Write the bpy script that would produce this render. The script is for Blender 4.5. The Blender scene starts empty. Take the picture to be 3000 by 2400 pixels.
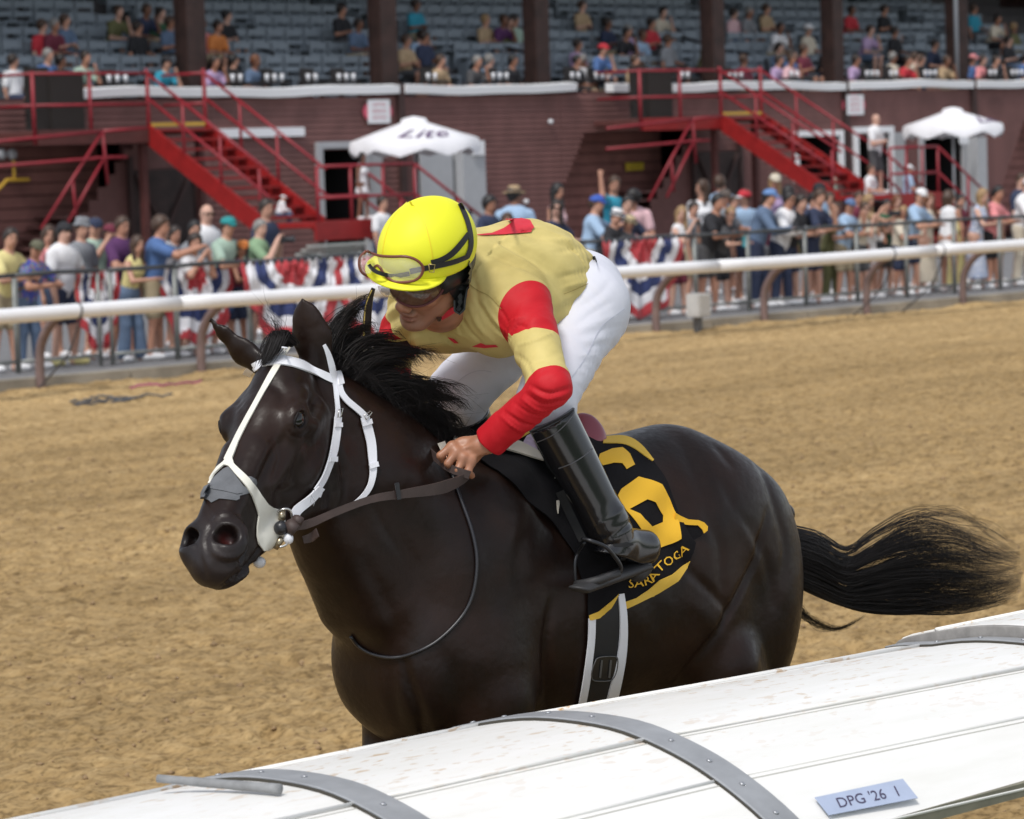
import bpy, bmesh, math, random
import numpy as np
from mathutils import Vector, Matrix

# ------------------------------------------------------------------ camera, sky, sun, exposure
SC = bpy.context.scene
COL = SC.collection
FPX = 9200.0            # focal length in pixels of the 3000 px wide photograph
CAMH = 2.4
def _n(v):
    v = np.array(v, float); return v / np.linalg.norm(v)
_Xc = _n((9500, 1040, -FPX)); _Zc = _n(np.cross(_Xc, _n((0, 722, -FPX))))
if _Zc[1] < 0: _Zc = -_Zc
_Yc = np.cross(_Zc, _Xc)
RC = np.array([_Xc, _Yc, _Zc])
CAM = np.array([0.0, 0.0, CAMH])
def ray(x, y): return _n(RC @ np.array([x - 1500.0, -(y - 1200.0), -FPX]))
def atY(x, y, Y): d = ray(x, y); return CAM + d * (Y / d[1])
def atX(x, y, X): d = ray(x, y); return CAM + d * (X / d[0])
def atZ(x, y, Z): d = ray(x, y); return CAM + d * ((Z - CAMH) / d[2])
def atD(x, y, D):
    d = ray(x, y); return CAM + d * (D / (-(RC.T @ d)[2]))
def proj(p):
    v = RC.T @ (np.array(p, float) - CAM)
    return (1500 + FPX * v[0] / -v[2], 1200 - FPX * v[1] / -v[2], -v[2])
def cv(r, u, t): return RC @ np.array([r, u, t], float)      # a direction given as right, up, toward the camera

cd = bpy.data.cameras.new("camera"); cam = bpy.data.objects.new("camera", cd); COL.objects.link(cam)
M4 = Matrix.Identity(4)
for _i in range(3):
    for _j in range(3): M4[_i][_j] = RC[_i][_j]
M4.translation = Vector(CAM)
cam.matrix_world = M4
cd.sensor_width = 36.0; cd.lens = FPX / 3000 * 36.0
cd.clip_start = 0.1; cd.clip_end = 3000
cd.dof.use_dof = True; cd.dof.focus_distance = 8.0; cd.dof.aperture_fstop = 7.5
SC.camera = cam

world = bpy.data.worlds.new("World"); SC.world = world; world.use_nodes = True
SUN_EL, SUN_AZ = math.radians(58), math.radians(200)       # azimuth counter-clockwise from +X
_wt = world.node_tree; _wt.nodes.clear()
_sky = _wt.nodes.new("ShaderNodeTexSky"); _sky.sky_type = 'NISHITA'; _sky.sun_disc = False
_sky.sun_elevation = SUN_EL; _sky.sun_rotation = math.pi / 2 - SUN_AZ
_sky.air_density = 1.0; _sky.dust_density = 1.2; _sky.ozone_density = 1.0
_hs = _wt.nodes.new("ShaderNodeHueSaturation"); _hs.inputs['Saturation'].default_value = 0.35
_bg = _wt.nodes.new("ShaderNodeBackground"); _bg.inputs['Strength'].default_value = 0.13
_wo = _wt.nodes.new("ShaderNodeOutputWorld")
_wt.links.new(_sky.outputs[0], _hs.inputs['Color']); _wt.links.new(_hs.outputs[0], _bg.inputs[0]); _wt.links.new(_bg.outputs[0], _wo.inputs[0])
sl = bpy.data.lights.new("sun", 'SUN'); sl.energy = 1.6; sl.angle = math.radians(11); sl.color = (1.0, 0.96, 0.9)
sun = bpy.data.objects.new("sun", sl); COL.objects.link(sun)
_sd = Vector((math.cos(SUN_EL) * math.cos(SUN_AZ), math.cos(SUN_EL) * math.sin(SUN_AZ), math.sin(SUN_EL)))
sun.rotation_euler = _sd.to_track_quat('Z', 'Y').to_euler()
SC.view_settings.view_transform = 'Standard'; SC.view_settings.look = 'None'
SC.view_settings.exposure = 0.52; SC.view_settings.gamma = 1.0; SC.view_settings.use_curve_mapping = False
SC.render.engine = 'CYCLES'
SC.cycles.use_denoising = True
SC.cycles.max_bounces = 6; SC.cycles.transparent_max_bounces = 16
RNG = np.random.default_rng(7)
random.seed(11)

# ------------------------------------------------------------------ object helpers
def link(o, parent=None):
    COL.objects.link(o)
    if parent is not None: o.parent = parent
    return o
def tag(o, label=None, cat=None, group=None, kind=None):
    if label: o['label'] = label
    if cat: o['category'] = cat
    if group: o['group'] = group
    if kind: o['kind'] = kind
    return o
def empty(name, loc, label=None, cat=None, group=None):
    o = bpy.data.objects.new(name, None); o.location = Vector(loc); o.empty_display_size = 0.2
    COL.objects.link(o); return tag(o, label, cat, group)
def mesh_obj(name, V, F, mats, parent=None, smooth=False, fm=None, world=True, colors=None):
    """V in world coordinates; if parented to an Empty the vertices are made relative to it."""
    V = np.asarray(V, float)
    if parent is not None and world:
        p = parent; off = np.zeros(3)
        while p is not None: off += np.array(p.location); p = p.parent
        V = V - off
    me = bpy.data.meshes.new(name)
    if isinstance(F, np.ndarray):
        n, k = F.shape
        me.vertices.add(len(V)); me.vertices.foreach_set('co', V.astype(np.float32).ravel())
        me.loops.add(n * k); me.loops.foreach_set('vertex_index', F.astype(np.int32).ravel())
        me.polygons.add(n); me.polygons.foreach_set('loop_start', np.arange(0, n * k, k, dtype=np.int32))
        me.update(calc_edges=True)
    else:
        me.from_pydata([tuple(v) for v in V], [], F); me.update()
    if not isinstance(mats, (list, tuple)): mats = [mats]
    for m in mats: me.materials.append(m)
    if fm is not None: me.polygons.foreach_set('material_index', np.asarray(fm, np.int32))
    if smooth: me.polygons.foreach_set('use_smooth', np.ones(len(me.polygons), bool))
    if colors is not None:
        ca = me.color_attributes.new('tint', 'FLOAT_COLOR', 'POINT')
        c4 = np.ones((len(V), 4), np.float32); c4[:, :3] = colors; ca.data.foreach_set('color', c4.ravel())
    me.validate(); me.update()
    return link(bpy.data.objects.new(name, me), parent)

class MB:
    """collects simple shapes into one mesh"""
    def __init__(s): s.V = []; s.F = []; s.m = []
    def add(s, V, F, mi=0):
        b = len(s.V); s.V += [tuple(map(float, v)) for v in V]; s.F += [tuple(i + b for i in f) for f in F]; s.m += [mi] * len(F); return s
    def box(s, c, size, R=None, mi=0, bev=0.0):
        hx, hy, hz = [a / 2 for a in size]
        P = np.array([(x, y, z) for x in (-hx, hx) for y in (-hy, hy) for z in (-hz, hz)], float)
        if R is not None: P = P @ np.array(R).T
        P = P + np.array(c)
        return s.add(P, [(0, 1, 3, 2), (4, 6, 7, 5), (0, 4, 5, 1), (2, 3, 7, 6), (0, 2, 6, 4), (1, 5, 7, 3)], mi)
    def beam(s, a, b, w, h, up=(0, 0, 1), mi=0):
        a = np.array(a, float); b = np.array(b, float); d = b - a; L = np.linalg.norm(d)
        if L < 1e-6: return s
        d /= L; up = np.array(up, float); sd = np.cross(d, up)
        if np.linalg.norm(sd) < 1e-4: sd = np.cross(d, (1, 0, 0))
        sd = _n(sd); u = np.cross(sd, d)
        return s.box((a + b) / 2, (L, w, h), np.array([d, sd, u]).T, mi)
    def tube(s, pts, r, n=8, mi=0, cap=True):
        V, F = tube_geo(pts, r, n, cap); return s.add(V, F, mi)
    def build(s, name, mats, parent=None, smooth=False, world=True):
        return mesh_obj(name, s.V, s.F, mats, parent, smooth, s.m if isinstance(mats, (list, tuple)) else None, world)

def tube_geo(pts, r, n=8, cap=True, sq=None):
    pts = np.array(pts, float); m = len(pts)
    r = np.broadcast_to(np.array(r, float), (m,))
    T = np.gradient(pts, axis=0); T /= np.linalg.norm(T, axis=1)[:, None] + 1e-12
    ref = np.array([0, 0, 1.0]) if abs(T[0][2]) < 0.9 else np.array([1.0, 0, 0])
    V = []; u = np.cross(T[0], ref); u /= np.linalg.norm(u)
    for i in range(m):
        u = u - T[i] * np.dot(u, T[i]); u /= np.linalg.norm(u) + 1e-12; w = np.cross(T[i], u)
        for k in range(n):
            a = 2 * math.pi * k / n; V.append(pts[i] + r[i] * (math.cos(a) * u + math.sin(a) * w))
    F = [(i * n + k, i * n + (k + 1) % n, (i + 1) * n + (k + 1) % n, (i + 1) * n + k) for i in range(m - 1) for k in range(n)]
    if cap: F += [tuple(range(n - 1, -1, -1)), tuple((m - 1) * n + k for k in range(n))]
    return V, F
def spline(pts, n=8):
    """Catmull-Rom through the points"""
    P = np.array(pts, float); P = np.vstack([2 * P[0] - P[1], P, 2 * P[-1] - P[-2]]); out = []
    for i in range(1, len(P) - 2):
        for t in np.linspace(0, 1, n, endpoint=False):
            a, b, c, d = P[i - 1:i + 3]
            out.append(.5 * ((2 * b) + (-a + c) * t + (2 * a - 5 * b + 4 * c - d) * t * t + (-a + 3 * b - 3 * c + d) * t ** 3))
    out.append(P[-2]); return np.array(out)
def resample(pts, n):
    P = np.array(pts, float); L = np.r_[0, np.cumsum(np.linalg.norm(np.diff(P, axis=0), axis=1))]
    t = np.linspace(0, L[-1], n); return np.stack([np.interp(t, L, P[:, k]) for k in range(P.shape[1])], 1)
def copy_tree(o, parent=None, owner=None):
    c = o.copy(); COL.objects.link(c)
    if parent is not None: c.parent = parent
    for ch in list(o.children): copy_tree(ch, c)
    return c

# ------------------------------------------------------------------ materials
_mats = {}
def _ramp(nt, fac, stops, lin=True):
    r = nt.nodes.new('ShaderNodeValToRGB'); r.color_ramp.interpolation = 'LINEAR' if lin else 'CONSTANT'
    e = r.color_ramp.elements
    while len(e) < len(stops): e.new(0.5)
    for i, (p, c) in enumerate(stops): e[i].position = p; e[i].color = (*c, 1) if len(c) == 3 else c
    nt.links.new(fac, r.inputs[0]); return r.outputs[0]
def noise(nt, scale, detail=4, rough=.55, coord='Object', vec=None, stretch=None):
    t = nt.nodes.new('ShaderNodeTexNoise'); t.inputs['Scale'].default_value = scale; t.inputs['Detail'].default_value = detail; t.inputs['Roughness'].default_value = rough
    if vec is None:
        tc = nt.nodes.new('ShaderNodeTexCoord'); vec = tc.outputs[coord]
    if stretch:
        mp = nt.nodes.new('ShaderNodeMapping'); mp.inputs['Scale'].default_value = stretch; nt.links.new(vec, mp.inputs[0]); vec = mp.outputs[0]
    nt.links.new(vec, t.inputs['Vector']); return t.outputs['Fac']
def mixc(nt, fac, a, b, mode='MIX'):
    m = nt.nodes.new('ShaderNodeMix'); m.data_type = 'RGBA'; m.blend_type = mode
    for k, v in ((6, a), (7, b)):
        if isinstance(v, (tuple, list)): m.inputs[k].default_value = (*v, 1) if len(v) == 3 else v
        else: nt.links.new(v, m.inputs[k])
    if isinstance(fac, (int, float)): m.inputs[0].default_value = fac
    else: nt.links.new(fac, m.inputs[0])
    return m.outputs[2]
def bump(nt, h, strength=.3, dist=.01):
    b = nt.nodes.new('ShaderNodeBump'); b.inputs['Strength'].default_value = strength; b.inputs['Distance'].default_value = dist
    nt.links.new(h, b.inputs['Height']); return b.outputs[0]
def mat(name, color, rough=.6, metal=0., var=.0, scale=20., bumps=None, spec=.5, sheen=0., coat=0., tint=False, alpha=1., trans=0., emit=None, emits=1.):
    """principled material; var = noise variation of the colour; bumps = (noise scale, strength, distance)"""
    if name in _mats: return _mats[name]
    m = bpy.data.materials.new(name); m.use_nodes = True; nt = m.node_tree; b = nt.nodes['Principled BSDF']
    b.inputs['Base Color'].default_value = (*color, 1); b.inputs['Roughness'].default_value = rough; b.inputs['Metallic'].default_value = metal
    b.inputs['Specular IOR Level'].default_value = spec; b.inputs['Sheen Weight'].default_value = sheen; b.inputs['Coat Weight'].default_value = coat
    b.inputs['Transmission Weight'].default_value = trans; b.inputs['Alpha'].default_value = alpha
    if coat: b.inputs['Coat Roughness'].default_value = .1
    src = None
    if tint:
        a = nt.nodes.new('ShaderNodeVertexColor'); a.layer_name = 'tint'; src = a.outputs[0]
    if var > 0:
        f = noise(nt, scale, 5)
        lo = tuple(max(0, c * (1 - var)) for c in color); hi = tuple(min(1, c * (1 + var)) for c in color)
        r = _ramp(nt, f, [(.3, lo), (.7, hi)])
        if src is None: src = r
        else: src = mixc(nt, 1.0, src, _ramp(nt, f, [(.3, (1 - var,) * 3), (.7, (1 + var,) * 3)]), 'MULTIPLY')
    if src is not None: nt.links.new(src, b.inputs['Base Color'])
    if bumps:
        nt.links.new(bump(nt, noise(nt, bumps[0], 5), bumps[1], bumps[2]), b.inputs['Normal'])
    if emit: b.inputs['Emission Color'].default_value = (*emit, 1); b.inputs['Emission Strength'].default_value = emits
    _mats[name] = m; m['nt'] = 1
    return m

# ------------------------------------------------------------------ implicit surfaces (rounded limbs blended smoothly, then meshed)
class Cone:
    """tapered capsule; squash = (axis, factor): flattened along that axis"""
    def __init__(s, a, b, ra, rb=None, k=.03, op=0, squash=None, tag=0):
        s.a = np.array(a, float); s.b = np.array(b, float); s.ra = ra; s.rb = ra if rb is None else rb; s.k = k; s.op = op; s.tag = tag
        s.sq = None
        if squash is not None:
            ax, f = squash; s.sq = (_n(ax), f)
        fm = 1 if s.sq is None else max(1, s.sq[1])
        s.c = (s.a + s.b) / 2; s.R = np.linalg.norm(s.a - s.b) / 2 + max(s.ra, s.rb) * fm
    def d(s, P):
        A, B = s.a, s.b
        if s.sq is not None:
            ax, f = s.sq; g = 1 / f - 1
            P = P + np.outer((P - s.c) @ ax, ax) * g
            A = A + ax * ((A - s.c) @ ax) * g; B = B + ax * ((B - s.c) @ ax) * g
        ab = B - A; L2 = ab @ ab
        pa = P - A
        if L2 < 1e-12: dd = np.sqrt((pa * pa).sum(1)) - s.ra
        else:
            t = np.clip(pa @ ab / L2, 0, 1); q = pa - t[:, None] * ab
            dd = np.sqrt((q * q).sum(1)) - (s.ra + (s.rb - s.ra) * t)
        if s.sq is not None and s.sq[1] < 1: dd = dd * max(s.sq[1], .5)
        return dd
class Ell:
    """ellipsoid with a frame (rows of R are its axes)"""
    def __init__(s, c, r, R=None, k=.03, op=0, tag=0):
        s.c = np.array(c, float); s.r = np.array(r, float); s.M = np.eye(3) if R is None else np.array(R, float); s.k = k; s.op = op; s.R = max(r); s.tag = tag
    def d(s, P):
        q = (P - s.c) @ s.M.T; k0 = np.sqrt(((q / s.r) ** 2).sum(1)); k1 = np.sqrt(((q / s.r ** 2) ** 2).sum(1)) + 1e-9
        return k0 * (k0 - 1) / k1
class Half:
    """half space: keeps the side the normal points away from (op 2 cuts everything beyond)"""
    def __init__(s, p, n, k=.005): s.p = np.array(p, float); s.nn = _n(n); s.k = k; s.op = 2; s.R = 1e9; s.c = s.p; s.tag = 0
    def d(s, P): return (P - s.p) @ s.nn
def smin(a, b, k):
    h = np.maximum(k - np.abs(a - b), 0) / k; return np.minimum(a, b) - h * h * k * .25
class Shape:
    def __init__(s, prims, disp=None): s.p = prims; s.disp = disp; s.off = 0.
    def val(s, P, near=None):
        d = np.full(len(P), 9.0)
        for q in (s.p if near is None else near):
            e = q.d(P)
            if q.op == 0: d = smin(d, e, q.k)
            elif q.op == 1: d = -smin(-d, e, q.k)       # carve
            else: d = -smin(-d, -e, q.k)               # keep inside the half space
        if s.disp is not None: d = d - s.disp(P)
        return d - s.off
    def bounds(s):
        lo = np.min([q.c - q.R for q in s.p if q.op == 0], 0); hi = np.max([q.c + q.R for q in s.p if q.op == 0], 0); return lo - s.off, hi + s.off
    def grad(s, P, e=.0015):
        g = np.stack([s.val(P + e * v) - s.val(P - e * v) for v in np.eye(3)], 1)
        return g / (2 * e)
    def normal(s, P, e=.0015):
        g = s.grad(P, e); return g / (np.linalg.norm(g, axis=1)[:, None] + 1e-9)
    def project(s, P, it=3):
        for _ in range(it):
            d = s.val(P); g = s.grad(P); gg = (g * g).sum(1) + 1e-6
            P = P - g * (np.clip(d, -.01, .01) / np.maximum(gg, .1))[:, None]
        return P
    def march(s, x, y, t0=4., t1=12., off=0.):
        d = ray(x, y); t = t0
        for _ in range(160):
            v = s.val((CAM + d * t)[None])[0] - off
            if v < .0004: return CAM + d * t
            t += max(v * .8, .0005)
            if t > t1: return None
        return CAM + d * t
    def snap(s, P, off=0., it=4):
        P = np.array(P, float); P = P if P.ndim == 2 else P[None]
        for _ in range(it):
            d = s.val(P) - off; g = s.grad(P); P = P - g * (np.clip(d, -.05, .05) / np.maximum((g * g).sum(1), .2))[:, None]
        return P
def nets(sh, h, clip=None, proj_it=2, margin=1.6):
    """naive surface nets over the blocks that hold the surface"""
    lo, hi = sh.bounds()
    if clip is not None: lo = np.maximum(lo, clip[0]); hi = np.minimum(hi, clip[1])
    lo = lo - 2.5 * h; B = 8; nb = np.ceil((hi - lo + 2.5 * h) / (h * B)).astype(int)
    D = np.full(nb * B, 1.0, np.float32)
    g = np.stack(np.meshgrid(*[np.arange(k) for k in nb], indexing='ij'), -1).reshape(-1, 3)
    cen = lo + (g + .5) * B * h - .5 * h
    lim = B * h * .87 * margin
    dc = np.concatenate([sh.val(c) for c in np.array_split(cen, max(1, len(cen) // 40000))])
    act = g[np.abs(dc) < lim]
    D.reshape(nb[0], B, nb[1], B, nb[2], B)[...] = np.where(dc.reshape(nb) < 0, -1., 1.)[:, None, :, None, :, None]
    loc = np.stack(np.meshgrid(*[np.arange(B)] * 3, indexing='ij'), -1).reshape(-1, 3)
    # neighbouring blocks are evaluated in groups so that far primitives can be skipped
    grp = {}
    for i, a in enumerate(act): grp.setdefault(tuple(a // 2), []).append(i)
    for key, ids in grp.items():
        aa = act[ids]; P = (aa[:, None, :] * B + loc[None]).reshape(-1, 3); W = lo + P * h
        c = (W.min(0) + W.max(0)) / 2; rr = np.linalg.norm(W.max(0) - c)
        near = [q for q in sh.p if np.linalg.norm(q.c - c) < q.R + rr + (.12 if q.op == 0 else .02)]
        if not any(q.op == 0 for q in near): continue
        D[P[:, 0], P[:, 1], P[:, 2]] = sh.val(W, near)
    s = D < 0
    c8 = [D[i:D.shape[0] - 1 + i, j:D.shape[1] - 1 + j, k:D.shape[2] - 1 + k] for i in (0, 1) for j in (0, 1) for k in (0, 1)]
    cnt = sum((c < 0).astype(np.int8) for c in c8)
    cell = np.argwhere((cnt > 0) & (cnt < 8))
    idx = np.full(np.array(D.shape) - 1, -1, np.int32); idx[cell[:, 0], cell[:, 1], cell[:, 2]] = np.arange(len(cell))
    vals = np.stack([c[cell[:, 0], cell[:, 1], cell[:, 2]] for c in c8], 1)
    corners = np.array([(i, j, k) for i in (0, 1) for j in (0, 1) for k in (0, 1)], float)
    acc = np.zeros((len(cell), 3)); n = np.zeros(len(cell))
    for a in range(8):
        for b in range(a + 1, 8):
            if np.abs(corners[a] - corners[b]).sum() != 1: continue
            va, vb = vals[:, a], vals[:, b]; m = (va < 0) != (vb < 0); t = np.where(m, va / np.where(m, va - vb, 1), 0)
            acc += np.where(m[:, None], corners[a] + t[:, None] * (corners[b] - corners[a]), 0); n += m
    V = lo + (cell + acc / np.maximum(n, 1)[:, None]) * h
    F = []
    for ax in range(3):
        o = [0, 0, 0]; o[ax] = 1
        A = s[:s.shape[0] - o[0], :s.shape[1] - o[1], :s.shape[2] - o[2]]; Bq = s[o[0]:, o[1]:, o[2]:]
        e = np.argwhere(A != Bq); u, v = [(1, 2), (2, 0), (0, 1)][ax]
        e = e[(e[:, u] > 0) & (e[:, v] > 0) & (e[:, 0] < idx.shape[0]) & (e[:, 1] < idx.shape[1]) & (e[:, 2] < idx.shape[2])]
        def at(du, dv):
            q = e.copy(); q[:, u] -= du; q[:, v] -= dv; return idx[q[:, 0], q[:, 1], q[:, 2]]
        q4 = np.stack([at(0, 0), at(1, 0), at(1, 1), at(0, 1)], 1)
        fl = ~A[e[:, 0], e[:, 1], e[:, 2]]
        q4[fl] = q4[fl][:, ::-1]; F.append(q4)
    F = np.concatenate(F); F = F[(F >= 0).all(1)][:, ::-1]
    if proj_it:
        V = np.concatenate([sh.project(v, proj_it) for v in np.array_split(V, max(1, len(V) // 30000))])
    return V, F
# ------------------------------------------------------------------ text helper
def text_geo(s, shear=0., res=3):
    c = bpy.data.curves.new('lettering', 'FONT'); c.body = s; c.size = 1.0; c.shear = shear; c.resolution_u = res; c.fill_mode = 'FRONT'
    o = bpy.data.objects.new('lettering', c); COL.objects.link(o)
    me = bpy.data.meshes.new_from_object(o.evaluated_get(bpy.context.evaluated_depsgraph_get()))
    V = np.array([v.co[:] for v in me.vertices]).reshape(-1, 3); F = [tuple(p.vertices) for p in me.polygons]
    bpy.data.objects.remove(o); bpy.data.curves.remove(c); bpy.data.meshes.remove(me); return V, F
def text_on(name, s, o, ux, uy, width, height, m, parent=None, shear=0.):
    """lettering laid on a plane: origin corner o, unit vectors ux, uy, stretched to width x height"""
    V, F = text_geo(s, shear); lo = V.min(0); hi = V.max(0); q = (V - lo) / np.maximum(hi - lo, 1e-6)
    W = np.array(o) + q[:, :1] * width * np.array(ux) + q[:, 1:2] * height * np.array(uy)
    return mesh_obj(name, W, F, m, parent)

# ------------------------------------------------------------------ ground
def vnoise(x, y, s, seed):
    """smooth value noise in numpy"""
    x = x / s; y = y / s; xi = np.floor(x).astype(int); yi = np.floor(y).astype(int); fx = x - xi; fy = y - yi
    fx = fx * fx * (3 - 2 * fx); fy = fy * fy * (3 - 2 * fy)
    T = np.random.default_rng(seed).random((256, 256))
    g = lambda a, b: T[(xi + a) & 255, (yi + b) & 255]
    return (g(0, 0) * (1 - fx) + g(1, 0) * fx) * (1 - fy) + (g(0, 1) * (1 - fx) + g(1, 1) * fx) * fy
def dirt_h(X, Y):
    h = .024 * (vnoise(X * .8, Y, .070, 1) - .5) + .024 * (vnoise(X + 3, Y, .038, 2) - .5) + .020 * (vnoise(X, Y, .22, 3) - .5) + .03 * (vnoise(X, Y, .9, 4) - .5)
    pit = vnoise(X, Y + 9, .11, 5); h -= .020 * np.clip((pit - .68) / .2, 0, 1)
    h += .006 * np.sin(Y * 9 + 2 * vnoise(X, Y, 2.5, 6))
    h += .07 * np.clip((Y - 27.6) / 1.2, 0, 1) ** 1.5 * (.6 + .8 * vnoise(X, Y, .8, 7))       # loose sand thrown up against the far kerb
    return h
def dirt_material():
    m = mat('track_dirt', (.37, .26, .15), rough=.95, spec=.15); nt = m.node_tree; b = nt.nodes['Principled BSDF']
    tc = nt.nodes.new('ShaderNodeTexCoord').outputs['Object']
    a = noise(nt, 9, 6, .65, vec=tc, stretch=(.75, 1.2, 1)); c = noise(nt, 38, 4, .6, vec=tc, stretch=(.7, 1.2, 1)); l = noise(nt, .55, 4, .5, vec=tc, stretch=(.35, 1.6, 1)); st = noise(nt, 2.2, 3, .5, vec=tc, stretch=(.12, 1.8, 1))
    col = _ramp(nt, a, [(.35, (.190, .125, .056)), (.47, (.310, .211, .096)), (.68, (.385, .274, .136))])
    col = mixc(nt, .75, col, _ramp(nt, c, [(.36, (.42, .40, .36)), (.48, (.95, .95, .95)), (.72, (1.22, 1.2, 1.18))]), 'MULTIPLY')
    col = mixc(nt, 1., col, _ramp(nt, l, [(.32, (.86, .85, .83)), (.66, (1.16, 1.15, 1.13))]), 'MULTIPLY')
    col = mixc(nt, .6, col, _ramp(nt, st, [(.35, (.86, .85, .83)), (.66, (1.14, 1.14, 1.14))]), 'MULTIPLY')
    sep = nt.nodes.new('ShaderNodeSeparateXYZ'); nt.links.new(tc, sep.inputs[0])      # paler dry sand towards the far kerb
    mr = nt.nodes.new('ShaderNodeMapRange'); mr.inputs[1].default_value = 22; mr.inputs[2].default_value = 28.5; nt.links.new(sep.outputs[1], mr.inputs[0])
    col = mixc(nt, mr.outputs[0], col, mixc(nt, 1., col, (1.35, 1.38, 1.45), 'MULTIPLY'))
    nt.links.new(col, b.inputs['Base Color']); nt.links.new(bump(nt, c, .5, .012), b.inputs['Normal'])
    return m
def build_ground():
    MD = dirt_material()
    def geom(a, b, s0, s1):
        L = [a]
        while L[-1] < b: t = (L[-1] - a) / (b - a); L.append(L[-1] + s0 + (s1 - s0) * t)
        return np.array(L)
    gx = geom(3, 44, .022, .075); gy = geom(5.6, 29.0, .022, .06)
    X, Y = np.meshgrid(gx, gy, indexing='ij'); Z = dirt_h(X, Y)
    rg = np.random.default_rng(12)
    for k in range(420):      # hoof prints
        hx = rg.uniform(4, 34); hy = rg.choice([7.2, 8.6, 10.5, 13., 16., 19.]) + rg.normal(0, .7); i0, i1 = np.searchsorted(gx, [hx - .2, hx + .2]); j0, j1 = np.searchsorted(gy, [hy - .2, hy + .2])
        if i1 - i0 < 2 or j1 - j0 < 2: continue
        xx, yy = X[i0:i1, j0:j1] - hx, Y[i0:i1, j0:j1] - hy; r = np.sqrt((xx / 1.15) ** 2 + yy ** 2); Z[i0:i1, j0:j1] += -.030 * np.exp(-(r / .055) ** 4) + .012 * np.exp(-((r - .085) / .025) ** 2)
    V = np.stack([X, Y, Z], -1).reshape(-1, 3); nx, ny = X.shape; i = np.arange(nx * ny).reshape(nx, ny)
    F = np.stack([i[:-1, :-1], i[1:, :-1], i[1:, 1:], i[:-1, 1:]], -1).reshape(-1, 4)
    tag(mesh_obj('dirt_track', V, F, MD, smooth=True), kind='structure')
    mb = MB(); 
    for x0, x1, y0, y1 in ((-200, 3, 3.6, 29), (44, 320, 3.6, 29), (3, 44, 3.6, 5.6)): mb.box(((x0 + x1) / 2, (y0 + y1) / 2, -.10), (x1 - x0, y1 - y0, .2))
    tag(mb.build('dirt_track_edge', MD), kind='structure')
    grass = mat('infield_grass', (.05, .085, .025), rough=.9, var=.4, scale=8, bumps=(60, .5, .02))
    tag(MB().box((60, -98, -.09), (520, 203.2, .2)).build('infield_turf', grass), kind='structure')
    asph = mat('apron_asphalt', (.17, .17, .175), rough=.9, var=.18, scale=6, bumps=(90, .3, .004))
    tag(MB().box((60, 94.2, .05), (520, 130, .22)).build('apron_pavement', asph), kind='structure')
    tag(MB().box((60, 500, -.3), (2400, 1600, .2)).build('ground', grass), kind='structure')
    conc = mat('kerb_concrete', (.30, .27, .22), rough=.9, var=.3, scale=2.2, bumps=(25, .4, .01))
    k = empty('track_kerb', (30, 29.1, 0)); tag(k, kind='structure')
    x = 14.0; n = 0
    while x < 46:
        MB().box((x + .99, 29.1, .065 + .004 * math.sin(n * 3.1)), (1.97, .2, .22)).build('kerb_block', conc, k); x += 2.0; n += 1
    # clods thrown about on the surface
    rg = np.random.default_rng(5); n = 9000
    cx = rg.uniform(4, 22, n); cy = 5.8 + 16 * rg.random(n) ** 1.4; s = rg.uniform(.005, .017, n) * (rg.random(n) ** 2 + .5)
    base = np.array([(1, 0, 0), (0, 1, 0), (-1, 0, 0), (0, -1, 0), (.2, .1, .75), (.1, -.1, -.7)]); fs = np.array([(0, 1, 4), (1, 2, 4), (2, 3, 4), (3, 0, 4), (1, 0, 5), (2, 1, 5), (3, 2, 5), (0, 3, 5)])
    P = base[None] * (1 + rg.normal(0, .25, (n, 6, 1))); an = rg.random(n) * 6.28; c, q = np.cos(an), np.sin(an)
    P = np.stack([P[..., 0] * c[:, None] - P[..., 1] * q[:, None], P[..., 0] * q[:, None] + P[..., 1] * c[:, None], P[..., 2]], -1) * s[:, None, None]
    P += np.stack([cx, cy, dirt_h(cx, cy) + s * .2], -1)[:, None]
    F = (np.arange(n)[:, None, None] * 6 + fs[None]).reshape(-1, 3)
    tag(mesh_obj('dirt_clods', P.reshape(-1, 3), F, mat('clod', (.27, .18, .095), rough=.95, var=.25, scale=30), smooth=True), 'small damp clods of sand scattered over the racing surface', 'dirt', kind='stuff')

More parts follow.
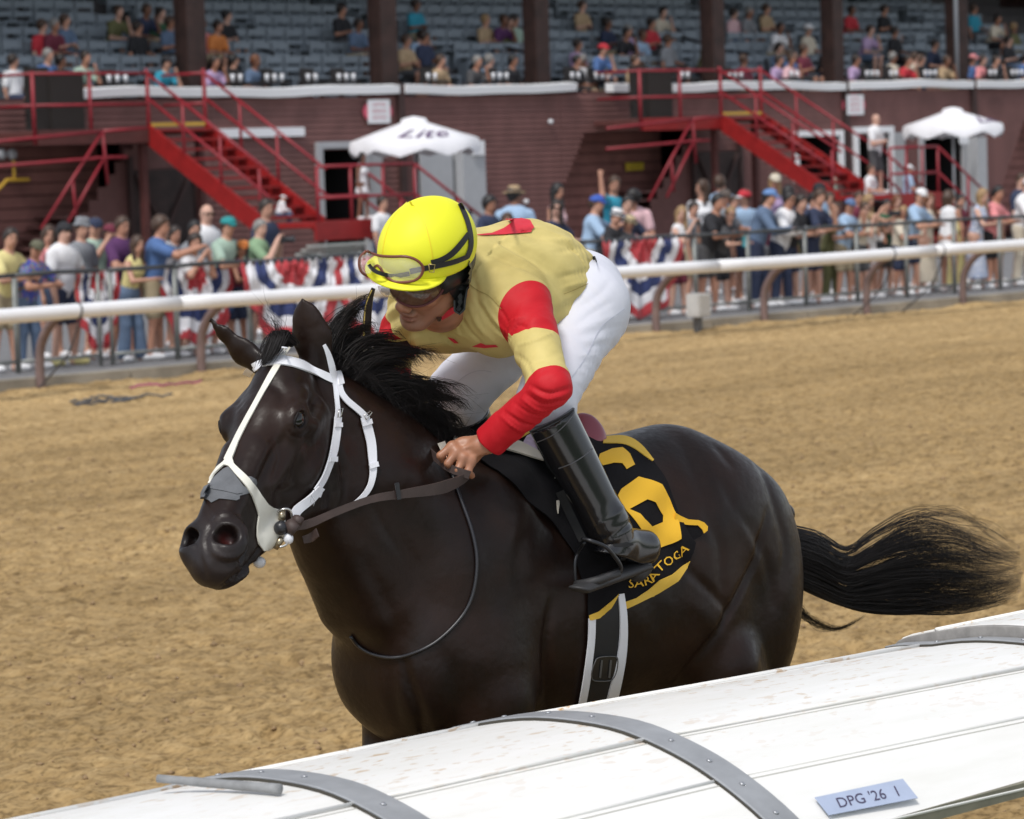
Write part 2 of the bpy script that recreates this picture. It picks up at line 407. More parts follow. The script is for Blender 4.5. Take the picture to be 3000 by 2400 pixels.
# ------------------------------------------------------------------ far running rail, crowd barrier
def build_far_rail():
    white = mat('rail_white', (.80, .80, .82), rough=.45, var=.04, scale=3)
    post = mat('rail_post_paint', (.17, .115, .105), rough=.6, var=.25, scale=5)
    r = empty('outer_running_rail', (30, 28.2, 0), 'long round white rail on curved brown posts before the crowd', 'railing')
    # rail sections, each a length of tube, slightly bowed
    xs = [12, 17.6, 22.1, 26.6, 31.2, 35.85, 40.3, 46]
    for a, b in zip(xs[:-1], xs[1:]):
        pts = [(x, 28.2, .935 + .006 * math.sin(x * .9)) for x in np.linspace(a + .004, b - .004, 9)]
        V, F = tube_geo(pts, .083, 20); mesh_obj('rail_section', V, F, white, r, smooth=True)
    cable = mat('cable_tie', (.05, .05, .055), rough=.7)
    for i, px in enumerate((122, 594, 1010, 1300, 1620, 1926, 2243, 2543, 2825, -390, 3120)):
        b = atY(px, 1145 - px * .084, 28.95)
        pts = spline([(b[0], 28.95, -.05), (b[0], 28.97, .28), (b[0] + .01, 28.93, .56), (b[0] + .02, 28.72, .80), (b[0] + .02, 28.42, .91), (b[0] + .02, 28.22, .93)], 5)
        V, F = tube_geo(pts, .055, 8); mesh_obj('support_post', V, F, post, r, smooth=True)
    for px in (228, 2610, 2755):
        c = atY(px, 960 - px * .073, 28.2)
        pts = [(c[0] + .01 * math.sin(a), 28.2 + .089 * math.cos(a), .935 + .089 * math.sin(a)) for a in np.linspace(0, 6.283, 17)]
        V, F = tube_geo(pts, .010, 6, False); mesh_obj('cable_tie', V, F, cable, r, smooth=True)
        V, F = tube_geo(spline([(c[0], 28.12, .90), (c[0] - .05, 28.3, .5), (c[0] - .12, 28.5, .28), (c[0] - .16, 28.8, .05)], 5), .012, 6); mesh_obj('cable', V, F, cable, r, smooth=True)
def build_fence():
    gal = mat('barrier_steel', (.24, .25, .24), rough=.5, metal=.5, var=.2, scale=8)
    xs_px = [-260, -100, 50, 295, 325, 518, 735, 945, 1110, 1270, 1420, 1570, 1715, 1870, 2039, 2194, 2361, 2512, 2657, 2796, 2930, 3080]
    X = [atY(p, 1000 - p * .07, 30.)[0] for p in xs_px]
    k = 0
    for i in range(0, len(X) - 1):
        if xs_px[i] == 295: continue
        f = empty("crowd_barrier", (X[i], 30., .16), None, "barrier", "steel barrier panels along the apron")
        if i == 4: tag(f, 'steel barrier panel just right of the gap between the two close-set posts')
        elif xs_px[i] == 2930: tag(f, 'steel barrier panel at the right edge of the photo, before the man in white cap')
        else: tag(f, 'barrier panel standing ' + FENCE_L[xs_px[i]])
        a, b = X[i] + .012, X[i + 1] - .012
        for x in (a, b): 
            V, F = tube_geo([(x, 30., .17), (x, 30., 1.27)], .026, 8); mesh_obj('post', V, F, gal, f, smooth=True)
        sag = .01 * math.sin(i * 2.3)
        V, F = tube_geo([(a - .01, 30., 1.30), ((a + b) / 2, 30., 1.30 - sag), (b + .01, 30., 1.30)], .027, 8); mesh_obj('top_tube', V, F, mat('barrier_top', (.07, .075, .08), rough=.45, metal=.4), f, smooth=True)
        V, F = tube_geo([(a, 30., .30), (b, 30., .30)], .022, 8); mesh_obj('bottom_tube', V, F, gal, f, smooth=True)
FENCE_L = {-260: 'wholly left of the photo, beyond the yellow top', -100: 'at the left edge before the pale yellow top', 50: 'before the person in plain white T-shirt', 325: 'before the woman in flared jeans', 518: 'before the teal capped person, left of the horse ear', 735: 'between the two horse ears, hung with bunting', 945: 'left of the yellow helmet',
           1110: 'hidden behind the yellow helmet', 1270: 'behind the rider, first right of the helmet', 1420: 'behind the yellow back of the rider', 1570: 'just left of the white fedora', 1715: 'under the white fedora and straw hat', 1870: 'before the woman photographing in white', 2039: 'before the broad person in black T-shirt',
           2194: 'before the denim shirt and the white long sleeves', 2361: 'before the youths in navy and black', 2512: 'before the girl in white dress', 2657: 'before the white cap and the auburn hair', 2796: 'before the blue patterned dress'}
tag_fence = ['']
def build_bunting():
    m = [mat('bunting_red', (.42, .035, .045), rough=.8, sheen=.2), mat('bunting_white', (.72, .72, .76), rough=.8), mat('bunting_blue', (.03, .045, .14), rough=.8)]
    def fan(cx, rad, label, seed, Y=29.93, wid=1.0, bands=((.30, 0), (.48, 1), (.68, 2), (.86, 1), (1.01, 0))):
        rg = np.random.default_rng(seed); na, nr = 130, 44; V = []; F = []; fm = []
        ph = rg.random(6) * 6
        for j in range(nr + 1):
            r = rad * (.02 + .98 * j / nr)
            for i in range(na + 1):
                a = math.pi * i / na; pl = .03 * (j / nr) * math.sin(a * 15 + ph[0]) + .02 * math.sin(a * 6 + ph[1])
                wob = 1 + .035 * math.sin(a * 9 + ph[2])
                V.append((cx - r * wid * math.cos(a) * wob, Y + pl - .02, 1.27 - r * math.sin(a) * wob - .03 * math.sin(a * 3 + j)))
        for j in range(nr):
            for i in range(na):
                t = (j + .5) / nr + .05 * math.sin(i * .17 + ph[4]) * (.4 + .6 * (j / nr)) + .02 * math.sin(i * .21 + ph[5]); q = next((mi for lim, mi in bands if t < lim), 0)
                a = j * (na + 1) + i; F.append((a, a + 1, a + na + 2, a + na + 1)); fm.append(q)
        o = mesh_obj('bunting', V, F, m, None, smooth=True, fm=fm); s = o.modifiers.new('thickness', 'SOLIDIFY'); s.thickness = .004
        tag(o, label, 'bunting', 'patriotic bunting hung on the barrier'); return o
    fx = lambda px: atY(px, 1000 - px * .07, 30.)[0]
    fan(fx(1872), 1.08, 'red white and blue bunting hung on the barrier right behind the rider\'s hips', 1, wid=.72)
    fan(fx(850), 1.02, 'pleated bunting between the horse\'s ears and the goggles, on the barrier', 2, wid=.8)
    fan(fx(1085), 1.05, 'bunting on the barrier right below and behind the yellow helmet brim', 3, wid=.62)
    fan(fx(630), .98, 'half hidden bunting behind the pointing spectators left of the horse\'s ear', 4, Y=30.35, wid=.6)
    fan(fx(318), .95, 'narrow strip of bunting showing in the gap beside the woman in flared jeans', 5, Y=30.2, wid=.34)

# ------------------------------------------------------------------ grandstand
YW = 46.4
def wx(px, y, Y=YW): p = atY(px, y, Y); return p[0], p[2]
def build_stand():
    MS = mat('stand_siding', (.165, .075, .068), rough=.75, var=.22, scale=1.6)
    MS2 = mat('recess_siding', (.26, .115, .10), rough=.8, var=.25, scale=1.6)
    MT = mat('white_trim', (.86, .87, .89), rough=.5)
    MK = mat('dark_interior', (.012, .010, .011), rough=.9)
    MDark = mat('dark_brown_paint', (.045, .022, .02), rough=.7, var=.3, scale=3)
    MW = mat('door_grey', (.42, .43, .45), rough=.6, var=.06, scale=3)
    root = empty('grandstand', (44, YW, 0)); tag(root, kind='structure')
    X0, X1 = 24.0, 74.0; zt = 3.84; per = 15.3
    # openings (x0, x1, z0, z1)
    ops = [(39.97, 41.05, .2, 2.80), (42.5, 43.95, .2, 2.66), (54.1, 55.55, 1.75, 2.78), (56.2, 57.35, .2, 2.82), (58.6, 60.1, .2, 2.66)]
    def recess(z):      # x limits of the sloping stair recess, stepped on its right side
        out = []
        for base in (31.9, 31.9 + per, 31.9 + 2 * per):
            l = base - 1.0 + (z - 1.2) * .62; rr = base + 1.4 + math.floor((z - 0.8) / .226) * .21 + .25
            if z < 3.0: out.append((l, rr))
        return out
    bh = .113; rows = int((zt - .16) / bh) + 1; n_b = 0; mb_extra = MB()
    joints = [X0, 28.2, 33.1, 37.3, 42.08, 46.6, 51.4, 55.82, 60.58, 65.5, 70., X1]
    sh = {}
    for r in range(rows):
        z = .17 + (r + .5) * bh
        if z > zt: break
        cuts = [(a, b) for a, b, c, d in ops if c < z < d] + recess(z)
        for a, b in zip(joints[:-1], joints[1:]):
            segs = [(a + .006, b - .006)]
            for c, d in cuts:
                ns = []
                for s, e in segs:
                    if d <= s or c >= e: ns.append((s, e)); continue
                    if c > s: ns.append((s, c))
                    if d < e: ns.append((d, e))
                segs = ns
            for s, e in segs:
                if e - s < .05: continue
                w = e - s; key = round(w, 3)
                if key not in sh:      # a lapped board: thicker at its lower edge
                    me = bpy.data.meshes.new('board'); h2 = bh / 2
                    me.from_pydata([(0, -.028, -h2), (w, -.028, -h2), (w, -.006, h2 + .004), (0, -.006, h2 + .004), (0, 0, -h2), (w, 0, -h2), (w, 0, h2 + .004), (0, 0, h2 + .004)], [],
                                   [(0, 1, 2, 3), (5, 4, 7, 6), (4, 5, 1, 0), (3, 2, 6, 7), (4, 0, 3, 7), (1, 5, 6, 2)]); me.materials.append(MS); sh[key] = me
                if n_b < 298 and e > 30.5 and s < 64:
                    o = bpy.data.objects.new('board', sh[key]); o.location = (s - 44, 0, z); link(o, root); n_b += 1
                else:
                    mb_extra.add([(s + v.co.x, YW + v.co.y, z + v.co.z) for v in sh[key].vertices], [tuple(p.vertices) for p in sh[key].polygons])
    tag(mb_extra.build('far_boards', MS, root), kind='stuff')
    # solid wall behind the boards, with the openings left out
    xs = sorted({X0, X1, *[v for a, b, c, d in ops for v in (a, b)]})
    mb = MB(); covered = []
    core = mat('wall_core', (.08, .03, .03), rough=.9)
    MB().box(((X0 + X1) / 2, YW + 2.6, 2.0), (X1 - X0, .1, 3.7)).build('inner_wall', MDark, root)
    # recess: boarded back wall, two metres in
    for kb, base in enumerate((31.9, 31.9 + per, 31.9 + 2 * per)):
        for r in range(14):
            MB().box((base + .6, YW + .9 - .0, .3 + (r + .5) * .225), (5.6, .03, .205)).build('recess_board', MS2, root)
        for i in range(9):      # the steps going up inside
            MB().box((base + 1.1 + i * .2, YW + .45, .25 + i * .18), (1.6, .8, .05)).build('recess_step', MS, root)
    for a, b, c, d in ops:
        mb = MB(); mb.box(((a + b) / 2, YW + 1.2, (c + d) / 2), (b - a + .3, .04, d - c + .3)); mb.box((a - .03, YW + .6, (c + d) / 2), (.05, 1.2, d - c)); mb.box((b + .03, YW + .6, (c + d) / 2), (.05, 1.2, d - c)); mb.build('opening_interior', MK, root)
    # sheathing strips just behind the boards so no light leaks
    for (a, b) in ((X0, 30.6), (35.2, 39.9), (41.1, 42.4), (44.0, 46.2), (50.6, 54.0), (55.6, 56.1), (57.4, 58.5), (60.2, 61.4), (66, X1)):
        MB().box(((a + b) / 2, YW + .05, 2.0), (b - a, .06, 3.66)).build('sheathing', core, root)
    for (a, b) in ((30.5, 35.3), (46.1, 50.7), (61.3, 66.1)): MB().box(((a + b) / 2, YW + .05, 3.42), (b - a, .06, .84)).build('sheathing', core, root)
    # white cap, gently waving
    for a, b in ((X0, 31.95), (33.3, 42.0), (42.16, 47.0), (48.1, 55.75), (55.9, 60.5), (60.66, X1)):
        xs = np.linspace(a, b, max(4, int((b - a) / .5))); V = []; F = []
        for x in xs:
            w = .022 * math.sin(x * 1.1) + .012 * math.sin(x * 2.7)
            V += [(x, YW - .14, 3.83 + w), (x, YW - .16, 3.99 + w), (x, YW + .10, 4.02 + w), (x, YW + .10, 3.83 + w)]
        for i in range(len(xs) - 1):
            for k in range(4): F.append((i * 4 + k, i * 4 + (k + 1) % 4, i * 4 + 4 + (k + 1) % 4, i * 4 + 4 + k))
        F += [(3, 2, 1, 0), tuple(len(V) - 4 + k for k in range(4))]
        mesh_obj('cap_rail', V, F, MT, root)
    for x in (42.08, 55.82, 60.58): MB().box((x, YW - .06, 2.1), (.16, .10, 3.9)).build('pilaster', MDark, root)
    # frames
    def frame(name, a, b, c, d, w=.13, mtl=MW, sill=False):
        MB().box((a - w / 2, YW - .06, (c + d) / 2), (w, .1, d - c + .0)).box((b + w / 2, YW - .06, (c + d) / 2), (w, .1, d - c)).box(((a + b) / 2, YW - .06, d + w / 2), (b - a + 2 * w, .1, w)).build(name, mtl, root)
    frame('door_frame', 39.97, 41.05, .2, 2.80); frame('window_frame', 54.1, 55.55, 1.75, 2.78, .12, MT); frame('door_frame', 56.2, 57.35, .2, 2.82, .14, MT); frame('door_frame', 58.6, 60.1, .2, 2.66, .12)
    MB().box((41.35, YW - .05, 1.5), (.34, .08, 2.6)).build('white_post', MW, root)
    MB().box((57.72, YW - .05, 1.5), (.36, .08, 2.62)).build('white_post', MW, root); MB().box((60.35, YW - .3, 1.4), (.34, .34, 2.5)).build('white_post', MW, root)
    g = MB().box((42.95, YW - .10, 1.4), (.88, .05, 2.5)).build('door_leaf', MW, root)
    g2 = MB().box((43.78, YW - .20, 1.4), (.62, .28, 2.5)).build('door_leaf', MW, root)
    MB().box((43.60, YW - .36, 1.45), (.05, .05, .12)).build('latch', MK, g2)
    for x in (36.05, 36.05 + per):      # cross braced dark doors under the stairs
        dd = MB().box((x, YW - .08, 1.35), (1.45, .05, 2.3)).build('service_door', mat('service_door_brown', (.035, .02, .018), rough=.7, var=.4, scale=4), root)
        MB().beam((x - .66, YW - .13, .25), (x + .66, YW - .13, 2.45), .05, .1, mi=0).build('brace', MDark, dd); MB().beam((x - .66, YW - .15, 2.45), (x + .66, YW - .15, .25), .05, .1).build('brace', MDark, dd)
        for q in (-.76, .76): MB().box((x + q, YW - .10, 1.45), (.1, .09, 2.6)).build('door_post', MDark, root)
    # seating deck: stepped risers, dark
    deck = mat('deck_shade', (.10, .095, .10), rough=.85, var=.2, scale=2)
    MB().box(((X0 + X1) / 2, YW + .9, 3.70), (X1 - X0, 1.75, .12)).build('front_deck', deck, root)
    for i in range(15): MB().box(((X0 + X1) / 2, 48.2 + i * .86, 3.68 + i * .315), (X1 - X0, .86, .30)).build('seating_step', deck, root)
    MB().box(((X0 + X1) / 2, 61.3, 6.2), (X1 - X0, .2, 6.5)).build('rear_wall', MDark, root)
    roof = mat('shade_roof', (.06, .05, .05), rough=.9)
    MB().box(((X0 + X1) / 2, 54.2, 9.6), (X1 - X0, 15.2, .25)).build('roof', roof, root)  # out of view; added to keep the seating dim, front edge set for the wall light
    for x in (X0, X1): MB().box((x, 54, 4.7), (.2, 15.4, 9.2)).build('end_wall', MDark, root)
    # steel columns holding the roof
    MC = mat('column_rust', (.036, .017, .014), rough=.7, var=.45, scale=3.5, bumps=(18, .3, .01))
    for x, w, h, yy in ((37.75, .46, 0, 47.3), (42.6, .44, 0, 47.2), (47.05, .40, 0, 47.3), (52.6, .38, 0, 47.3), (56.75, .36, 0, 47.3), (61.45, .40, 0, 47.3), (30.6, .46, 0, 47.3)):
        c = MB().box((x, yy, 6.4), (w, .05, 5.5)).box((x, yy + .34, 6.4), (w, .05, 5.5)).box((x, yy + .17, 6.4), (.05, .29, 5.5)).box((x - w * .38, yy + .17, 6.4), (.04, .29, 5.5)).box((x + w * .38, yy + .17, 6.4), (.04, .29, 5.5)).build('column', MC, root)
        MB().box((x, yy + .17, 3.78), (w + .14, .5, .06)).build('base_plate', MC, c)
    V, F = tube_geo([(60.95, 47.1, 3.7), (60.95, 47.1, 9.2)], .05, 10); mesh_obj('downpipe', V, F, mat('downpipe_grey', (.35, .38, .42), rough=.4, metal=.2), root, smooth=True)
    # handrails down the aisles
    MR = mat('aisle_rail', (.014, .014, .018), rough=.5)
    def hr(px0, py0, px1, py1, Y1, L):
        e = atY(px1, py1, Y1); x = e[0]
        s = atX(px0, py0, x); mb = MB(); mb.tube([s, e], .035, 6)
        for t in np.linspace(0, 1, 4):
            q = s + (e - s) * t; mb.tube([q, q - np.array([0, 0, .95])], .025, 6)
        e2 = atX(px1 + 2, py1 + 62, x) if L else e; mb.tube([e, (x, e[1], e[2] - 1.0)], .03, 6)
        o = mb.build('aisle_handrail', MR, root)
    hr(262, 0, 800, 155, 49.2, 1); hr(1165, 50, 1560, 160, 48.6, 0); hr(1640, 0, 2060, 110, 50.2, 0); hr(2120, 140, 2245, 176, 48.5, 0); hr(2480, 90, 2770, 176, 48.6, 0); hr(2000, 108, 2110, 150, 49., 0)
    return root

def build_seats():
    m = mat('seat_grey_blue', (.24, .28, .32), rough=.7, var=.12, scale=6)
    mb = MB()
    mb.box((0, 0, .42), (.46, .40, .05)); mb.box((0, .19, .80), (.46, .035, .13)); mb.box((0, .18, .60), (.46, .035, .10))
    for x in (-.20, .20): mb.box((x, .19, .60), (.04, .04, .56)); mb.box((x, -.05, .20), (.05, .30, .40))
    base = mb.build('grandstand_seat', m); me = base.data; bpy.data.objects.remove(base)
    n = 0; extra = MB(); rg = random.Random(4); cnt = {}; ORD = ['first', 'second', 'third', 'fourth', 'fifth', 'sixth', 'seventh', 'eighth', 'ninth', 'tenth', 'eleventh', 'twelfth', 'thirteenth', 'fourteenth', 'fifteenth', 'sixteenth']
    F0 = [tuple(p.vertices) for p in me.polygons]; V0 = [v.co for v in me.vertices]
    for i in range(13):
        y = 48.35 + i * .86; z = 3.83 + i * .315
        x = 30.5 - (i % 2) * .1
        while x < 68:
            x += .505
            if int(x * 2) % 13 == 0: x += .55; continue
            if rg.random() < .05: continue
            px, py, D = proj((x, y, z + .8))
            if -40 < px < 3040 and py > -30 and n < 296:
                o = bpy.data.objects.new('grandstand_seat', me); o.location = (x, y, z); COL.objects.link(o); n += 1
                seg = ['left of the first column', 'between first and second column', 'between second and third column', 'between third and fourth column', 'between fourth and fifth column', 'between fifth and sixth column', 'right of the last column'][sum(px > q for q in (550, 1135, 1577, 2095, 2443, 2810))]
                cnt[(i, seg)] = cnt.get((i, seg), 0) + 1; tag(o, 'grey blue seat, %s row up, %s from left %s' % (ORD[i], ORD[cnt[(i, seg)] - 1], seg.replace('left of', 'before')), 'seat', 'slatted seats in the grandstand')
            elif -200 < px < 3300 and py > -420:
                extra.add([(x + v.x, y + v.y, z + v.z) for v in V0], F0)
    tag(extra.build('grandstand_seat_rows', m), 'farther grey blue slatted seats high under the grandstand roof', 'seats', kind='stuff')
    # front boxes: dark partitions, small screens, paper cups
    MD = mat('box_partition', (.022, .018, .018), rough=.7); MC = mat('paper_cup', (.75, .76, .80), rough=.6)
    for j, px in enumerate((200, 340, 700, 800, 920, 1010, 1270, 1460, 1690, 1760, 2010, 2150, 2330, 2550, 2620, 2720, 2910, 2975)):
        x = atY(px, 235, 47.0)[0]
        t = empty('box_table', (x, 47.0, 3.76), 'dark counter with cups, ' + BOXL[j], 'counter', 'counters of the front boxes')
        MB().box((x, 47.0, 4.10), (.62, .30, .05)).box((x, 47.1, 3.93), (.05, .05, .32)).build('counter', MD, t)
        MB().box((x, 47.22, 4.26), (.34, .04, .26)).build('screen', MD, t)
        for q in range(2 + j % 2):
            cx = x - .22 + q * .19; V, F = tube_geo([(cx, 46.92, 4.127), (cx, 46.92, 4.27)], [.032, .042], 8); mesh_obj('paper_cup', V, F, MC, t, smooth=True)
BOXL = ['left of the first column behind the dark gate', 'left of the first column above the stair landing', 'first to the right of the seated woman in white', 'right of the handrail end', 'second right of the handrail end',
        'just left of the second column', 'right of the second column', 'behind the man in light blue', 'right of the third column', 'left of the second stair landing', 'above the second stair landing', 'right of the fourth column', 'left of the fifth column',
        'right of the fifth column', 'left of the people in red', 'left of the grey pipe', 'right of the last column', 'at the right edge of the photo']

def build_stairs(dx, label, n0):
    MR = mat('stair_red', (.27, .012, .012), rough=.5, var=.18, scale=4); MR2 = mat('rail_red', (.26, .016, .026), rough=.45, var=.15, scale=5)
    MY = mat('nosing_yellow', (.60, .42, .06), rough=.6); MDk = mat('landing_brown', (.10, .030, .026), rough=.7, var=.2, scale=4)
    MG = mat('gate_dark', (.022, .017, .015), rough=.7)
    Y0, z0, Y1, z1 = 45.0, 3.28, 41.95, 1.50; xa, xb = 34.75 + dx, 36.05 + dx; xl = 32.25 + dx
    s = empty('red_stairs', (xa, 43, .16), label, 'stairs', 'red steel stairs up to the grandstand')
    part = lambda mb, nm, m: mb.build(nm, m, s)
    # landings
    part(MB().box(((xl + xb) / 2, 45.65, 3.17), (xb - xl, 1.35, .10)), 'upper_landing', MDk)
    part(MB().box(((xl + xa) / 2, 44.97, 3.11), (xa - xl - .08, .06, .26)), 'landing_beam', MR if dx else MDk)
    xe = atY(1215, 520, 40.42)[0] if dx == 0 else atY(2747, 450, 40.42)[0]
    part(MB().box(((xa - .1 + xe) / 2, 41.15, 1.46), (xe - xa + .1, 1.5, .08)), 'lower_landing', MR)
    part(MB().box(((xa - .1 + xe) / 2, 40.40, 1.36), (xe - xa + .12, .05, .32)), 'landing_beam', MR)
    # stringers
    for x in (xa, xb): part(MB().beam((x, Y0 + .05, z0 - .12), (x, Y1 - .1, z1 - .10), .05, .34), 'stringer', MR)
    nst = 10
    for i in range(nst):
        t = (i + .5) / nst; y = Y0 + (Y1 - Y0) * t; z = z0 + (z1 - z0) * t
        part(MB().box(((xa + xb) / 2, y, z), (xb - xa - .06, .27, .045)), 'tread', MR)
        part(MB().box(((xa + xb) / 2, y + .14, z - .09), (xb - xa - .06, .012, .15)), 'riser', mat('riser_dark', (.15, .012, .012), rough=.6)) if False else None
    part(MB().box(((xa + xb) / 2, Y0 + .0, z0 + .02), (xb - xa - .08, .10, .06)), 'nosing', MY)
    # railings
    def rail(name, pts, r=.028): V, F = tube_geo(pts, r, 8); mesh_obj(name, V, F, MR2, s, smooth=True)
    for x in (xa, xb):
        for h in (.95, .50): rail('handrail' if h > .9 else 'mid_rail', [(x, Y0, z0 + h), (x, Y1 - .25, z1 + h - .05)])
        for t in (0, .33, .66, 1): y = Y0 + (Y1 - Y0) * t; z = z0 + (z1 - z0) * t; rail('baluster', [(x, y, z - .05), (x, y, z + (.95 if t else 1.02))])
    for h in (1.0, .45): rail('handrail', [(xl, 44.98, 3.22 + h), (xa, 44.98, 3.22 + h)]); rail('handrail', [(xa, 44.98, 3.22 + h), (xb, 46.3, 3.22 + h)] if False else [(xb, 45.0, 3.22 + h), (xb, 46.2, 3.22 + h)]); rail('handrail', [(xl, 44.98, 3.22 + h), (xl, 46.2, 3.22 + h)])
    for x in (xl, xl + 1.22, xa, xb): rail('baluster', [(x, 44.98, 3.0), (x, 44.98, 4.26)], .034)
    part(MB().box((xl + .35, 45.35, 3.80), (.50, .06, 1.1)).box((xl + .95, 45.30, 3.75), (.72, .06, 1.05)), 'gate_panel', MG)
    # railing of the lower landing, then down to the ground on the right
    for h in (.95, .42): rail('handrail', [(xa, 40.42, 1.5 + h), (xe, 40.42, 1.5 + h)]); rail('handrail', [(xe, 40.42, 1.5 + h), (xe + 2.0, 40.42, .25 + h)]); rail('handrail', [(xe, 41.9, 1.5 + h), (xe + 2.0, 41.9, .25 + h)]); rail('handrail', [(xb, 41.9, 1.5 + h), (xe, 41.9, 1.5 + h)])
    for x in np.arange(xa, xe + .1, (xe - xa) / 3): rail('baluster', [(x, 40.42, 1.4), (x, 40.42, 2.45)]); 
    for x, z in ((xe + 1, .87), (xe + 2, .25)): rail('baluster', [(x, 40.42, z), (x, 40.42, z + .95)]); rail('baluster', [(x, 41.9, z), (x, 41.9, z + .95)])
    for i in range(7): part(MB().box((xe + .15 + i * .28, 41.15, 1.32 - i * .175), (.27, 1.44, .045)), 'tread', MR)
    for y in (40.43, 41.88): part(MB().beam((xe, y, 1.40), (xe + 2.0, y, .22), .05, .26), 'stringer', MR)
    for x, y in ((xa + .2, 41.8), (xe - .2, 41.8), (xa + .2, 40.6), (xe - .2, 40.6)): part(MB().box((x, y, .79), (.09, .09, 1.26)), 'leg', MDk)
    part(MB().box((xa, 45.2, 1.65), (.12, .12, 2.96)).box((xb, 45.2, 1.65), (.12, .12, 2.96)), 'post', MDk)
    return s
def build_side_rails(dx, label):
    """the long handrails at the recessed steps left of each stair"""
    MR2 = mat('rail_red', (.26, .016, .026))
    s = empty('step_railing', (33 + dx, 44.4, .16), label, 'railing', 'red railings at the recessed steps')
    def rail(name, pts, r=.030): V, F = tube_geo(pts, r, 8); mesh_obj(name, V, F, MR2, s, smooth=True)
    a = atY(300, 385, 44.6); b = atY(120, 672, 44.6); c = atY(305, 462, 44.6); d = atY(195, 660, 44.6); o = np.array([dx, 0, 0])
    rail('handrail', [a + o, b + o]); rail('mid_rail', [c + o, d + o]); rail('baluster', [a + o, atY(316, 540, 44.6) + o]); rail('baluster', [atY(212, 530, 44.6) + o, atY(224, 640, 44.6) + o])
    rail('handrail', [atY(-60, 420, 44.6) + o, a + o]); rail('mid_rail', [atY(-60, 492, 44.6) + o, c + o, atY(372, 460, 44.6) + o]); rail('handrail', [a + o, atY(430, 375, 44.6) + o])

def build_umbrella(cx, cy, zt, rad, label, rot, squash=1.):
    MU = mat('umbrella_white', (.80, .80, .84), rough=.7, sheen=.1); MP = mat('umbrella_pole', (.55, .56, .58), rough=.4, metal=.3); ML = mat('umbrella_purple', (.09, .03, .13), rough=.7)
    u = empty('parasol', (cx, cy, .16), label, 'parasol', 'white parasols before the grandstand')
    n = 8; V = [(cx, cy, zt)]; F = []; rings = [(.18, -.05), (.22, -.14), (.6, -.30), (1.0, -.50), (1.01, -.66)]
    seg = n * 6
    def pt(i, rr, dz):
        a = 2 * math.pi * i / seg + rot; f = abs(((i % 6) / 6.) - .5) * 2     # 1 on the ribs, 0 between
        r = rad * rr * (1 if rr < .3 else (.94 + .06 * f)); z = zt + dz * rad / 1.3 + (0 if rr < .9 else (.06 * (1 - f) * (1 if dz > -.6 else -2.4)))
        return (cx + r * math.cos(a), cy + r * math.sin(a), z)
    for rr, dz in rings: V += [pt(i, rr, dz) for i in range(seg)]
    for i in range(seg): F.append((0, 1 + i, 1 + (i + 1) % seg))
    for k in range(len(rings) - 1):
        for i in range(seg): F.append((1 + k * seg + i, 1 + (k + 1) * seg + i, 1 + (k + 1) * seg + (i + 1) % seg, 1 + k * seg + (i + 1) % seg))
    c = mesh_obj('canopy', V, F, MU, u, smooth=True)
    V, F = tube_geo([(cx, cy, .2), (cx, cy, zt - .05)], .028, 10); mesh_obj('pole', V, F, MP, u, smooth=True)
    for i in range(n):
        a = 2 * math.pi * i / n + rot; V, F = tube_geo([(cx, cy, zt - .12), (cx + rad * .97 * math.cos(a), cy + rad * .97 * math.sin(a), zt - .53 * rad / 1.3)], .01, 5); mesh_obj('rib', V, F, MP, u)
    # purple script following the slope of the canopy
    T, FT = text_geo('Lite', .55, 4); lo, hi = T.min(0), T.max(0); T = (T - lo) / np.maximum(hi - lo, 1e-6)
    W = []
    for q in T:
        a = -math.pi / 2 - .55 + (q[0] - .5) * 1.0 + (.75 if 'right' in label else 0); rr = .96 - .34 * q[1]; r = rad * rr * .97
        dz = np.interp(rr, [.22, .6, 1.0], [-.14, -.30, -.50]) * rad / 1.3; W.append((cx + r * math.cos(a), cy + r * math.sin(a) - .012, zt + dz + .045))
    mesh_obj('lettering', W, FT, ML, u)
    MB().box((cx, cy, .19), (.5, .5, .07)).build('base', MP, u)
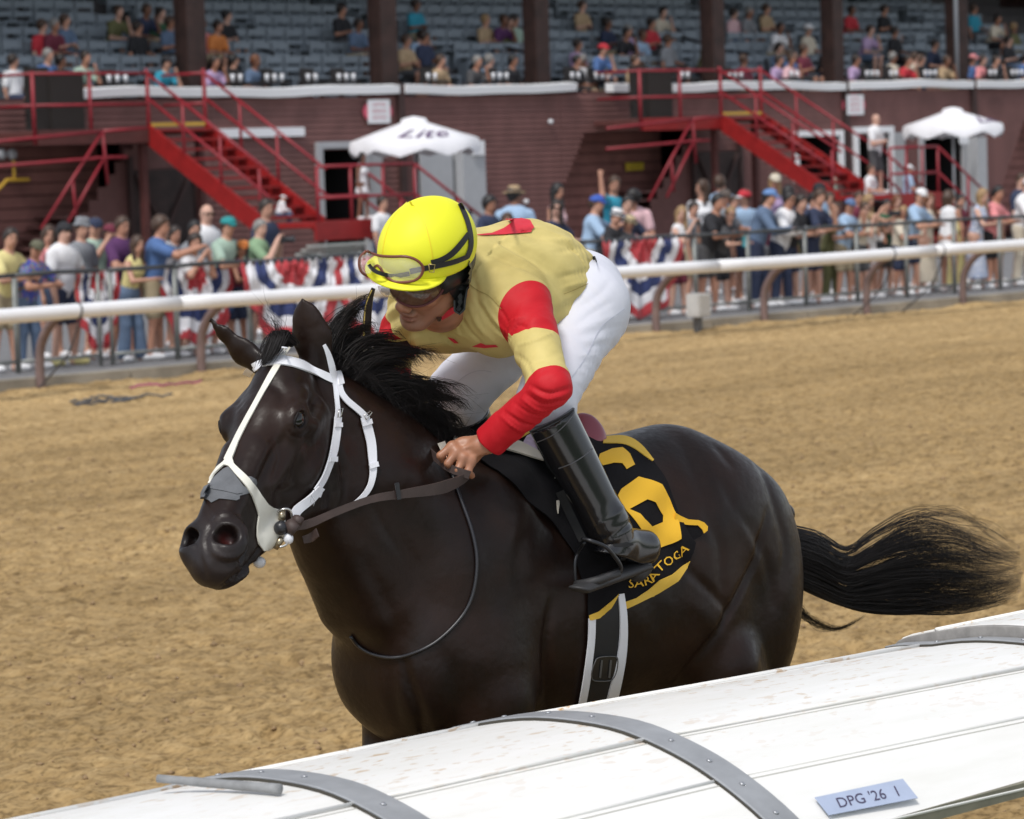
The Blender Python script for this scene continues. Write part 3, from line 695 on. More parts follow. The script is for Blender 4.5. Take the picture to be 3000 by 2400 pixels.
def build_signs():
    MW = mat('sign_white', (.78, .79, .82), rough=.5); MRd = mat('sign_pink', (.62, .10, .16), rough=.6); MTx = mat('sign_text', (.55, .12, .16), rough=.6)
    def sign(px0, py0, px1, py1, label, lines, m=MW, back=None, Y=YW - .10, tm=MTx, name='wall_sign'):
        a = atY(px0, py1, Y); b = atY(px1, py0, Y); w = b[0] - a[0]; h = b[2] - a[2]; c = ((a[0] + b[0]) / 2, Y, (a[2] + b[2]) / 2)
        s = empty(name, c, label, 'sign')
        MB().box(c, (w, .03, h)).build('panel', m, s)
        if back:
            V, F = tube_geo([(c[0], Y + .02, c[2]), (c[0], Y + .05, c[2])], w * .68, 20); V = [(c[0] + (v[0] - c[0]), v[1], c[2] + (v[2] - c[2]) * .62) for v in V]; mesh_obj('oval_back', V, F, back, s)
        for i, t in enumerate(lines):
            hh = h / (len(lines) + 1.2) * .62; text_on('lettering', t, (c[0] - w * .32, Y - .018, c[2] + h * .5 - (i + 1) * h / (len(lines) + .7) - hh * .1), (1, 0, 0), (0, 0, 1), w * .64, hh, tm, s)
        return s
    sign(1080, 292, 1140, 362, 'white notice on a pink oval, left of the dark pilaster above the left parasol', ['LIMITED', 'RESERVED', 'SEATING'], back=MRd)
    sign(2481, 278, 2528, 337, 'white notice on a pink oval above the standing man in white shirt', ['LIMITED', 'RESERVED', 'SEATING'], back=MRd)
    sign(1834, 476, 1884, 500, 'small yellow warning sign inside the dark stair recess', ['CAUTION', 'WATCH STEP'], mat('sign_yellow', (.62, .46, .04), rough=.6), None, YW + .80, mat('sign_black', (.03, .03, .02), rough=.6))
    a = atY(640, 385, YW - .12); b = atY(893, 385, YW - .12)
    o = MB().box(((a[0] + b[0]) / 2, YW - .08, a[2] + -.04), (b[0] - a[0], .08, .17)).build('white_board', MW); tag(o, 'long narrow white board on the wall right of the left stairs', 'board')
    s = sign(1385, 412, 1418, 455, 'small blank white plate beside the left parasol canopy', [], Y=YW - .4)
    s = sign(2812, 390, 2836, 422, 'small blank white plate beneath the right parasol canopy', [], Y=YW - .5)
    for px, py, lb in ((1610, 357, 'small round white lamp on the boards above the spectators'), (1538, 591, 'small round white lamp low on the boards behind the man in straw hat')):
        p = atY(px, py, YW - .05); V, F = tube_geo([p, p - np.array([0, .07, 0])], [.05, .045], 10); tag(mesh_obj('wall_lamp', V, F, MW, smooth=True), lb, 'lamp')
    y = mat('pipe_yellow', (.50, .30, .03), rough=.5)
    L = [atY(40, 470, YW - .2), atY(42, 520, YW - .2)]; q = [atY(-10, 560, YW - .2), atY(20, 528, YW - .2), atY(85, 526, YW - .2)]
    mb = MB(); mb.tube(L, .03, 8); mb.tube(q, .035, 8); tag(mb.build('yellow_hook', y), 'yellow bent pipe bracket on the dark wall at the far left', 'bracket')
    for k, px in enumerate((6, 36)):
        p = atY(px, 452, YW - .15); o = tag(Ell_obj('flood_lamp', p, (.10, .07, .10), mat('lamp_grey', (.35, .36, .38), rough=.4)), 'small grey floodlight on the dark wall, ' + ('at the very left edge' if k == 0 else 'right one of the pair'), 'lamp', 'pair of floodlights')
    # grey electrical box on the kerb, hoses on the sand
    e = empty('utility_box', (31.9, 28.8, 0), 'light grey electrical box on a short post at the kerb', 'box')
    p0 = atY(2040, 950, 28.75)
    MB().box((p0[0] + .02, 28.72, .40), (.24, .22, .31)).build('cabinet', mat('box_grey', (.55, .55, .54), rough=.6, var=.1, scale=5), e)
    MB().box((p0[0] + .02, 28.60, .40), (.20, .02, .27)).build('lid', mat('box_grey2', (.45, .44, .42), rough=.6), e)
    MB().box((p0[0] + .02, 28.74, .12), (.09, .09, .26)).build('post', mat('box_post', (.12, .12, .12), rough=.7), e)
    for k, (pp, c, lb) in enumerate((([(205, 1166), (250, 1158), (310, 1152), (350, 1158), (420, 1148), (505, 1142)], (.10, .11, .12), 'grey hose lying in loops on the sand by the kerb'),
                                     ([(380, 1128), (420, 1126), (480, 1124), (540, 1116), (590, 1112)], (.35, .06, .16), 'pink hose lying along the foot of the kerb'),
                                     ([(215, 1172), (300, 1160), (400, 1152), (300, 1166), (225, 1176)], (.07, .08, .10), 'dark cable coiled on the sand beside the grey hose'))):
        P = spline([atZ(x, y, .06) for x, y in pp], 6); P[:, 2] = dirt_h(P[:, 0], P[:, 1]) + .02; V, F = tube_geo(P, .012, 8)
        tag(mesh_obj('hose', V, F, mat('hose%d' % k, c, rough=.6), smooth=True), lb, 'hose')
    b = empty('bench', (28, 33, .16), 'grey slatted bench top behind the barrier under the stairs', 'bench')
    for i in range(3):
        a = atY(905, 722 + i * 12, 33); c = atY(1075, 716 + i * 12, 33); MB().box(((a[0] + c[0]) / 2, 33 + i * .12, a[2]), (c[0] - a[0], .11, .035)).build('slat', mat('bench_grey', (.36, .37, .35), rough=.6, var=.1), b)
    for t in (.15, .85):
        a = atY(905, 734, 33); c = atY(1075, 728, 33); x = a[0] + (c[0] - a[0]) * t; MB().box((x, 33.1, (a[2] + .12) / 2), (.06, .3, a[2] - .2)).build('leg', mat('bench_grey', (.36, .37, .35)), b)
def Ell_obj(name, c, r, m, parent=None, R=None, n=14):
    V = []; F = []; Rm = np.eye(3) if R is None else np.array(R)
    for i in range(1, n):
        for k in range(n * 2):
            th = math.pi * i / n; ph = math.pi * k / n; V.append(np.array(c) + Rm.T @ (np.array(r) * (math.sin(th) * math.cos(ph), math.sin(th) * math.sin(ph), math.cos(th))))
    top = len(V); V.append(np.array(c) + Rm.T @ np.array((0, 0, r[2]))); V.append(np.array(c) - Rm.T @ np.array((0, 0, r[2]))); m2 = n * 2
    for i in range(n - 2):
        for k in range(m2): F.append((i * m2 + k, (i + 1) * m2 + k, (i + 1) * m2 + (k + 1) % m2, i * m2 + (k + 1) % m2))
    for k in range(m2): F.append((top, k, (k + 1) % m2)); F.append((top + 1, (n - 2) * m2 + (k + 1) % m2, (n - 2) * m2 + k))
    return mesh_obj(name, V, F, m, parent, smooth=True)

# ------------------------------------------------------------------ near inner rail with its wide white cover
PROF = [(5.165, 1.085), (5.14, 1.124), (5.03, 1.155), (4.89, 1.182), (4.76, 1.192), (4.62, 1.190), (4.51, 1.172), (4.40, 1.142), (4.31, 1.106), (4.22, 1.060), (4.135, 1.006)]
def build_near_rail():
    MWh = mat('cover_white', (.82, .82, .80), rough=.42, spec=.4); nt = MWh.node_tree; b = nt.nodes['Principled BSDF']
    tc = nt.nodes.new('ShaderNodeTexCoord').outputs['Object']
    sp = noise(nt, 42, 3, .5, vec=tc, stretch=(.45, 1.3, 1)); pt = noise(nt, 3.2, 3, .5, vec=tc, stretch=(.6, 1, 1)); dl = noise(nt, 9, 5, .6, vec=tc, stretch=(.3, 2, 1))
    m1 = _ramp(nt, sp, [(.585, (0, 0, 0)), (.64, (1, 1, 1))]); m2 = _ramp(nt, pt, [(.40, (.15, .15, .15)), (.60, (1, 1, 1))])
    sep = nt.nodes.new('ShaderNodeSeparateXYZ'); nt.links.new(tc, sep.inputs[0])
    mr = nt.nodes.new('ShaderNodeMapRange'); mr.inputs[1].default_value = -.34; mr.inputs[2].default_value = .30; nt.links.new(sep.outputs[1], mr.inputs[0])
    mm = mixc(nt, 1., mixc(nt, 1., m1, m2, 'MULTIPLY'), mr.outputs[0], 'MULTIPLY')
    base = _ramp(nt, dl, [(.3, (.76, .75, .71)), (.6, (.81, .80, .775))])
    nt.links.new(mixc(nt, mm, base, (.50, .32, .15)), b.inputs['Base Color'])
    MG = mat('hoop_grey', (.36, .37, .385), rough=.5, metal=.35, var=.12, scale=14, bumps=(60, .2, .001)); MD = mat('seam_dark', (.05, .045, .035), rough=.9)
    MU = mat('cover_underside', (.20, .19, .14), rough=.8, var=.3, scale=8); MB_ = mat('rivet', (.45, .46, .48), rough=.35, metal=.7)
    P = spline([(a, c, 0) for a, c in PROF], 3)[:, :2]; cen = np.array([4.62, .75])
    nrm = []
    for i in range(len(P)):
        t = P[min(i + 1, len(P) - 1)] - P[max(i - 1, 0)]; q = np.array([t[1], -t[0]]); q /= np.linalg.norm(q)
        if q @ (P[i] - cen) < 0: q = -q
        nrm.append(q)
    nrm = np.array(nrm)
    def strip(name, x0, x1, i0, i1, off, th, m, parent, sag=(0., 0.)):
        i0 *= 3; i1 *= 3; cr = np.clip(np.arange(i0, i1 + 1) / 7., 0, 1)
        q = P[i0:i1 + 1] + nrm[i0:i1 + 1] * off; u = q - nrm[i0:i1 + 1] * th; k = len(q)
        V = [(x, a, c - sg * k2) for x, sg in ((x0, sag[0]), (x1, sag[1])) for (a, c), k2 in zip(q, cr)] + [(x, a, c - sg * k2) for x, sg in ((x0, sag[0]), (x1, sag[1])) for (a, c), k2 in zip(u, cr)]; F = []
        for j in range(k - 1): F += [(j, j + 1, k + j + 1, k + j), (2 * k + j, 3 * k + j, 3 * k + j + 1, 2 * k + j + 1)]
        for j in range(k - 1): F += [(j, 2 * k + j, 2 * k + j + 1, j + 1), (k + j, k + j + 1, 3 * k + j + 1, 3 * k + j)]
        F += [(0, k, 3 * k, 2 * k), (k - 1, 3 * k - 1, 4 * k - 1, 2 * k - 1)]
        o = mesh_obj(name, V, F, m, parent); bv = o.modifiers.new('soft_edges', 'BEVEL'); bv.width = .003; bv.segments = 2; bv.limit_method = 'ANGLE'
        for p in o.data.polygons: p.use_smooth = len(p.vertices) == 4 and False
        return o
    root = empty('inner_rail_cover', (5.5, 4.65, 0), 'wide curved white plastic cover of the near rail with grey hoops', 'railing')
    secs = [(-1.0, 1.2, 0), (1.205, 2.45, 0), (2.455, 3.935, 0), (3.94, 4.785, 0), (4.79, 6.33, 0), (6.36, 7.9, .004), (7.905, 9.4, .0), (9.405, 10.9, 0), (10.905, 12.4, 0)]
    for x0, x1, up in secs:
        a = .012; sg = (0., .034) if x0 == 4.79 else (0., 0.)
        strip('edge_lip', x0 + a, x1 - a, 0, 2, .004 + up, .02, MWh, root, sg)
        strip('cover_panel', x0 + a, x1 - a, 2, 6, 0 + up, .018, MWh, root, sg); strip('cover_panel', x0 + a, x1 - a, 6, 8, .0008 + up, .018, MWh, root, sg); strip('cover_panel', x0 + a, x1 - a, 8, 10, 0.0016 + up, .018, MWh, root, sg)
        for i, off in ((6, .0012), (8, .002)):      # the joints between the panels
            i *= 3; y, z = P[i] + nrm[i] * (off + up - .0015); V, F = tube_geo([(x0 + a, y, z), (x1 - a, y, z - sg[1])], .0024, 6); mesh_obj('joint', V, F, mat('joint_grey', (.50, .49, .45), rough=.7), root)
            y, z = P[i] + nrm[i] * (off + up) + np.array([.016, .006]); V, F = tube_geo([(x0 + a, y, z), (x1 - a, y, z - sg[1])], .0045, 8); mesh_obj('rib', V, F, MWh, root, smooth=True)
        y, z = P[6] + nrm[6] * (.002 + up); V, F = tube_geo([(x0 + a, y, z), (x1 - a, y, z - sg[1] * .85)], .006, 8); mesh_obj('rib', V, F, MWh, root, smooth=True)
        y, z = P[30]; MB().box(((x0 + x1) / 2, y + .012, z - .018 + up), (x1 - x0 - .02, .02, .030)).build('lower_edge', MU, root)
    for x in (1.2, 2.45, 3.975, 4.79, 6.335, 7.9, 9.4, 10.9):
        w = .088 if x < 6 else .05
        h = empty('hoop', (0, 0, 0)); bpy.data.objects.remove(h)
        hs = (.034, .034) if x == 6.335 else (0., 0.); o = strip('hoop', x - w / 2 - .012, x + w / 2 - .012, 1, 10, .0095, .006, MG, root, hs)
        strip('hoop_gasket', x - w / 2 - .016, x - w / 2 - .0125, 1, 10, .0060, .010, MD, root, hs)
        for i in (1.5, 2.3, 3.3, 4.3, 6.2, 7.2, 8.2, 9.2):
            j = int(i * 3); f = i * 3 - j; q = P[j] * (1 - f) + P[j + 1] * f + nrm[j] * .0098 - np.array([0, hs[0]]); d = nrm[j] * .003
            V, F = tube_geo([(x - .012, q[0], q[1]), (x - .012, q[0] + d[0], q[1] + d[1])], [.007, .005], 8); mesh_obj('rivet', V, F, MB_, o, smooth=True)
    # the end of the next section stands proud, its cut edge grey
    strip('end_plate', 6.352, 6.3715, 0, 10, .003, .06, mat('end_plate_grey', (.27, .26, .25), rough=.7, var=.25, scale=20), root)
    for x in (2.0, 3.5, 5.0, 6.5, 8.0, 9.5):      # slanting stanchions below
        V, F = tube_geo(spline([(x, 4.62, 1.10), (x, 4.45, 1.02), (x, 4.15, .80), (x, 3.8, .2), (x, 3.7, -.1)], 5), .035, 10); mesh_obj('stanchion', V, F, MG, root, smooth=True)
    V, F = tube_geo([(-1, 4.75, 1.10), (12.4, 4.75, 1.10)], .045, 12); mesh_obj('inner_tube', V, F, MG, root, smooth=True)
    # blue tape with handwriting
    def onp(px, py):
        d = ray(px, py); best = None
        for (y0, z0), (y1, z1), nn in zip(P[:-1], P[1:], nrm):
            for t in np.linspace(0, 1, 120):
                Y = y0 + (y1 - y0) * t; z = z0 + (z1 - z0) * t; p = CAM + d * (Y / d[1]); e = abs(p[2] - z)
                if best is None or e < best[0]: best = (e, p + np.array([0, *nn]) * .0085)
        return best[1]
    # loose grey pipe lying on the cover
    p1 = onp(620, 2322) + np.array([0, 0, .010]); p2 = onp(822, 2334) + np.array([0, 0, .006]); a = p1 + (p1 - p2) * .78
    ps = [a + (p2 - a) * t for t in (0, .25, .28, .6, .63, .9, .93, 1.0)]
    V, F = tube_geo(ps, [.0085, .0085, .0095, .0095, .0102, .0102, .011, .011], 12); tag(mesh_obj('loose_pipe', V, F, mat('pipe_grey', (.24, .245, .25), rough=.75, var=.2, scale=30), smooth=True), 'short grey pipe lying across the near rail cover at lower left', 'pipe')
    c = [onp(*q) for q in ((2382, 2347), (2640, 2292), (2684, 2348), (2423, 2399))]
    t = empty('tape_label', c[0], 'strip of blue tape with handwriting on the near rail cover', 'label')
    nn = _n(np.cross(c[1] - c[0], c[3] - c[0])); nn = nn if nn[2] > 0 else -nn
    V = [q + nn * .0012 for q in c] + [q for q in c]
    mesh_obj('tape', V, [(0, 3, 2, 1), (0, 1, 5, 4), (1, 2, 6, 5), (2, 3, 7, 6), (3, 0, 4, 7)], mat('blue_tape', (.38, .44, .58), rough=.7, var=.05), t)
    T, FT = text_geo("DPG '26  1", .25); lo, hi = T.min(0), T.max(0); T = (T - lo) / np.maximum(hi - lo, 1e-6)
    W = []
    for q in T:
        u = .16 + .70 * q[0]; v = .76 - .52 * q[1]; W.append((c[0] * (1 - u) + c[1] * u) * (1 - v) + (c[3] * (1 - u) + c[2] * u) * v + nn * .0022)
    mesh_obj('lettering', W, FT, mat('marker_ink', (.06, .05, .10), rough=.6), t)
# ------------------------------------------------------------------ spectators
SKIN = [mat('skin%d' % i, c, rough=.55, var=.06, scale=20) for i, c in enumerate([(.50, .27, .19), (.42, .21, .14), (.34, .16, .10), (.20, .09, .055), (.56, .33, .25)])]
def cloth(c): return mat('cloth_%02x%02x%02x' % tuple(int(255 * v) for v in c), c, rough=.85, var=.10, scale=7, bumps=(28, .35, .006))
HAIRC = {'black': (.012, .010, .010), 'brown': (.055, .028, .016), 'dark': (.025, .015, .011), 'blond': (.30, .19, .09), 'grey': (.22, .21, .20), 'red': (.14, .05, .02)}
C_ = dict(white=(.72, .72, .74), black=(.018, .018, .022), navy=(.025, .035, .075), blue=(.07, .14, .32), ltblue=(.32, .45, .62), teal=(.03, .28, .40), green=(.22, .34, .20), mint=(.34, .46, .38), yellow=(.66, .58, .26), purple=(.085, .025, .10), grey=(.22, .23, .25),
          denim=(.10, .15, .24), khaki=(.36, .30, .20), cream=(.58, .52, .42), pink=(.72, .26, .27), ltpink=(.70, .45, .48), maroon=(.14, .02, .04), red=(.50, .03, .045), tan=(.42, .30, .18), dkgrey=(.07, .07, .075), olive=(.12, .12, .05), lav=(.42, .30, .48), orange=(.6, .2, .05), dkgreen=(.03, .10, .05))
ARM = {'down': ((.02, .07, -.28), (.06, .05, -.53)), 'fold': ((.07, .07, -.27), (.22, -.16, -.22)), 'phone': ((.20, .13, -.20), (.30, -.09, .10)), 'rail': ((.17, .12, -.24), (.38, -.10, -.22)), 'chin': ((.24, .02, -.22), (.24, -.08, .06)),
       'point': ((.25, .08, -.10), (.50, .02, -.02)), 'up': ((.05, .22, .12), (.02, .20, .38)), 'hip': ((-.05, .20, -.22), (.04, .05, -.38)), 'lap': ((.06, .07, -.27), (.30, -.04, -.30))}
def flower(k):
    m = mat('flower_print%d' % k, (.2, .2, .4), rough=.85)
    if 'done' not in m:
        nt = m.node_tree; f = noise(nt, 22, 2, .5); st = [(0, (.05, .07, .40)), (.42, (.12, .10, .45)), (.50, (.05, .25, .12)), (.56, (.45, .06, .10)), (.62, (.10, .30, .55))] if k == 1 else [(0, (.60, .62, .68)), (.46, (.16, .26, .48)), (.55, (.62, .64, .70))]
        nt.links.new(_ramp(nt, f, st, False), nt.nodes['Principled BSDF'].inputs['Base Color']); m['done'] = 1
    return m
def skeleton(s, yaw, lean, arms, pose='stand', base=(0, 0, 0), head_yaw=0., head_pitch=0., wide=1.):
    d = np.array([math.cos(yaw), math.sin(yaw), 0]); l = np.array([-math.sin(yaw), math.cos(yaw), 0]); z = np.array([0, 0, 1.]); B = np.array(base, float)
    J = {}
    if pose == 'sit':
        hip = B + z * .50 * s - d * .05 * s
        for n, q in (('L', 1), ('R', -1)):
            J['hip' + n] = hip + l * q * .09 * s; J['knee' + n] = hip + (d * .44 + l * q * .13 - z * .01) * s; J['ank' + n] = J['knee' + n] + (-d * .02 - z * .42) * s
    else:
        hip = B + z * .93 * s - d * (.10 + lean * .45) * s
        for n, q in (('L', 1), ('R', -1)):
            J['hip' + n] = hip + l * q * .085 * s; J['ank' + n] = B + (l * q * .12 + z * .09 - d * .10 + d * .06 * q) * s - d * lean * .35 * s; J['knee' + n] = (J['hip' + n] + J['ank' + n]) / 2 + d * .03 * s
    t = d * math.sin(lean) + z * math.cos(lean)
    J['bulk'] = wide ** 1.3; J['hip'] = hip; J['neck'] = hip + t * .52 * s; J['t'] = t; hd_ = _n(t * .35 + z * .65 + d * .12); J['head'] = J['neck'] + hd_ * .185 * s; J['up'] = _n(hd_ + d * head_pitch)
    J['hd'] = np.array([math.cos(yaw + head_yaw), math.sin(yaw + head_yaw), -head_pitch]); J['d'] = d; J['l'] = l; J['s'] = s
    for n, q in (('L', 1), ('R', -1)):
        a = arms[0 if n == 'L' else 1]; e, h = (ARM[a] if isinstance(a, str) else a); S = J['neck'] - t * .07 * s + l * q * .165 * s * wide; J['sh' + n] = S
        J['el' + n] = S + (d * e[0] + l * q * e[1] + z * e[2]) * s; J['ha' + n] = S + (d * h[0] + l * q * h[1] + z * h[2]) * s
    return J
def person_prims(J, fem=False):
    s = J['s']; P = []; l = J['l']; t = J['t']; hip, neck = J['hip'], J['neck']; h = J['head']
    hr = _n(J['hd']); up = _n(J['up'] - hr * (J['up'] @ hr)); lat = np.cross(up, hr); R = np.array([hr, lat, up])
    hp = [Ell(h + up * .02 * s, (.098 * s, .076 * s, .108 * s), R, .02), Ell(h + hr * .025 * s - up * .055 * s, (.062 * s, .052 * s, .060 * s), R, .03), Cone(h + hr * .090 * s + up * .012 * s, h + hr * .108 * s - up * .018 * s, .010 * s, .014 * s, .012),
          Ell(h + lat * .078 * s - hr * .005, (.018 * s, .010 * s, .030 * s), R, .01), Ell(h - lat * .078 * s - hr * .005, (.018 * s, .010 * s, .030 * s), R, .01), Ell(h + hr * .088 * s - up * .05 * s, (.012 * s, .024 * s, .010 * s), R, .012)]
    P += hp + [Cone(h - up * .05 * s, neck - t * .03 * s, .052 * s, .06 * s, .03)]
    w = (.86 if fem else 1.) * J.get('bulk', 1.)
    tor = [Cone(J['shL'] * .72 + J['shR'] * .28 - t * .01 * s, J['shR'] * .72 + J['shL'] * .28 - t * .01 * s, .075 * s * w, .075 * s * w, .05), Cone(neck - t * .14 * s, hip + t * .17 * s, .150 * s * w, .130 * s * (.84 if fem else 1), .06, 0, (J['d'], .72)), Cone(hip + l * .05 * s, hip - l * .05 * s, .115 * s, .115 * s, .06), Cone(hip + t * .15 * s, hip, .125 * s * w, .13 * s, .05, 0, (J['d'], .80))]
    if fem: tor.append(Cone(neck - t * .19 * s + J['d'] * .08 * s + l * .05 * s, neck - t * .19 * s + J['d'] * .08 * s - l * .05 * s, .062 * s, .062 * s, .04))
    arms = []; legs = []; feet = []; hands = []
    for n, q in (('L', 1), ('R', -1)):
        arms.append((Cone(J['sh' + n], J['el' + n], .052 * s * w, .040 * s * w, .03), Cone(J['el' + n], J['ha' + n], .039 * s * w, .026 * s * w, .02)))
        f = _n(J['ha' + n] - J['el' + n]); c = J['ha' + n] + f * .045 * s; hands.append(Ell(c, (.052 * s, .034 * s, .022 * s), np.array([f, _n(np.cross(f, (0.1, .2, 1))), _n(np.cross(f, np.cross(f, (0.1, .2, 1))))]), .02))
        sd = _n(np.cross(f, (0.1, .2, 1)))
        for k in range(4): a = c + f * .035 * s + sd * (k - 1.5) * .017 * s; hands.append(Cone(a, a + f * (.048 - .006 * abs(k - 1.3)) * s - np.array([0, 0, .022 * s]), .0095 * s, .0075 * s, .008))
        hands.append(Cone(c - sd * .03 * s, c - sd * .045 * s + f * .04 * s - np.array([0, 0, .01]), .011 * s, .009 * s, .012))
        legs.append((Cone(J['hip' + n], J['knee' + n], .088 * s, .058 * s, .04), Cone(J['knee' + n], J['ank' + n], .056 * s, .036 * s, .03)))
        a = J['ank' + n]; fo = J['d'] * .92 + l * q * .25; feet.append([Ell(a + fo * .07 * s - np.array([0, 0, .045 * s]), (.135 * s, .048 * s, .042 * s), np.array([_n(fo), _n(np.cross((0, 0, 1), fo)), (0, 0, 1)]), .02), Cone(a, a - np.array([0, 0, .05 * s]), .04 * s, .045 * s, .02)])
    return dict(head=hp, P=P, tor=tor, arms=arms, legs=legs, feet=feet, hands=hands, h=h, hr=hr, up=up, lat=lat, R=R)
def make_person(spec, root, h=.02):
    """spec: dict with skin, top, bottom, hair ... ; builds body and clothing parts under root"""
    J = spec['J']; G = person_prims(J, spec.get('fem', False)); s = J['s']; up = G['up']; hr = G['hr']; lat = G['lat']; hc = G['h']; z = np.array([0, 0, 1.])
    body = G['P'] + G['tor'] + [a for p in G['arms'] for a in p] + G['hands'] + [a for p in G['legs'] for a in p] + [f for p in G['feet'] for f in p]
    def emit(name, prims, m, off=0., hh=h, pi=1):
        sh = Shape(prims); sh.off = off; V, F = nets(sh, hh, proj_it=pi)
        if len(F): return mesh_obj(name, V, F, m, root, smooth=True)
    emit('body', body, SKIN[spec.get('skin', 0)], 0, h * .75)
    top = spec.get('top', 'tee'); tc = cloth(spec['tc'] if isinstance(spec['tc'], tuple) else C_[spec['tc']]); bc = cloth(C_[spec.get('bc', 'navy')])
    if spec.get('patt'): tc = flower(spec['patt'])
    tp = list(G['tor']); 
    if top == 'tank': tp = [Cone(J['neck'] - J['t'] * .10 * s, J['hip'] + J['t'] * .12 * s, .135 * s, .125 * s, .06, 0, (J['d'], .74)), Cone(J['neck'] - J['t'] * .19 * s + J['d'] * .075 * s + J['l'] * .05 * s, J['neck'] - J['t'] * .19 * s + J['d'] * .075 * s - J['l'] * .05 * s, .062 * s, .062 * s, .04), Cone(J['shL'] * .65 + J['shR'] * .35 + J['t'] * .03 * s, J['neck'] - J['t'] * .2 * s, .035 * s, .05 * s), Cone(J['shR'] * .65 + J['shL'] * .35 + J['t'] * .03 * s, J['neck'] - J['t'] * .2 * s, .035 * s, .05 * s)]
    else:
        for up_, lo_ in G['arms']:
            if top == 'long': tp += [Cone(up_.a, up_.b, .062 * s, .05 * s, .03), Cone(lo_.a, lo_.a + (lo_.b - lo_.a) * .9, .048 * s, .038 * s, .02)]
            else: tp += [Cone(up_.a, up_.a + (up_.b - up_.a) * .62, .064 * s, .060 * s, .03)]
    tp.append(Half(hc - up * .085 * s, up, .01))
    if spec.get('dress'):
        k = spec['dress']; c0 = J['hip']; tp += [Cone(c0, c0 - z * k * s, .135 * s, (.17 + .10 * k) * s, .06, 0, (J['d'], .8))]; tp.append(Half(c0 - z * k * s, -z, .01))
    else: tp.append(Half(J['hip'] - z * spec.get('hem', .03) * s, -z if spec.get('pose') != 'sit' else -z, .01))
    emit('shirt' if not spec.get('dress') else 'dress', tp, tc, .012)
    if not spec.get('dress'):
        ln = {'shorts': .85, 'pants': 2.0, 'jeans': 2.0, 'skirt': .6}[spec.get('bot', 'shorts')]; bp = [Cone(J['hip'] + J['l'] * .05 * s, J['hip'] - J['l'] * .05 * s, .118 * s, .118 * s, .05), Cone(J['hip'] + J['t'] * .06 * s, J['hip'], .125 * s, .12 * s, .05, 0, (J['d'], .82))]
        for u_, l_ in G['legs']:
            fl = .012 if spec.get('bot') != 'jeans' else .016
            bp.append(Cone(u_.a, u_.a + (u_.b - u_.a) * min(1, ln), .095 * s, (.082 if ln < 1 else .066) * s, .03))
            if ln > 1: bp.append(Cone(l_.a, l_.a + (l_.b - l_.a) * .93, .064 * s, (.058 if spec.get('bot') != 'jeans' else .085) * s, .03))
        emit('trousers' if ln > 1 else ('skirt' if ln == .6 else 'shorts'), bp, bc, .012)
    sc = cloth(C_[spec.get('shoe', 'white')])
    for f in G['feet']: emit('shoe', f[:1], sc, .006)
    hm = mat('hair_' + spec.get('hair', 'brown'), HAIRC[spec.get('hair', 'brown')], rough=.5, var=.3, scale=25, bumps=(60, .5, .006))
    hs = spec.get('hs', 'short'); R = G['R']
    if hs != 'bald':
        q = .035 if hs == 'curly' else .018
        hp = [Ell(hc + up * .030 * s - hr * .012 * s, ((.100 + q * .5) * s, (.080 + q * .6) * s, (.106 + q * .6) * s), R, .02)]
        if hs == 'long': hp += [Cone(hc - hr * .06 * s - up * .02 * s, hc - hr * .07 * s - z * .26 * s, .070 * s, .050 * s, .04), Cone(hc + lat * .065 * s - hr * .02 * s, hc + lat * .075 * s + hr * .02 * s - z * .22 * s, .034 * s, .025 * s, .03), Cone(hc - lat * .065 * s - hr * .02 * s, hc - lat * .075 * s + hr * .02 * s - z * .22 * s, .034 * s, .025 * s, .03)]
        hp.append(Cone(hc + hr * .14 * s - up * .05 * s, hc + hr * .125 * s + up * .022 * s, .085 * s, .062 * s, .012, 1))
        if hs != 'long': hp.append(Half(hc + hr * .028 * s, -up * .7 + hr * .72, .01))
        emit('hair', hp, hm, .002)
    hat = spec.get('hat')
    if hat:
        kc = cloth(spec['hc'] if isinstance(spec.get('hc'), tuple) else C_[spec.get('hc', 'navy')]); bd = hr if hat != 'capback' else -hr
        if hat in ('cap', 'capback'):
            hp = [Ell(hc + up * .045 * s, (.112 * s, .094 * s, .092 * s), R, .01), Half(hc + up * .035 * s, -up, .006)]
            emit('cap', hp, kc, .004); emit('cap_brim', [Ell(hc + bd * .115 * s + up * .036 * s - up * .008 * s, (.072 * s, .072 * s, .010 * s), R, .01)], cloth(C_[spec['brim']]) if spec.get('brim') else kc, .003)
        else:
            br = {'straw': .15, 'fedora': .135, 'cowboy': .18, 'bucket': .13}[hat]
            ch = [Cone(hc + up * .06 * s, hc + up * .115 * s, .092 * s, .082 * s, .01), Half(hc + up * .15 * s, up, .02), Half(hc + up * .05 * s, -up, .004), Ell(hc + up * .052 * s, (br * s, br * s * (.8 if hat == 'cowboy' else .93), .014 * s), R, .02)]
            o = emit('hat', ch[:3], kc, .004); emit('hat_brim', [ch[3]], kc, .002)
            if hat != 'bucket': emit('hat_band', [Cone(hc + up * .062 * s, hc + up * .080 * s, .094 * s, .092 * s, .01), Half(hc + up * .088 * s, up, .004), Half(hc + up * .056 * s, -up, .004)], cloth(C_['black']), .007)
    if spec.get('sun'):
        mg = mat('sunglass', (.012, .010, .012), rough=.15, spec=.8)
        mb = MB(); c0 = hc + hr * .100 * s + up * .022 * s
        for q in (-1, 1): mb.box(c0 + lat * q * .030 * s, (.016 * s, .046 * s, .030 * s), R.T)
        mb.box(c0, (.012 * s, .02 * s, .008 * s), R.T); 
        for q in (-1, 1): mb.box(hc + hr * .05 * s + lat * q * .082 * s + up * .026 * s, (.11 * s, .006 * s, .010 * s), R.T)
        mb.build('sunglasses', mg, root)
    else:      # eyes and mouth
        me_ = mat('eye_dark', (.03, .02, .018), rough=.3)
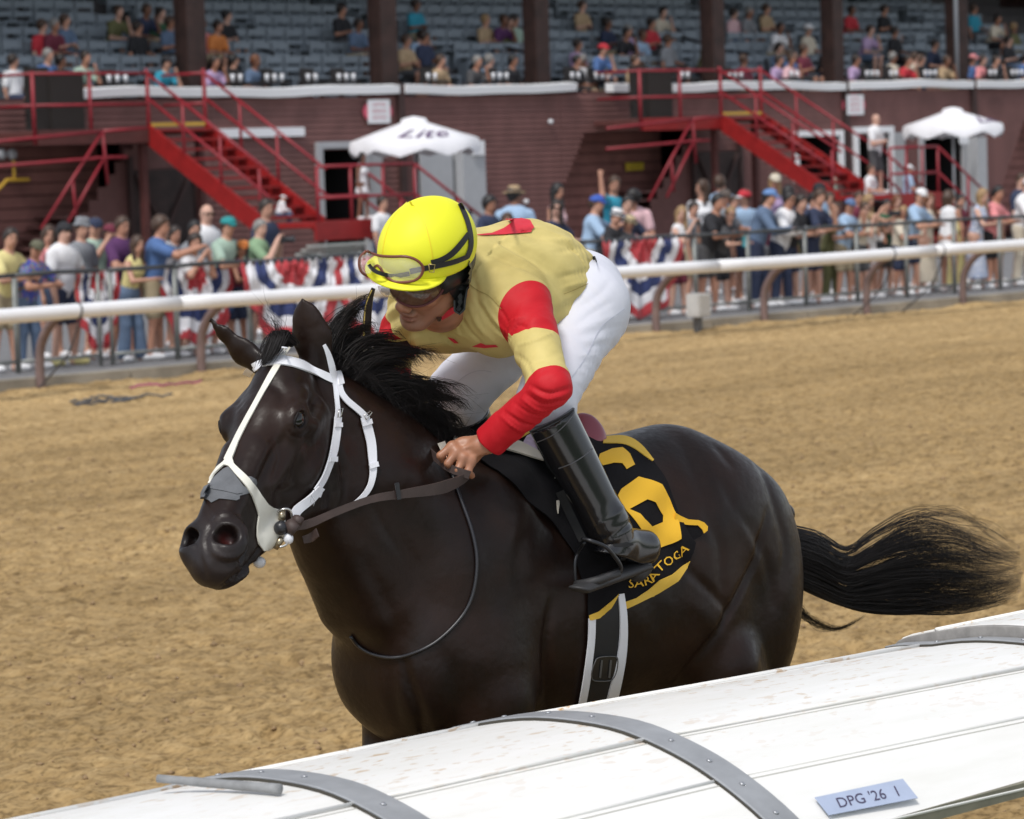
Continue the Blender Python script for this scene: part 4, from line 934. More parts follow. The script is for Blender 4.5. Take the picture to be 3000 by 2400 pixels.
        for q in (-1, 1): mb = MB(); mb.box(hc + hr * .0955 * s + lat * q * .030 * s + up * .020 * s, (.008 * s, .024 * s, .009 * s), R.T); mb.box(hc + hr * .099 * s + lat * q * .030 * s + up * .040 * s, (.006 * s, .034 * s, .007 * s), R.T); mb.build('eye', me_, root)
    MB().box(hc + hr * .0975 * s - up * .052 * s, (.008 * s, .036 * s, .007 * s), R.T).build('mouth', mat('lips', (.28, .09, .08), rough=.5), root)
    if spec.get('phone'):
        c = (J['haL'] + J['haR']) / 2 + J['d'] * .06 * s; MB().box(c, (.012, .15 * s, .075 * s), np.array([J['d'], J['l'], z]).T).build('phone', mat('phone_black', (.015, .015, .02), rough=.3), root)
    if spec.get('camera'):
        c = (J['haL'] + J['haR']) / 2 + J['d'] * .05 * s; MB().box(c, (.07, .13 * s, .09 * s), np.array([J['d'], J['l'], z]).T).tube([c, c + J['d'] * .16 * s], [.035, .045], 10).build('camera', mat('camera_body', spec['camera'], rough=.4), root)
    if spec.get('bottle'):
        c = J['haL'] + J['d'] * .06 * s - z * .08; MB().tube([c - z * .1, c + z * .06, c + z * .10], [.03, .03, .013], 8).build('bottle', mat('bottle_aqua', (.12, .50, .58), rough=.15, spec=.6), root)

def P_(px, ytop, Y, label, top='tee', tc='white', bot='shorts', bc='khaki', arms=('rail', 'rail'), lean=.32, hy=.5, yaw=-1.30, **k):
    return dict(px=px, ytop=ytop, Y=Y, label=label, top=top, tc=tc, bot=bot, bc=bc, arms=arms, lean=lean, hy=hy, yaw=yaw, **k)
ST = dict(lean=.05, arms=('down', 'down'))
CROWD = [
 P_(10, 668, 30.50, 'young person in pale yellow top at the very left edge, dark short hair', 'tee', 'yellow', bc='khaki', hair='dark', hy=.7),
 P_(92, 700, 30.45, 'person in camouflage cap and blue flowered shirt leaning on the barrier', 'tee', (.10, .09, .35), bot='pants', bc='denim', hat='cap', hc=(.12, .12, .08), hy=.3, lean=.38, arms=('rail', 'rail'), patt=1),
 P_(195, 648, 30.62, 'person in plain white T-shirt, dark shorts and black backward cap', 'tee', 'white', bc='navy', hat='capback', hc='black', hair='black', lean=.12, arms=('hip', 'down'), hy=.9, shoe='yellow', hem=.10),
 P_(248, 632, 31.2, 'person in grey bucket hat just behind the one in white T-shirt', 'tee', 'grey', bc='khaki', hat='bucket', hc='grey', hy=.9, **ST),
 P_(286, 634, 31.7, 'person in grey green shirt holding a phone up behind the grey bucket hat', 'tee', 'mint', arms=('phone', 'phone'), lean=.05, hy=.4, phone=1, hat='cap', hc='navy', bc='dkgrey'),
 P_(366, 634, 31.0, 'person in dark purple shirt with short brown hair', 'tee', 'purple', bc='khaki', lean=.12, hy=.9, arms=('down', 'rail')),
 P_(393, 690, 30.42, 'woman in pale yellow tank top and flared jeans leaning on the barrier', 'tank', 'yellow', bot='jeans', bc='denim', hair='brown', hs='long', fem=True, hy=1.0, lean=.30),
 P_(442, 630, 30.55, 'young man in blue T-shirt and khaki shorts reaching an arm forward', 'tee', 'blue', bc='khaki', hair='brown', hs='curly', arms=('point', 'point'), lean=.22, hy=.8, yaw=-.7),
 P_(484, 643, 31.1, 'boy in white shirt half hidden behind the one in blue T-shirt', 'tee', 'white', bc='grey', hair='brown', hs='curly', lean=.1, hy=.8),
 P_(556, 682, 30.45, 'person in white T-shirt with dark curls and hands near the face', 'tee', 'white', bc='ltpink', hair='dark', hs='curly', arms=('chin', 'phone'), lean=.35, hy=.6),
 P_(578, 646, 31.3, 'person with dark hair behind the curly haired one in white', 'tee', 'grey', bc='dkgrey', hair='black', **ST),
 P_(614, 598, 31.9, 'bald person with sunglasses and white shirt standing above the teal cap', 'tee', 'white', hs='bald', sun=1, skin=4, hy=.8, **ST),
 P_(640, 631, 30.55, 'person in teal cap and pale green T-shirt leaning on the barrier', 'tee', 'mint', bc='blue', hat='cap', hc=(.02, .25, .26), sun=1, lean=.25, hy=.9, hem=.14),
 P_(700, 700, 30.42, 'woman with long black hair, sunglasses and dark red top at the barrier', 'tank', 'maroon', bc='navy', hair='black', hs='long', fem=True, sun=1, hat='cap', hc='orange', hy=.1, lean=.3, skin=2),
 P_(768, 643, 30.75, 'person in green T-shirt photographing with a black camera', 'tee', 'green', bc='denim', hair='grey', arms=('phone', 'phone'), lean=.12, hy=.5, yaw=-.9, camera=(.02, .02, .025)),
 P_(788, 582, 33.2, 'person in navy T-shirt with thinning hair standing near the stair foot', 'tee', 'navy', bc='dkgrey', hair='dark', hy=1., **ST),
 P_(1443, 571, 33.0, 'person in navy T-shirt with thick black hair left of the brown cowboy hat', 'tee', 'navy', hair='black', hs='curly', skin=2, hy=1., **ST),
 P_(1500, 541, 33.4, 'person in brown cowboy hat and blue shirt, turned away', 'tee', 'ltblue', hair='black', hat='cowboy', hc='tan', skin=3, hy=.4, yaw=.6, **ST),
 P_(1492, 622, 31.6, 'low brown haired head just above the rider\'s back', 'tee', 'ltblue', hair='brown', hs='curly', hy=.3, lean=.1, arms=('rail', 'rail')),
 P_(1642, 536, 34.4, 'woman in pink strap top with dark hair standing far behind the others', 'tank', 'ltpink', hair='black', hs='long', fem=True, hy=.9, **ST),
 P_(1638, 584, 31.5, 'woman with long dark hair, sunglasses and navy blouse', 'tee', 'navy', hair='dark', hs='long', fem=True, sun=1, hy=.0, lean=.1),
 P_(1702, 568, 30.95, 'person in royal blue cap and light blue check shirt', 'tee', 'ltblue', bc='khaki', hat='cap', hc=(.04, .10, .42), lean=.2, hy=.9, yaw=-.8, arms=('point', 'rail')),
 P_(1782, 608, 30.5, 'person in white fedora and black shirt leaning on the barrier', 'long', 'black', bc='dkgrey', hat='fedora', hc='white', hy=.2, lean=.4),
 P_(1832, 629, 30.42, 'person in straw hat beside the white fedora', 'tee', 'dkgrey', bc='khaki', hat='straw', hc=(.52, .42, .26), hy=-.1, lean=.38),
 P_(1808, 506, 35.2, 'person in turquoise shirt with one arm raised', 'tee', 'teal', hair='brown', arms=('down', 'up'), lean=.05, hy=.3, bc='navy', skin=1),
 P_(1855, 553, 32.4, 'person in pale pink shirt bending forward behind the straw hat', 'tee', 'ltpink', hair='black', lean=.55, hy=-.6, yaw=-2.3, bc='khaki', arms=('down', 'down')),
 P_(1846, 574, 31.1, 'young person in dark shirt with short black hair before the pink shirt', 'tee', 'navy', hair='black', bc='white', hy=.3, lean=.1, arms=('rail', 'down')),
 P_(1976, 604, 30.5, 'woman in white top holding a phone to her face with both hands', 'tank', 'white', bc='maroon', hair='blond', hs='long', fem=True, arms=('phone', 'phone'), lean=.18, hy=0., phone=1, skin=4),
 P_(2066, 526, 34.2, 'woman in white T-shirt with long light brown hair behind the crowd', 'tee', 'white', hair='brown', hs='long', fem=True, hy=-.5, yaw=-2., lean=.05, arms=('down', 'down')),
 P_(2100, 513, 34.8, 'person in light blue shirt standing behind, back turned', 'tee', 'ltblue', hair='brown', hy=.2, yaw=1.2, lean=.05, arms=('down', 'down'), bc='khaki'),
 P_(2074, 568, 30.55, 'broad person in black T-shirt with slick black hair on the barrier', 'tee', 'black', bc='dkgrey', hair='black', hy=.9, lean=.38, skin=1, hem=.12, bottle=1),
 P_(2130, 552, 31.3, 'person in patterned dark cap, sunglasses and grey T-shirt', 'tee', 'grey', bc='dkgrey', hat='cap', hc=(.10, .08, .07), sun=1, hy=.8, lean=.12, arms=('rail', 'down')),
 P_(2124, 606, 30.45, 'woman in sunglasses with forearms crossed low on the barrier', 'tee', 'dkgrey', bc='black', hair='blond', hs='short', fem=True, sun=1, hy=.2, lean=.40, skin=4),
 P_(2190, 552, 31.5, 'person in red and white cap and light blue T-shirt', 'tee', 'ltblue', bc='navy', hat='cap', hc='red', brim='white', hy=-.3, yaw=-1.9, lean=.05, arms=('down', 'down')),
 P_(2232, 550, 30.5, 'person in pale blue cap and denim shirt, navy trousers', 'long', 'denim', bot='pants', bc='navy', hat='cap', hc=(.13, .24, .48), hair='black', hy=1.0, lean=.35, yaw=-1.0, hem=.10),
 P_(2284, 562, 30.55, 'person in white long sleeved shirt and sunglasses on the barrier', 'long', 'white', bot='pants', bc='navy', hair='black', sun=1, hy=.9, lean=.30, hem=.16),
 P_(2318, 543, 31.7, 'dark haired head behind the white long sleeved shirt', 'tee', 'navy', hair='black', hs='curly', hy=.5, **ST),
 P_(2279, 506, 36.0, 'woman in pale cap and lilac top far behind near the dark door', 'tee', 'lav', hair='blond', hs='long', fem=True, hat='cap', hc='cream', hy=0., **ST),
 P_(2324, 569, 30.5, 'youth in black T-shirt with dark wavy hair, arms on the barrier', 'tee', 'black', bc='navy', hair='dark', hs='curly', hy=.9, lean=.42),
 P_(2359, 554, 30.65, 'youth in navy T-shirt with brown curls resting chin on a hand', 'tee', 'navy', bc='navy', hair='brown', hs='curly', arms=('chin', 'rail'), hy=.5, lean=.3),
 P_(2391, 562, 31.1, 'black haired youth beside the one resting the chin', 'tee', 'navy', bc='olive', hair='black', hs='curly', hy=.6, lean=.2),
 P_(2409, 534, 31.9, 'person in black cap and light blue shirt behind the youths', 'tee', 'ltblue', hat='cap', hc='black', hair='black', hy=.8, **ST),
 P_(2402, 594, 30.85, 'child with brown hair and olive trousers peering over the barrier', 'tee', 'olive', bot='pants', bc='olive', hair='brown', hy=.1, lean=.2),
 P_(2462, 580, 30.55, 'person in blue cap and pale blue T-shirt holding the cap', 'tee', 'ltblue', bc='khaki', hat='cap', hc=(.10, .16, .30), hy=.4, lean=.25, arms=('chin', 'rail'), hem=.10),
 P_(2499, 592, 30.6, 'woman in sunglasses and cream T-shirt with hands clasped at her chin', 'tee', 'cream', bc='dkgrey', hair='brown', fem=True, sun=1, hy=.5, lean=.2, arms=('chin', 'chin')),
 P_(2551, 568, 30.9, 'blond woman with long loose hair pointing a small camera', 'tank', 'tan', bc='dkgrey', hair='blond', hs='long', fem=True, hy=.8, lean=.15, arms=('point', 'phone'), camera=(.5, .5, .5)),
 P_(2604, 583, 31.0, 'person in dark green shirt behind a long white camera lens', 'tee', 'dkgreen', bc='dkgrey', hair='black', hy=.3, lean=.1, arms=('phone', 'phone'), camera=(.55, .55, .56)),
 P_(2562, 625, 30.42, 'small girl in white dress with beige cardigan at the barrier', 'tee', 'white', dress=.25, hair='blond', hs='long', fem=True, hy=.2, lean=.1, arms=('chin', 'down')),
 P_(2676, 549, 30.5, 'person in white cap and light blue T-shirt leaning over the boy', 'tee', 'ltblue', bc='navy', hat='cap', hc='white', hy=.2, lean=.38, hem=.12, shoe='white'),
 P_(2652, 603, 30.45, 'blond boy in beige shirt under the arms of the white cap', 'tee', 'cream', bc='navy', hair='blond', hy=-.2, lean=.15, arms=('rail', 'rail')),
 P_(2731, 567, 30.9, 'woman with long auburn hair in beige sleeveless dress', 'tank', 'cream', dress=.75, hair='red', hs='long', fem=True, hy=.2, lean=.12, arms=('rail', 'down')),
 P_(2778, 557, 30.5, 'woman with long brown hair in white top and short white skirt', 'tank', 'white', dress=.22, hair='brown', hs='long', fem=True, hy=.2, yaw=.3, lean=.15, arms=('point', 'down'), skin=1),
 P_(2812, 600, 31.0, 'long pale yellow dress behind the barrier', 'tank', 'yellow', dress=.85, hair='brown', hs='long', fem=True, hy=.3, lean=.05, arms=('down', 'down')),
 P_(2852, 553, 30.55, 'blond woman in blue and white patterned long dress', 'tank', (.36, .42, .60), patt=2, dress=.72, hair='blond', hs='long', fem=True, hy=.9, lean=.22, skin=4),
 P_(2889, 546, 30.6, 'person in bright pink polo shirt and black shorts', 'tee', 'pink', bc='black', hair='black', hy=.8, lean=.3, skin=1, hem=.14),
 P_(2926, 552, 31.3, 'person partly hidden between the pink polo and the white cap at far right', 'tee', 'tan', bc='khaki', hair='dark', hy=.5, **ST),
 P_(2972, 520, 30.65, 'person in white cap, white shirt and grey trousers near the right edge', 'long', 'white', bot='pants', bc='cream', hat='cap', hc='white', hy=.1, lean=.22, arms=('rail', 'rail')),
 P_(2040, 590, 31.6, 'person in grey top between the woman photographing and the black T-shirt', 'tee', 'grey', bc='khaki', hair='dark', hy=.6, **ST),
 P_(2160, 574, 32.0, 'dark haired person in white top between the grey T-shirt and the red and white cap', 'tee', 'white', bc='navy', hair='brown', hy=.3, **ST),
 P_(2252, 580, 31.4, 'person in maroon top half hidden behind the denim shirt', 'tee', 'maroon', bc='grey', hair='dark', hy=.5, **ST),
 P_(2438, 562, 32.2, 'person in cream top behind the blue capped one', 'tee', 'cream', bc='khaki', hair='brown', hs='long', fem=True, hy=.2, **ST),
 P_(2524, 560, 32.4, 'person in maroon shirt behind the woman with hands at her chin', 'tee', 'maroon', bc='navy', hair='brown', hy=.2, **ST),
 P_(2636, 570, 32.2, 'woman with loose auburn hair behind the blond boy', 'tank', 'tan', bc='denim', hair='red', hs='long', fem=True, hy=.4, **ST),
 P_(2705, 558, 31.9, 'person in lilac top right behind the white capped one', 'tee', 'lav', bc='denim', hair='dark', hs='long', fem=True, hy=.0, **ST),
 P_(2822, 570, 32.0, 'dark haired person behind the blond woman in patterned dress', 'tee', 'maroon', bc='khaki', hair='black', hy=.5, **ST),
 P_(330, 652, 32.2, 'person in maroon cap standing behind the purple shirt', 'tee', 'dkgrey', bc='grey', hat='cap', hc='maroon', hy=.7, **ST),
 P_(150, 660, 32.0, 'person in pink top behind the one in plain white T-shirt', 'tee', 'pink', bc='denim', hair='brown', hs='long', fem=True, hy=.4, **ST),
 P_(520, 662, 32.4, 'person in navy top behind the curly haired one in white', 'tee', 'navy', bc='khaki', hair='dark', hy=.9, **ST),
 P_(3002, 508, 31.4, 'person in navy shirt cut by the right edge of the photo', 'tee', 'navy', bc='navy', hair='brown', hy=.3, **ST),
]
def build_crowd(h=.021):
    for i, c in enumerate(CROWD):
        zt = atY(c['px'], c['ytop'], c['Y'])[2]; x = atY(c['px'], c['ytop'], c['Y'])[0]; zb = .16
        hat_add = {'cap': .012, 'capback': .012, 'bucket': .03, 'straw': .03, 'fedora': .03, 'cowboy': .03}.get(c.get('hat'), .012 if c.get('hs') == 'curly' else 0.)
        J = skeleton(1., c['yaw'], c['lean'], c['arms'], base=(0, 0, 0)); top0 = J['head'][2] + .135 + hat_add
        s = min(max((zt - zb) / top0, .55), 1.12); zb2 = zt - s * top0 if (zt - zb) / top0 < .55 or (zt - zb) / top0 > 1.12 else zb
        J = skeleton(s, c['yaw'], c['lean'], c['arms'], base=(0, 0, 0)); hx, hy_ = J['head'][0], J['head'][1]
        base = (x - hx, c['Y'] - hy_ * .0, zb)
        if c['Y'] < 31 and c['lean'] > .15: base = (x - hx, max(c['Y'] - .30 - hy_ * .9, 30.33), zb)
        J = skeleton(s, c['yaw'], c['lean'], c['arms'], base=base, wide=1.0 if c.get('fem') else 1.08 + .08 * ((i * 7) % 3), head_yaw=(c['hy'] - .5) * .7 - .66, head_pitch=.08)
        r = empty('person', base, c['label'], 'person', 'spectators along the barrier')
        sp = dict(c); sp['J'] = J; sp['skin'] = c.get('skin', (0, 1, 4, 0, 0, 1)[i % 6]); make_person(sp, r, h)
    # people on the stairs and landings
    def spot(px, ytop, Y, zb, label, pose, s=None, **k):
        p = atY(px, ytop, Y); yaw = k.pop('yaw', -1.3); arms = k.pop('arms', ('down', 'down')); lean = k.pop('lean', .03); hy = k.pop('hy', .3)
        J = skeleton(1., yaw, lean, arms, pose); s = (p[2] - zb) / (J['head'][2] + .135); base = (p[0] - J['head'][0] * s, Y, zb)
        J = skeleton(s, yaw, lean, arms, pose, base, head_yaw=hy - .5, wide=k.pop('wide', 1.05)); r = empty('person', base, label, 'person'); make_person(dict(J=J, pose=pose, **k), r, .022)
    spot(2573, 334, 41.6, 1.5, 'person standing with folded arms on the right red landing, white shirt and grey shorts', 'stand', arms=('fold', 'fold'), tc='white', bc='dkgrey', hair='grey', wide=1.28, hs='bald', skin=4, hem=.10)
    spot(1066, 446, 41.2, 1.5, 'girl in white sleeveless dress standing at the dark door left of the helmet', 'stand', top='tank', tc='white', dress=.22, hair='black', hs='long', fem=True, skin=3)
    spot(2552, 482, 41.3, 1.05, 'child in white T-shirt sitting in front of the standing man\'s feet', 'sit', tc='white', bc='grey', hair='brown', arms=('lap', 'lap'))
    spot(2662, 482, 41.2, 1.05, 'person in white cap and bright blue shirt sitting on the right landing', 'sit', tc='ltblue', bc='navy', hat='cap', hc='white', arms=('lap', 'lap'), yaw=-.6)
    spot(826, 572, 42.2, 1.45, 'person in white cap, white shirt and jeans sitting on the left stairs', 'sit', top='long', tc='white', bot='pants', bc='denim', hat='cap', hc='white', arms=('lap', 'lap'), yaw=-.5, lean=.3)
    spot(2440, 520, 42.4, 1.30, 'person in pale cap and mint shirt sitting on the right stairs', 'sit', tc='mint', bc='khaki', hat='cap', hc='cream', arms=('lap', 'lap'), yaw=-.5, lean=.3)
    spot(1128, 574, 40.0, .16, 'person with dark hair and white shirt passing under the left landing', 'stand', tc='white', bc='navy', hair='dark')

SEATED = [  # px, py of the head top, shirt, hair, hat
 (130, 150, 'blue', 'grey', None), (178, 172, 'cream', 'black', None), (232, 155, 'mint', 'dark', None), (128, 65, 'red', 'brown', None), (150, 62, 'maroon', 'grey', None), (190, 50, 'denim', 'brown', None), (412, 15, 'navy', 'brown', None), (408, 70, 'black', 'dark', None), (460, 28, 'dkgreen', 'dark', None), (498, 55, 'denim', 'brown', None),
 (470, 188, 'teal', 'black', 'black'), (596, 60, 'pink', 'brown', None), (628, 66, 'orange', 'dark', None), (664, 38, 'black', 'black', None), (612, 178, 'lav', 'dark', None), (690, 190, 'black', 'black', None), (738, 182, 'denim', 'red', None),
 (1190, 110, 'tan', 'brown', None), (1215, 90, 'ltblue', 'dark', None), (1248, 98, 'navy', 'dark', None), (1280, 175, 'tan', 'brown', None), (1218, 5, 'teal', 'dark', None), (1380, 175, 'dkgrey', 'grey', None), (1440, 186, 'ltblue', 'grey', None), (1492, 170, 'black', 'black', None), (1422, 50, 'tan', 'blond', None), (1458, 46, 'purple', 'brown', None), (1512, 50, 'mint', 'dark', None), (1480, 55, 'olive', 'dark', None),
 (1692, 122, 'lav', 'dark', None), (1747, 132, 'blue', 'dark', 'red'), (1712, 170, 'white', 'grey', None), (1680, 185, 'black', 'black', None), (1705, 8, 'tan', 'brown', None), (1818, 84, 'black', 'black', None), (1846, 80, 'lav', 'grey', None), (1872, 92, 'ltblue', 'brown', None), (1908, 60, 'red', 'dark', None), (1925, 24, 'cream', 'dark', None), (1962, 108, 'grey', 'brown', None), (1850, 190, 'tan', 'brown', None), (1780, 60, 'navy', 'dark', None),
 (2060, 108, 'olive', 'black', None), (2155, 30, 'ltpink', 'dark', None), (2185, 26, 'grey', 'grey', None), (2245, 18, 'tan', 'brown', None), (2268, 68, 'white', 'dark', None), (2372, 78, 'cream', 'grey', 'white'), (2272, 130, 'denim', 'dark', None), (2355, 136, 'maroon', 'brown', None), (2405, 130, 'black', 'dark', None), (2185, 190, 'maroon', 'brown', None), (2272, 194, 'lav', 'dark', None), (2320, 152, 'blue', 'dark', None), (2300, 162, 'ltpink', 'brown', None), (2345, 180, 'ltblue', 'dark', None),
 (2485, 20, 'red', 'dark', None), (2590, 20, 'black', 'dark', None), (2532, 78, 'lav', 'brown', None), (2626, 84, 'black', 'dark', None), (2728, 122, 'navy', 'dark', None), (2616, 160, 'cream', 'grey', None), (2642, 166, 'red', 'dark', None), (2685, 160, 'cream', 'brown', None), (2498, 182, 'lav', 'dark', None), (2698, 184, 'denim', 'brown', None), (2756, 200, 'tan', 'brown', None),
 (2858, 18, 'teal', 'brown', None), (2868, 172, 'pink', 'dark', None), (2848, 186, 'blue', 'pink_hat', 'pink'), (2900, 190, 'black', 'dark', None), (2975, 74, 'olive', 'blond', None), (2996, 160, 'blue', 'dark', None), (2955, 110, 'black', 'dark', None), (2905, 46, 'cream', 'dark', None), (45, 205, 'white', 'dark', None), (1040, 60, 'denim', 'dark', None), (1000, 20, 'black', 'dark', None), (330, 20, 'olive', 'brown', None),
]
def build_seated():
    protos = []
    mw = mat('placeholder_cloth', (.3, .3, .3))
    for k, (arms, lean, hy) in enumerate(((('lap', 'lap'), .25, .3), (('fold', 'fold'), .05, .6), (('chin', 'lap'), .4, 0.), (('lap', 'down'), -.05, .9))):
        r = empty('seated_person', (0, 0, 0)); J = skeleton(.98, -1.45, lean, arms, 'sit', (0, 0, 0), head_yaw=hy)
        G = person_prims(J); s = .98
        def em(name, pr, off, hh=.028):
            sh = Shape(pr); sh.off = off; V, F = nets(sh, hh, proj_it=1); return mesh_obj(name, V, F, mw, r, smooth=True)
        em('body', G['P'] + G['tor'] + [a for p in G['arms'] for a in p] + G['hands'][:1] + G['hands'][6:7] + [a for p in G['legs'] for a in p] + [f for p in G['feet'] for f in p], 0, .024)
        em('shirt', G['tor'] + [Cone(p[0].a, p[0].a + (p[0].b - p[0].a) * .65, .064, .06, .03) for p in G['arms']] + [Half(J['hip'], (0, 0, -1), .02), Half(G['h'] - G['up'] * .085, G['up'], .01)], .013)
        em('shorts', [Cone(J['hip'] + J['l'] * .05, J['hip'] - J['l'] * .05, .118, .118, .05)] + [Cone(p[0].a, p[0].a + (p[0].b - p[0].a) * .85, .096, .08, .03) for p in G['legs']], .01)
        em('hair', [Ell(G['h'] + G['up'] * .03 - G['hr'] * .012, (.11, .09, .115), G['R'], .02), Cone(G['h'] + G['hr'] * .14 - G['up'] * .05, G['h'] + G['hr'] * .125 + G['up'] * .022, .085, .062, .012, 1), Half(G['h'] + G['hr'] * .028, -G['up'] * .7 + G['hr'] * .72, .01)], .002)
        em('cap', [Ell(G['h'] + G['up'] * .05, (.118, .10, .09), G['R'], .01), Half(G['h'] + G['up'] * .04, -G['up'], .006), Ell(G['h'] + G['hr'] * .12 + G['up'] * .03, (.07, .07, .012), G['R'], .01)], .004)
        protos.append((r, J['head']))
    cols = [550, 1135, 1577, 2095, 2443, 2810, 3100]; names = ['left of the first column', 'between first and second column', 'between second and third column', 'between third and fourth column', 'between fourth and fifth column', 'between fifth and sixth column', 'right of the last column']
    used = {}; botc = ['navy', 'khaki', 'dkgrey', 'denim', 'black']; rg = random.Random(2)
    nm = dict(ltblue='light blue', mint='pale green', cream='cream', dkgrey='dark grey', lav='lilac', ltpink='pale pink', tan='tan', dkgreen='dark green', olive='olive', teal='turquoise', denim='slate blue')
    for i, (px, py, tc, hair, hat) in enumerate(SEATED):
        best = None
        for row in range(-1, 12):
            Y = 48.2 + row * .86; z = 3.83 + row * .315; e = abs(atY(px, py, Y)[2] - (z + 1.22))
            if best is None or e < best[0]: best = (e, Y, z, row)
        _, Y, z, row = best; p = atY(px, py, Y); r0, hd0 = protos[i % 4]
        r = r0.copy(); COL.objects.link(r); r.location = (p[0] - hd0[0], Y, z - .03 + max(min(p[2] - (z + 1.22), .25), -.12))
        hair = 'dark' if hair == 'pink_hat' else hair
        for ch in list(r0.children):
            if ch.name.startswith('cap') and not hat: continue
            c = ch.copy(); COL.objects.link(c); c.parent = r; sl_ = c.material_slots[0]; sl_.link = 'OBJECT'; k = ch.name.split('.')[0]
            sl_.material = {'body': SKIN[(i * 3) % 5], 'shirt': cloth(C_[tc]), 'shorts': cloth(C_[botc[i % 5]]), 'hair': mat('hair_' + hair, HAIRC[hair]), 'cap': cloth(C_[hat or 'navy'])}[k]
        seg = next(j for j, c in enumerate(cols) if px < c); rn = ['front row', 'second row', 'third row', 'fourth row', 'fifth row', 'sixth row', 'seventh row', 'eighth row'][max(0, min(row + 1, 7))]
        lb = 'spectator in %s top%s, %s, %s' % (nm.get(tc, tc), ' and %s cap' % hat if hat else ', %s hair' % hair, rn, names[seg])
        if lb in used: lb = lb.replace('spectator', 'right hand spectator')
        used[lb] = 1; tag(r, lb, 'person', 'seated spectators in the grandstand')
    for r0, _ in protos:
        for ch in list(r0.children): bpy.data.objects.remove(ch)
        bpy.data.objects.remove(r0)
from mathutils.bvhtree import BVHTree
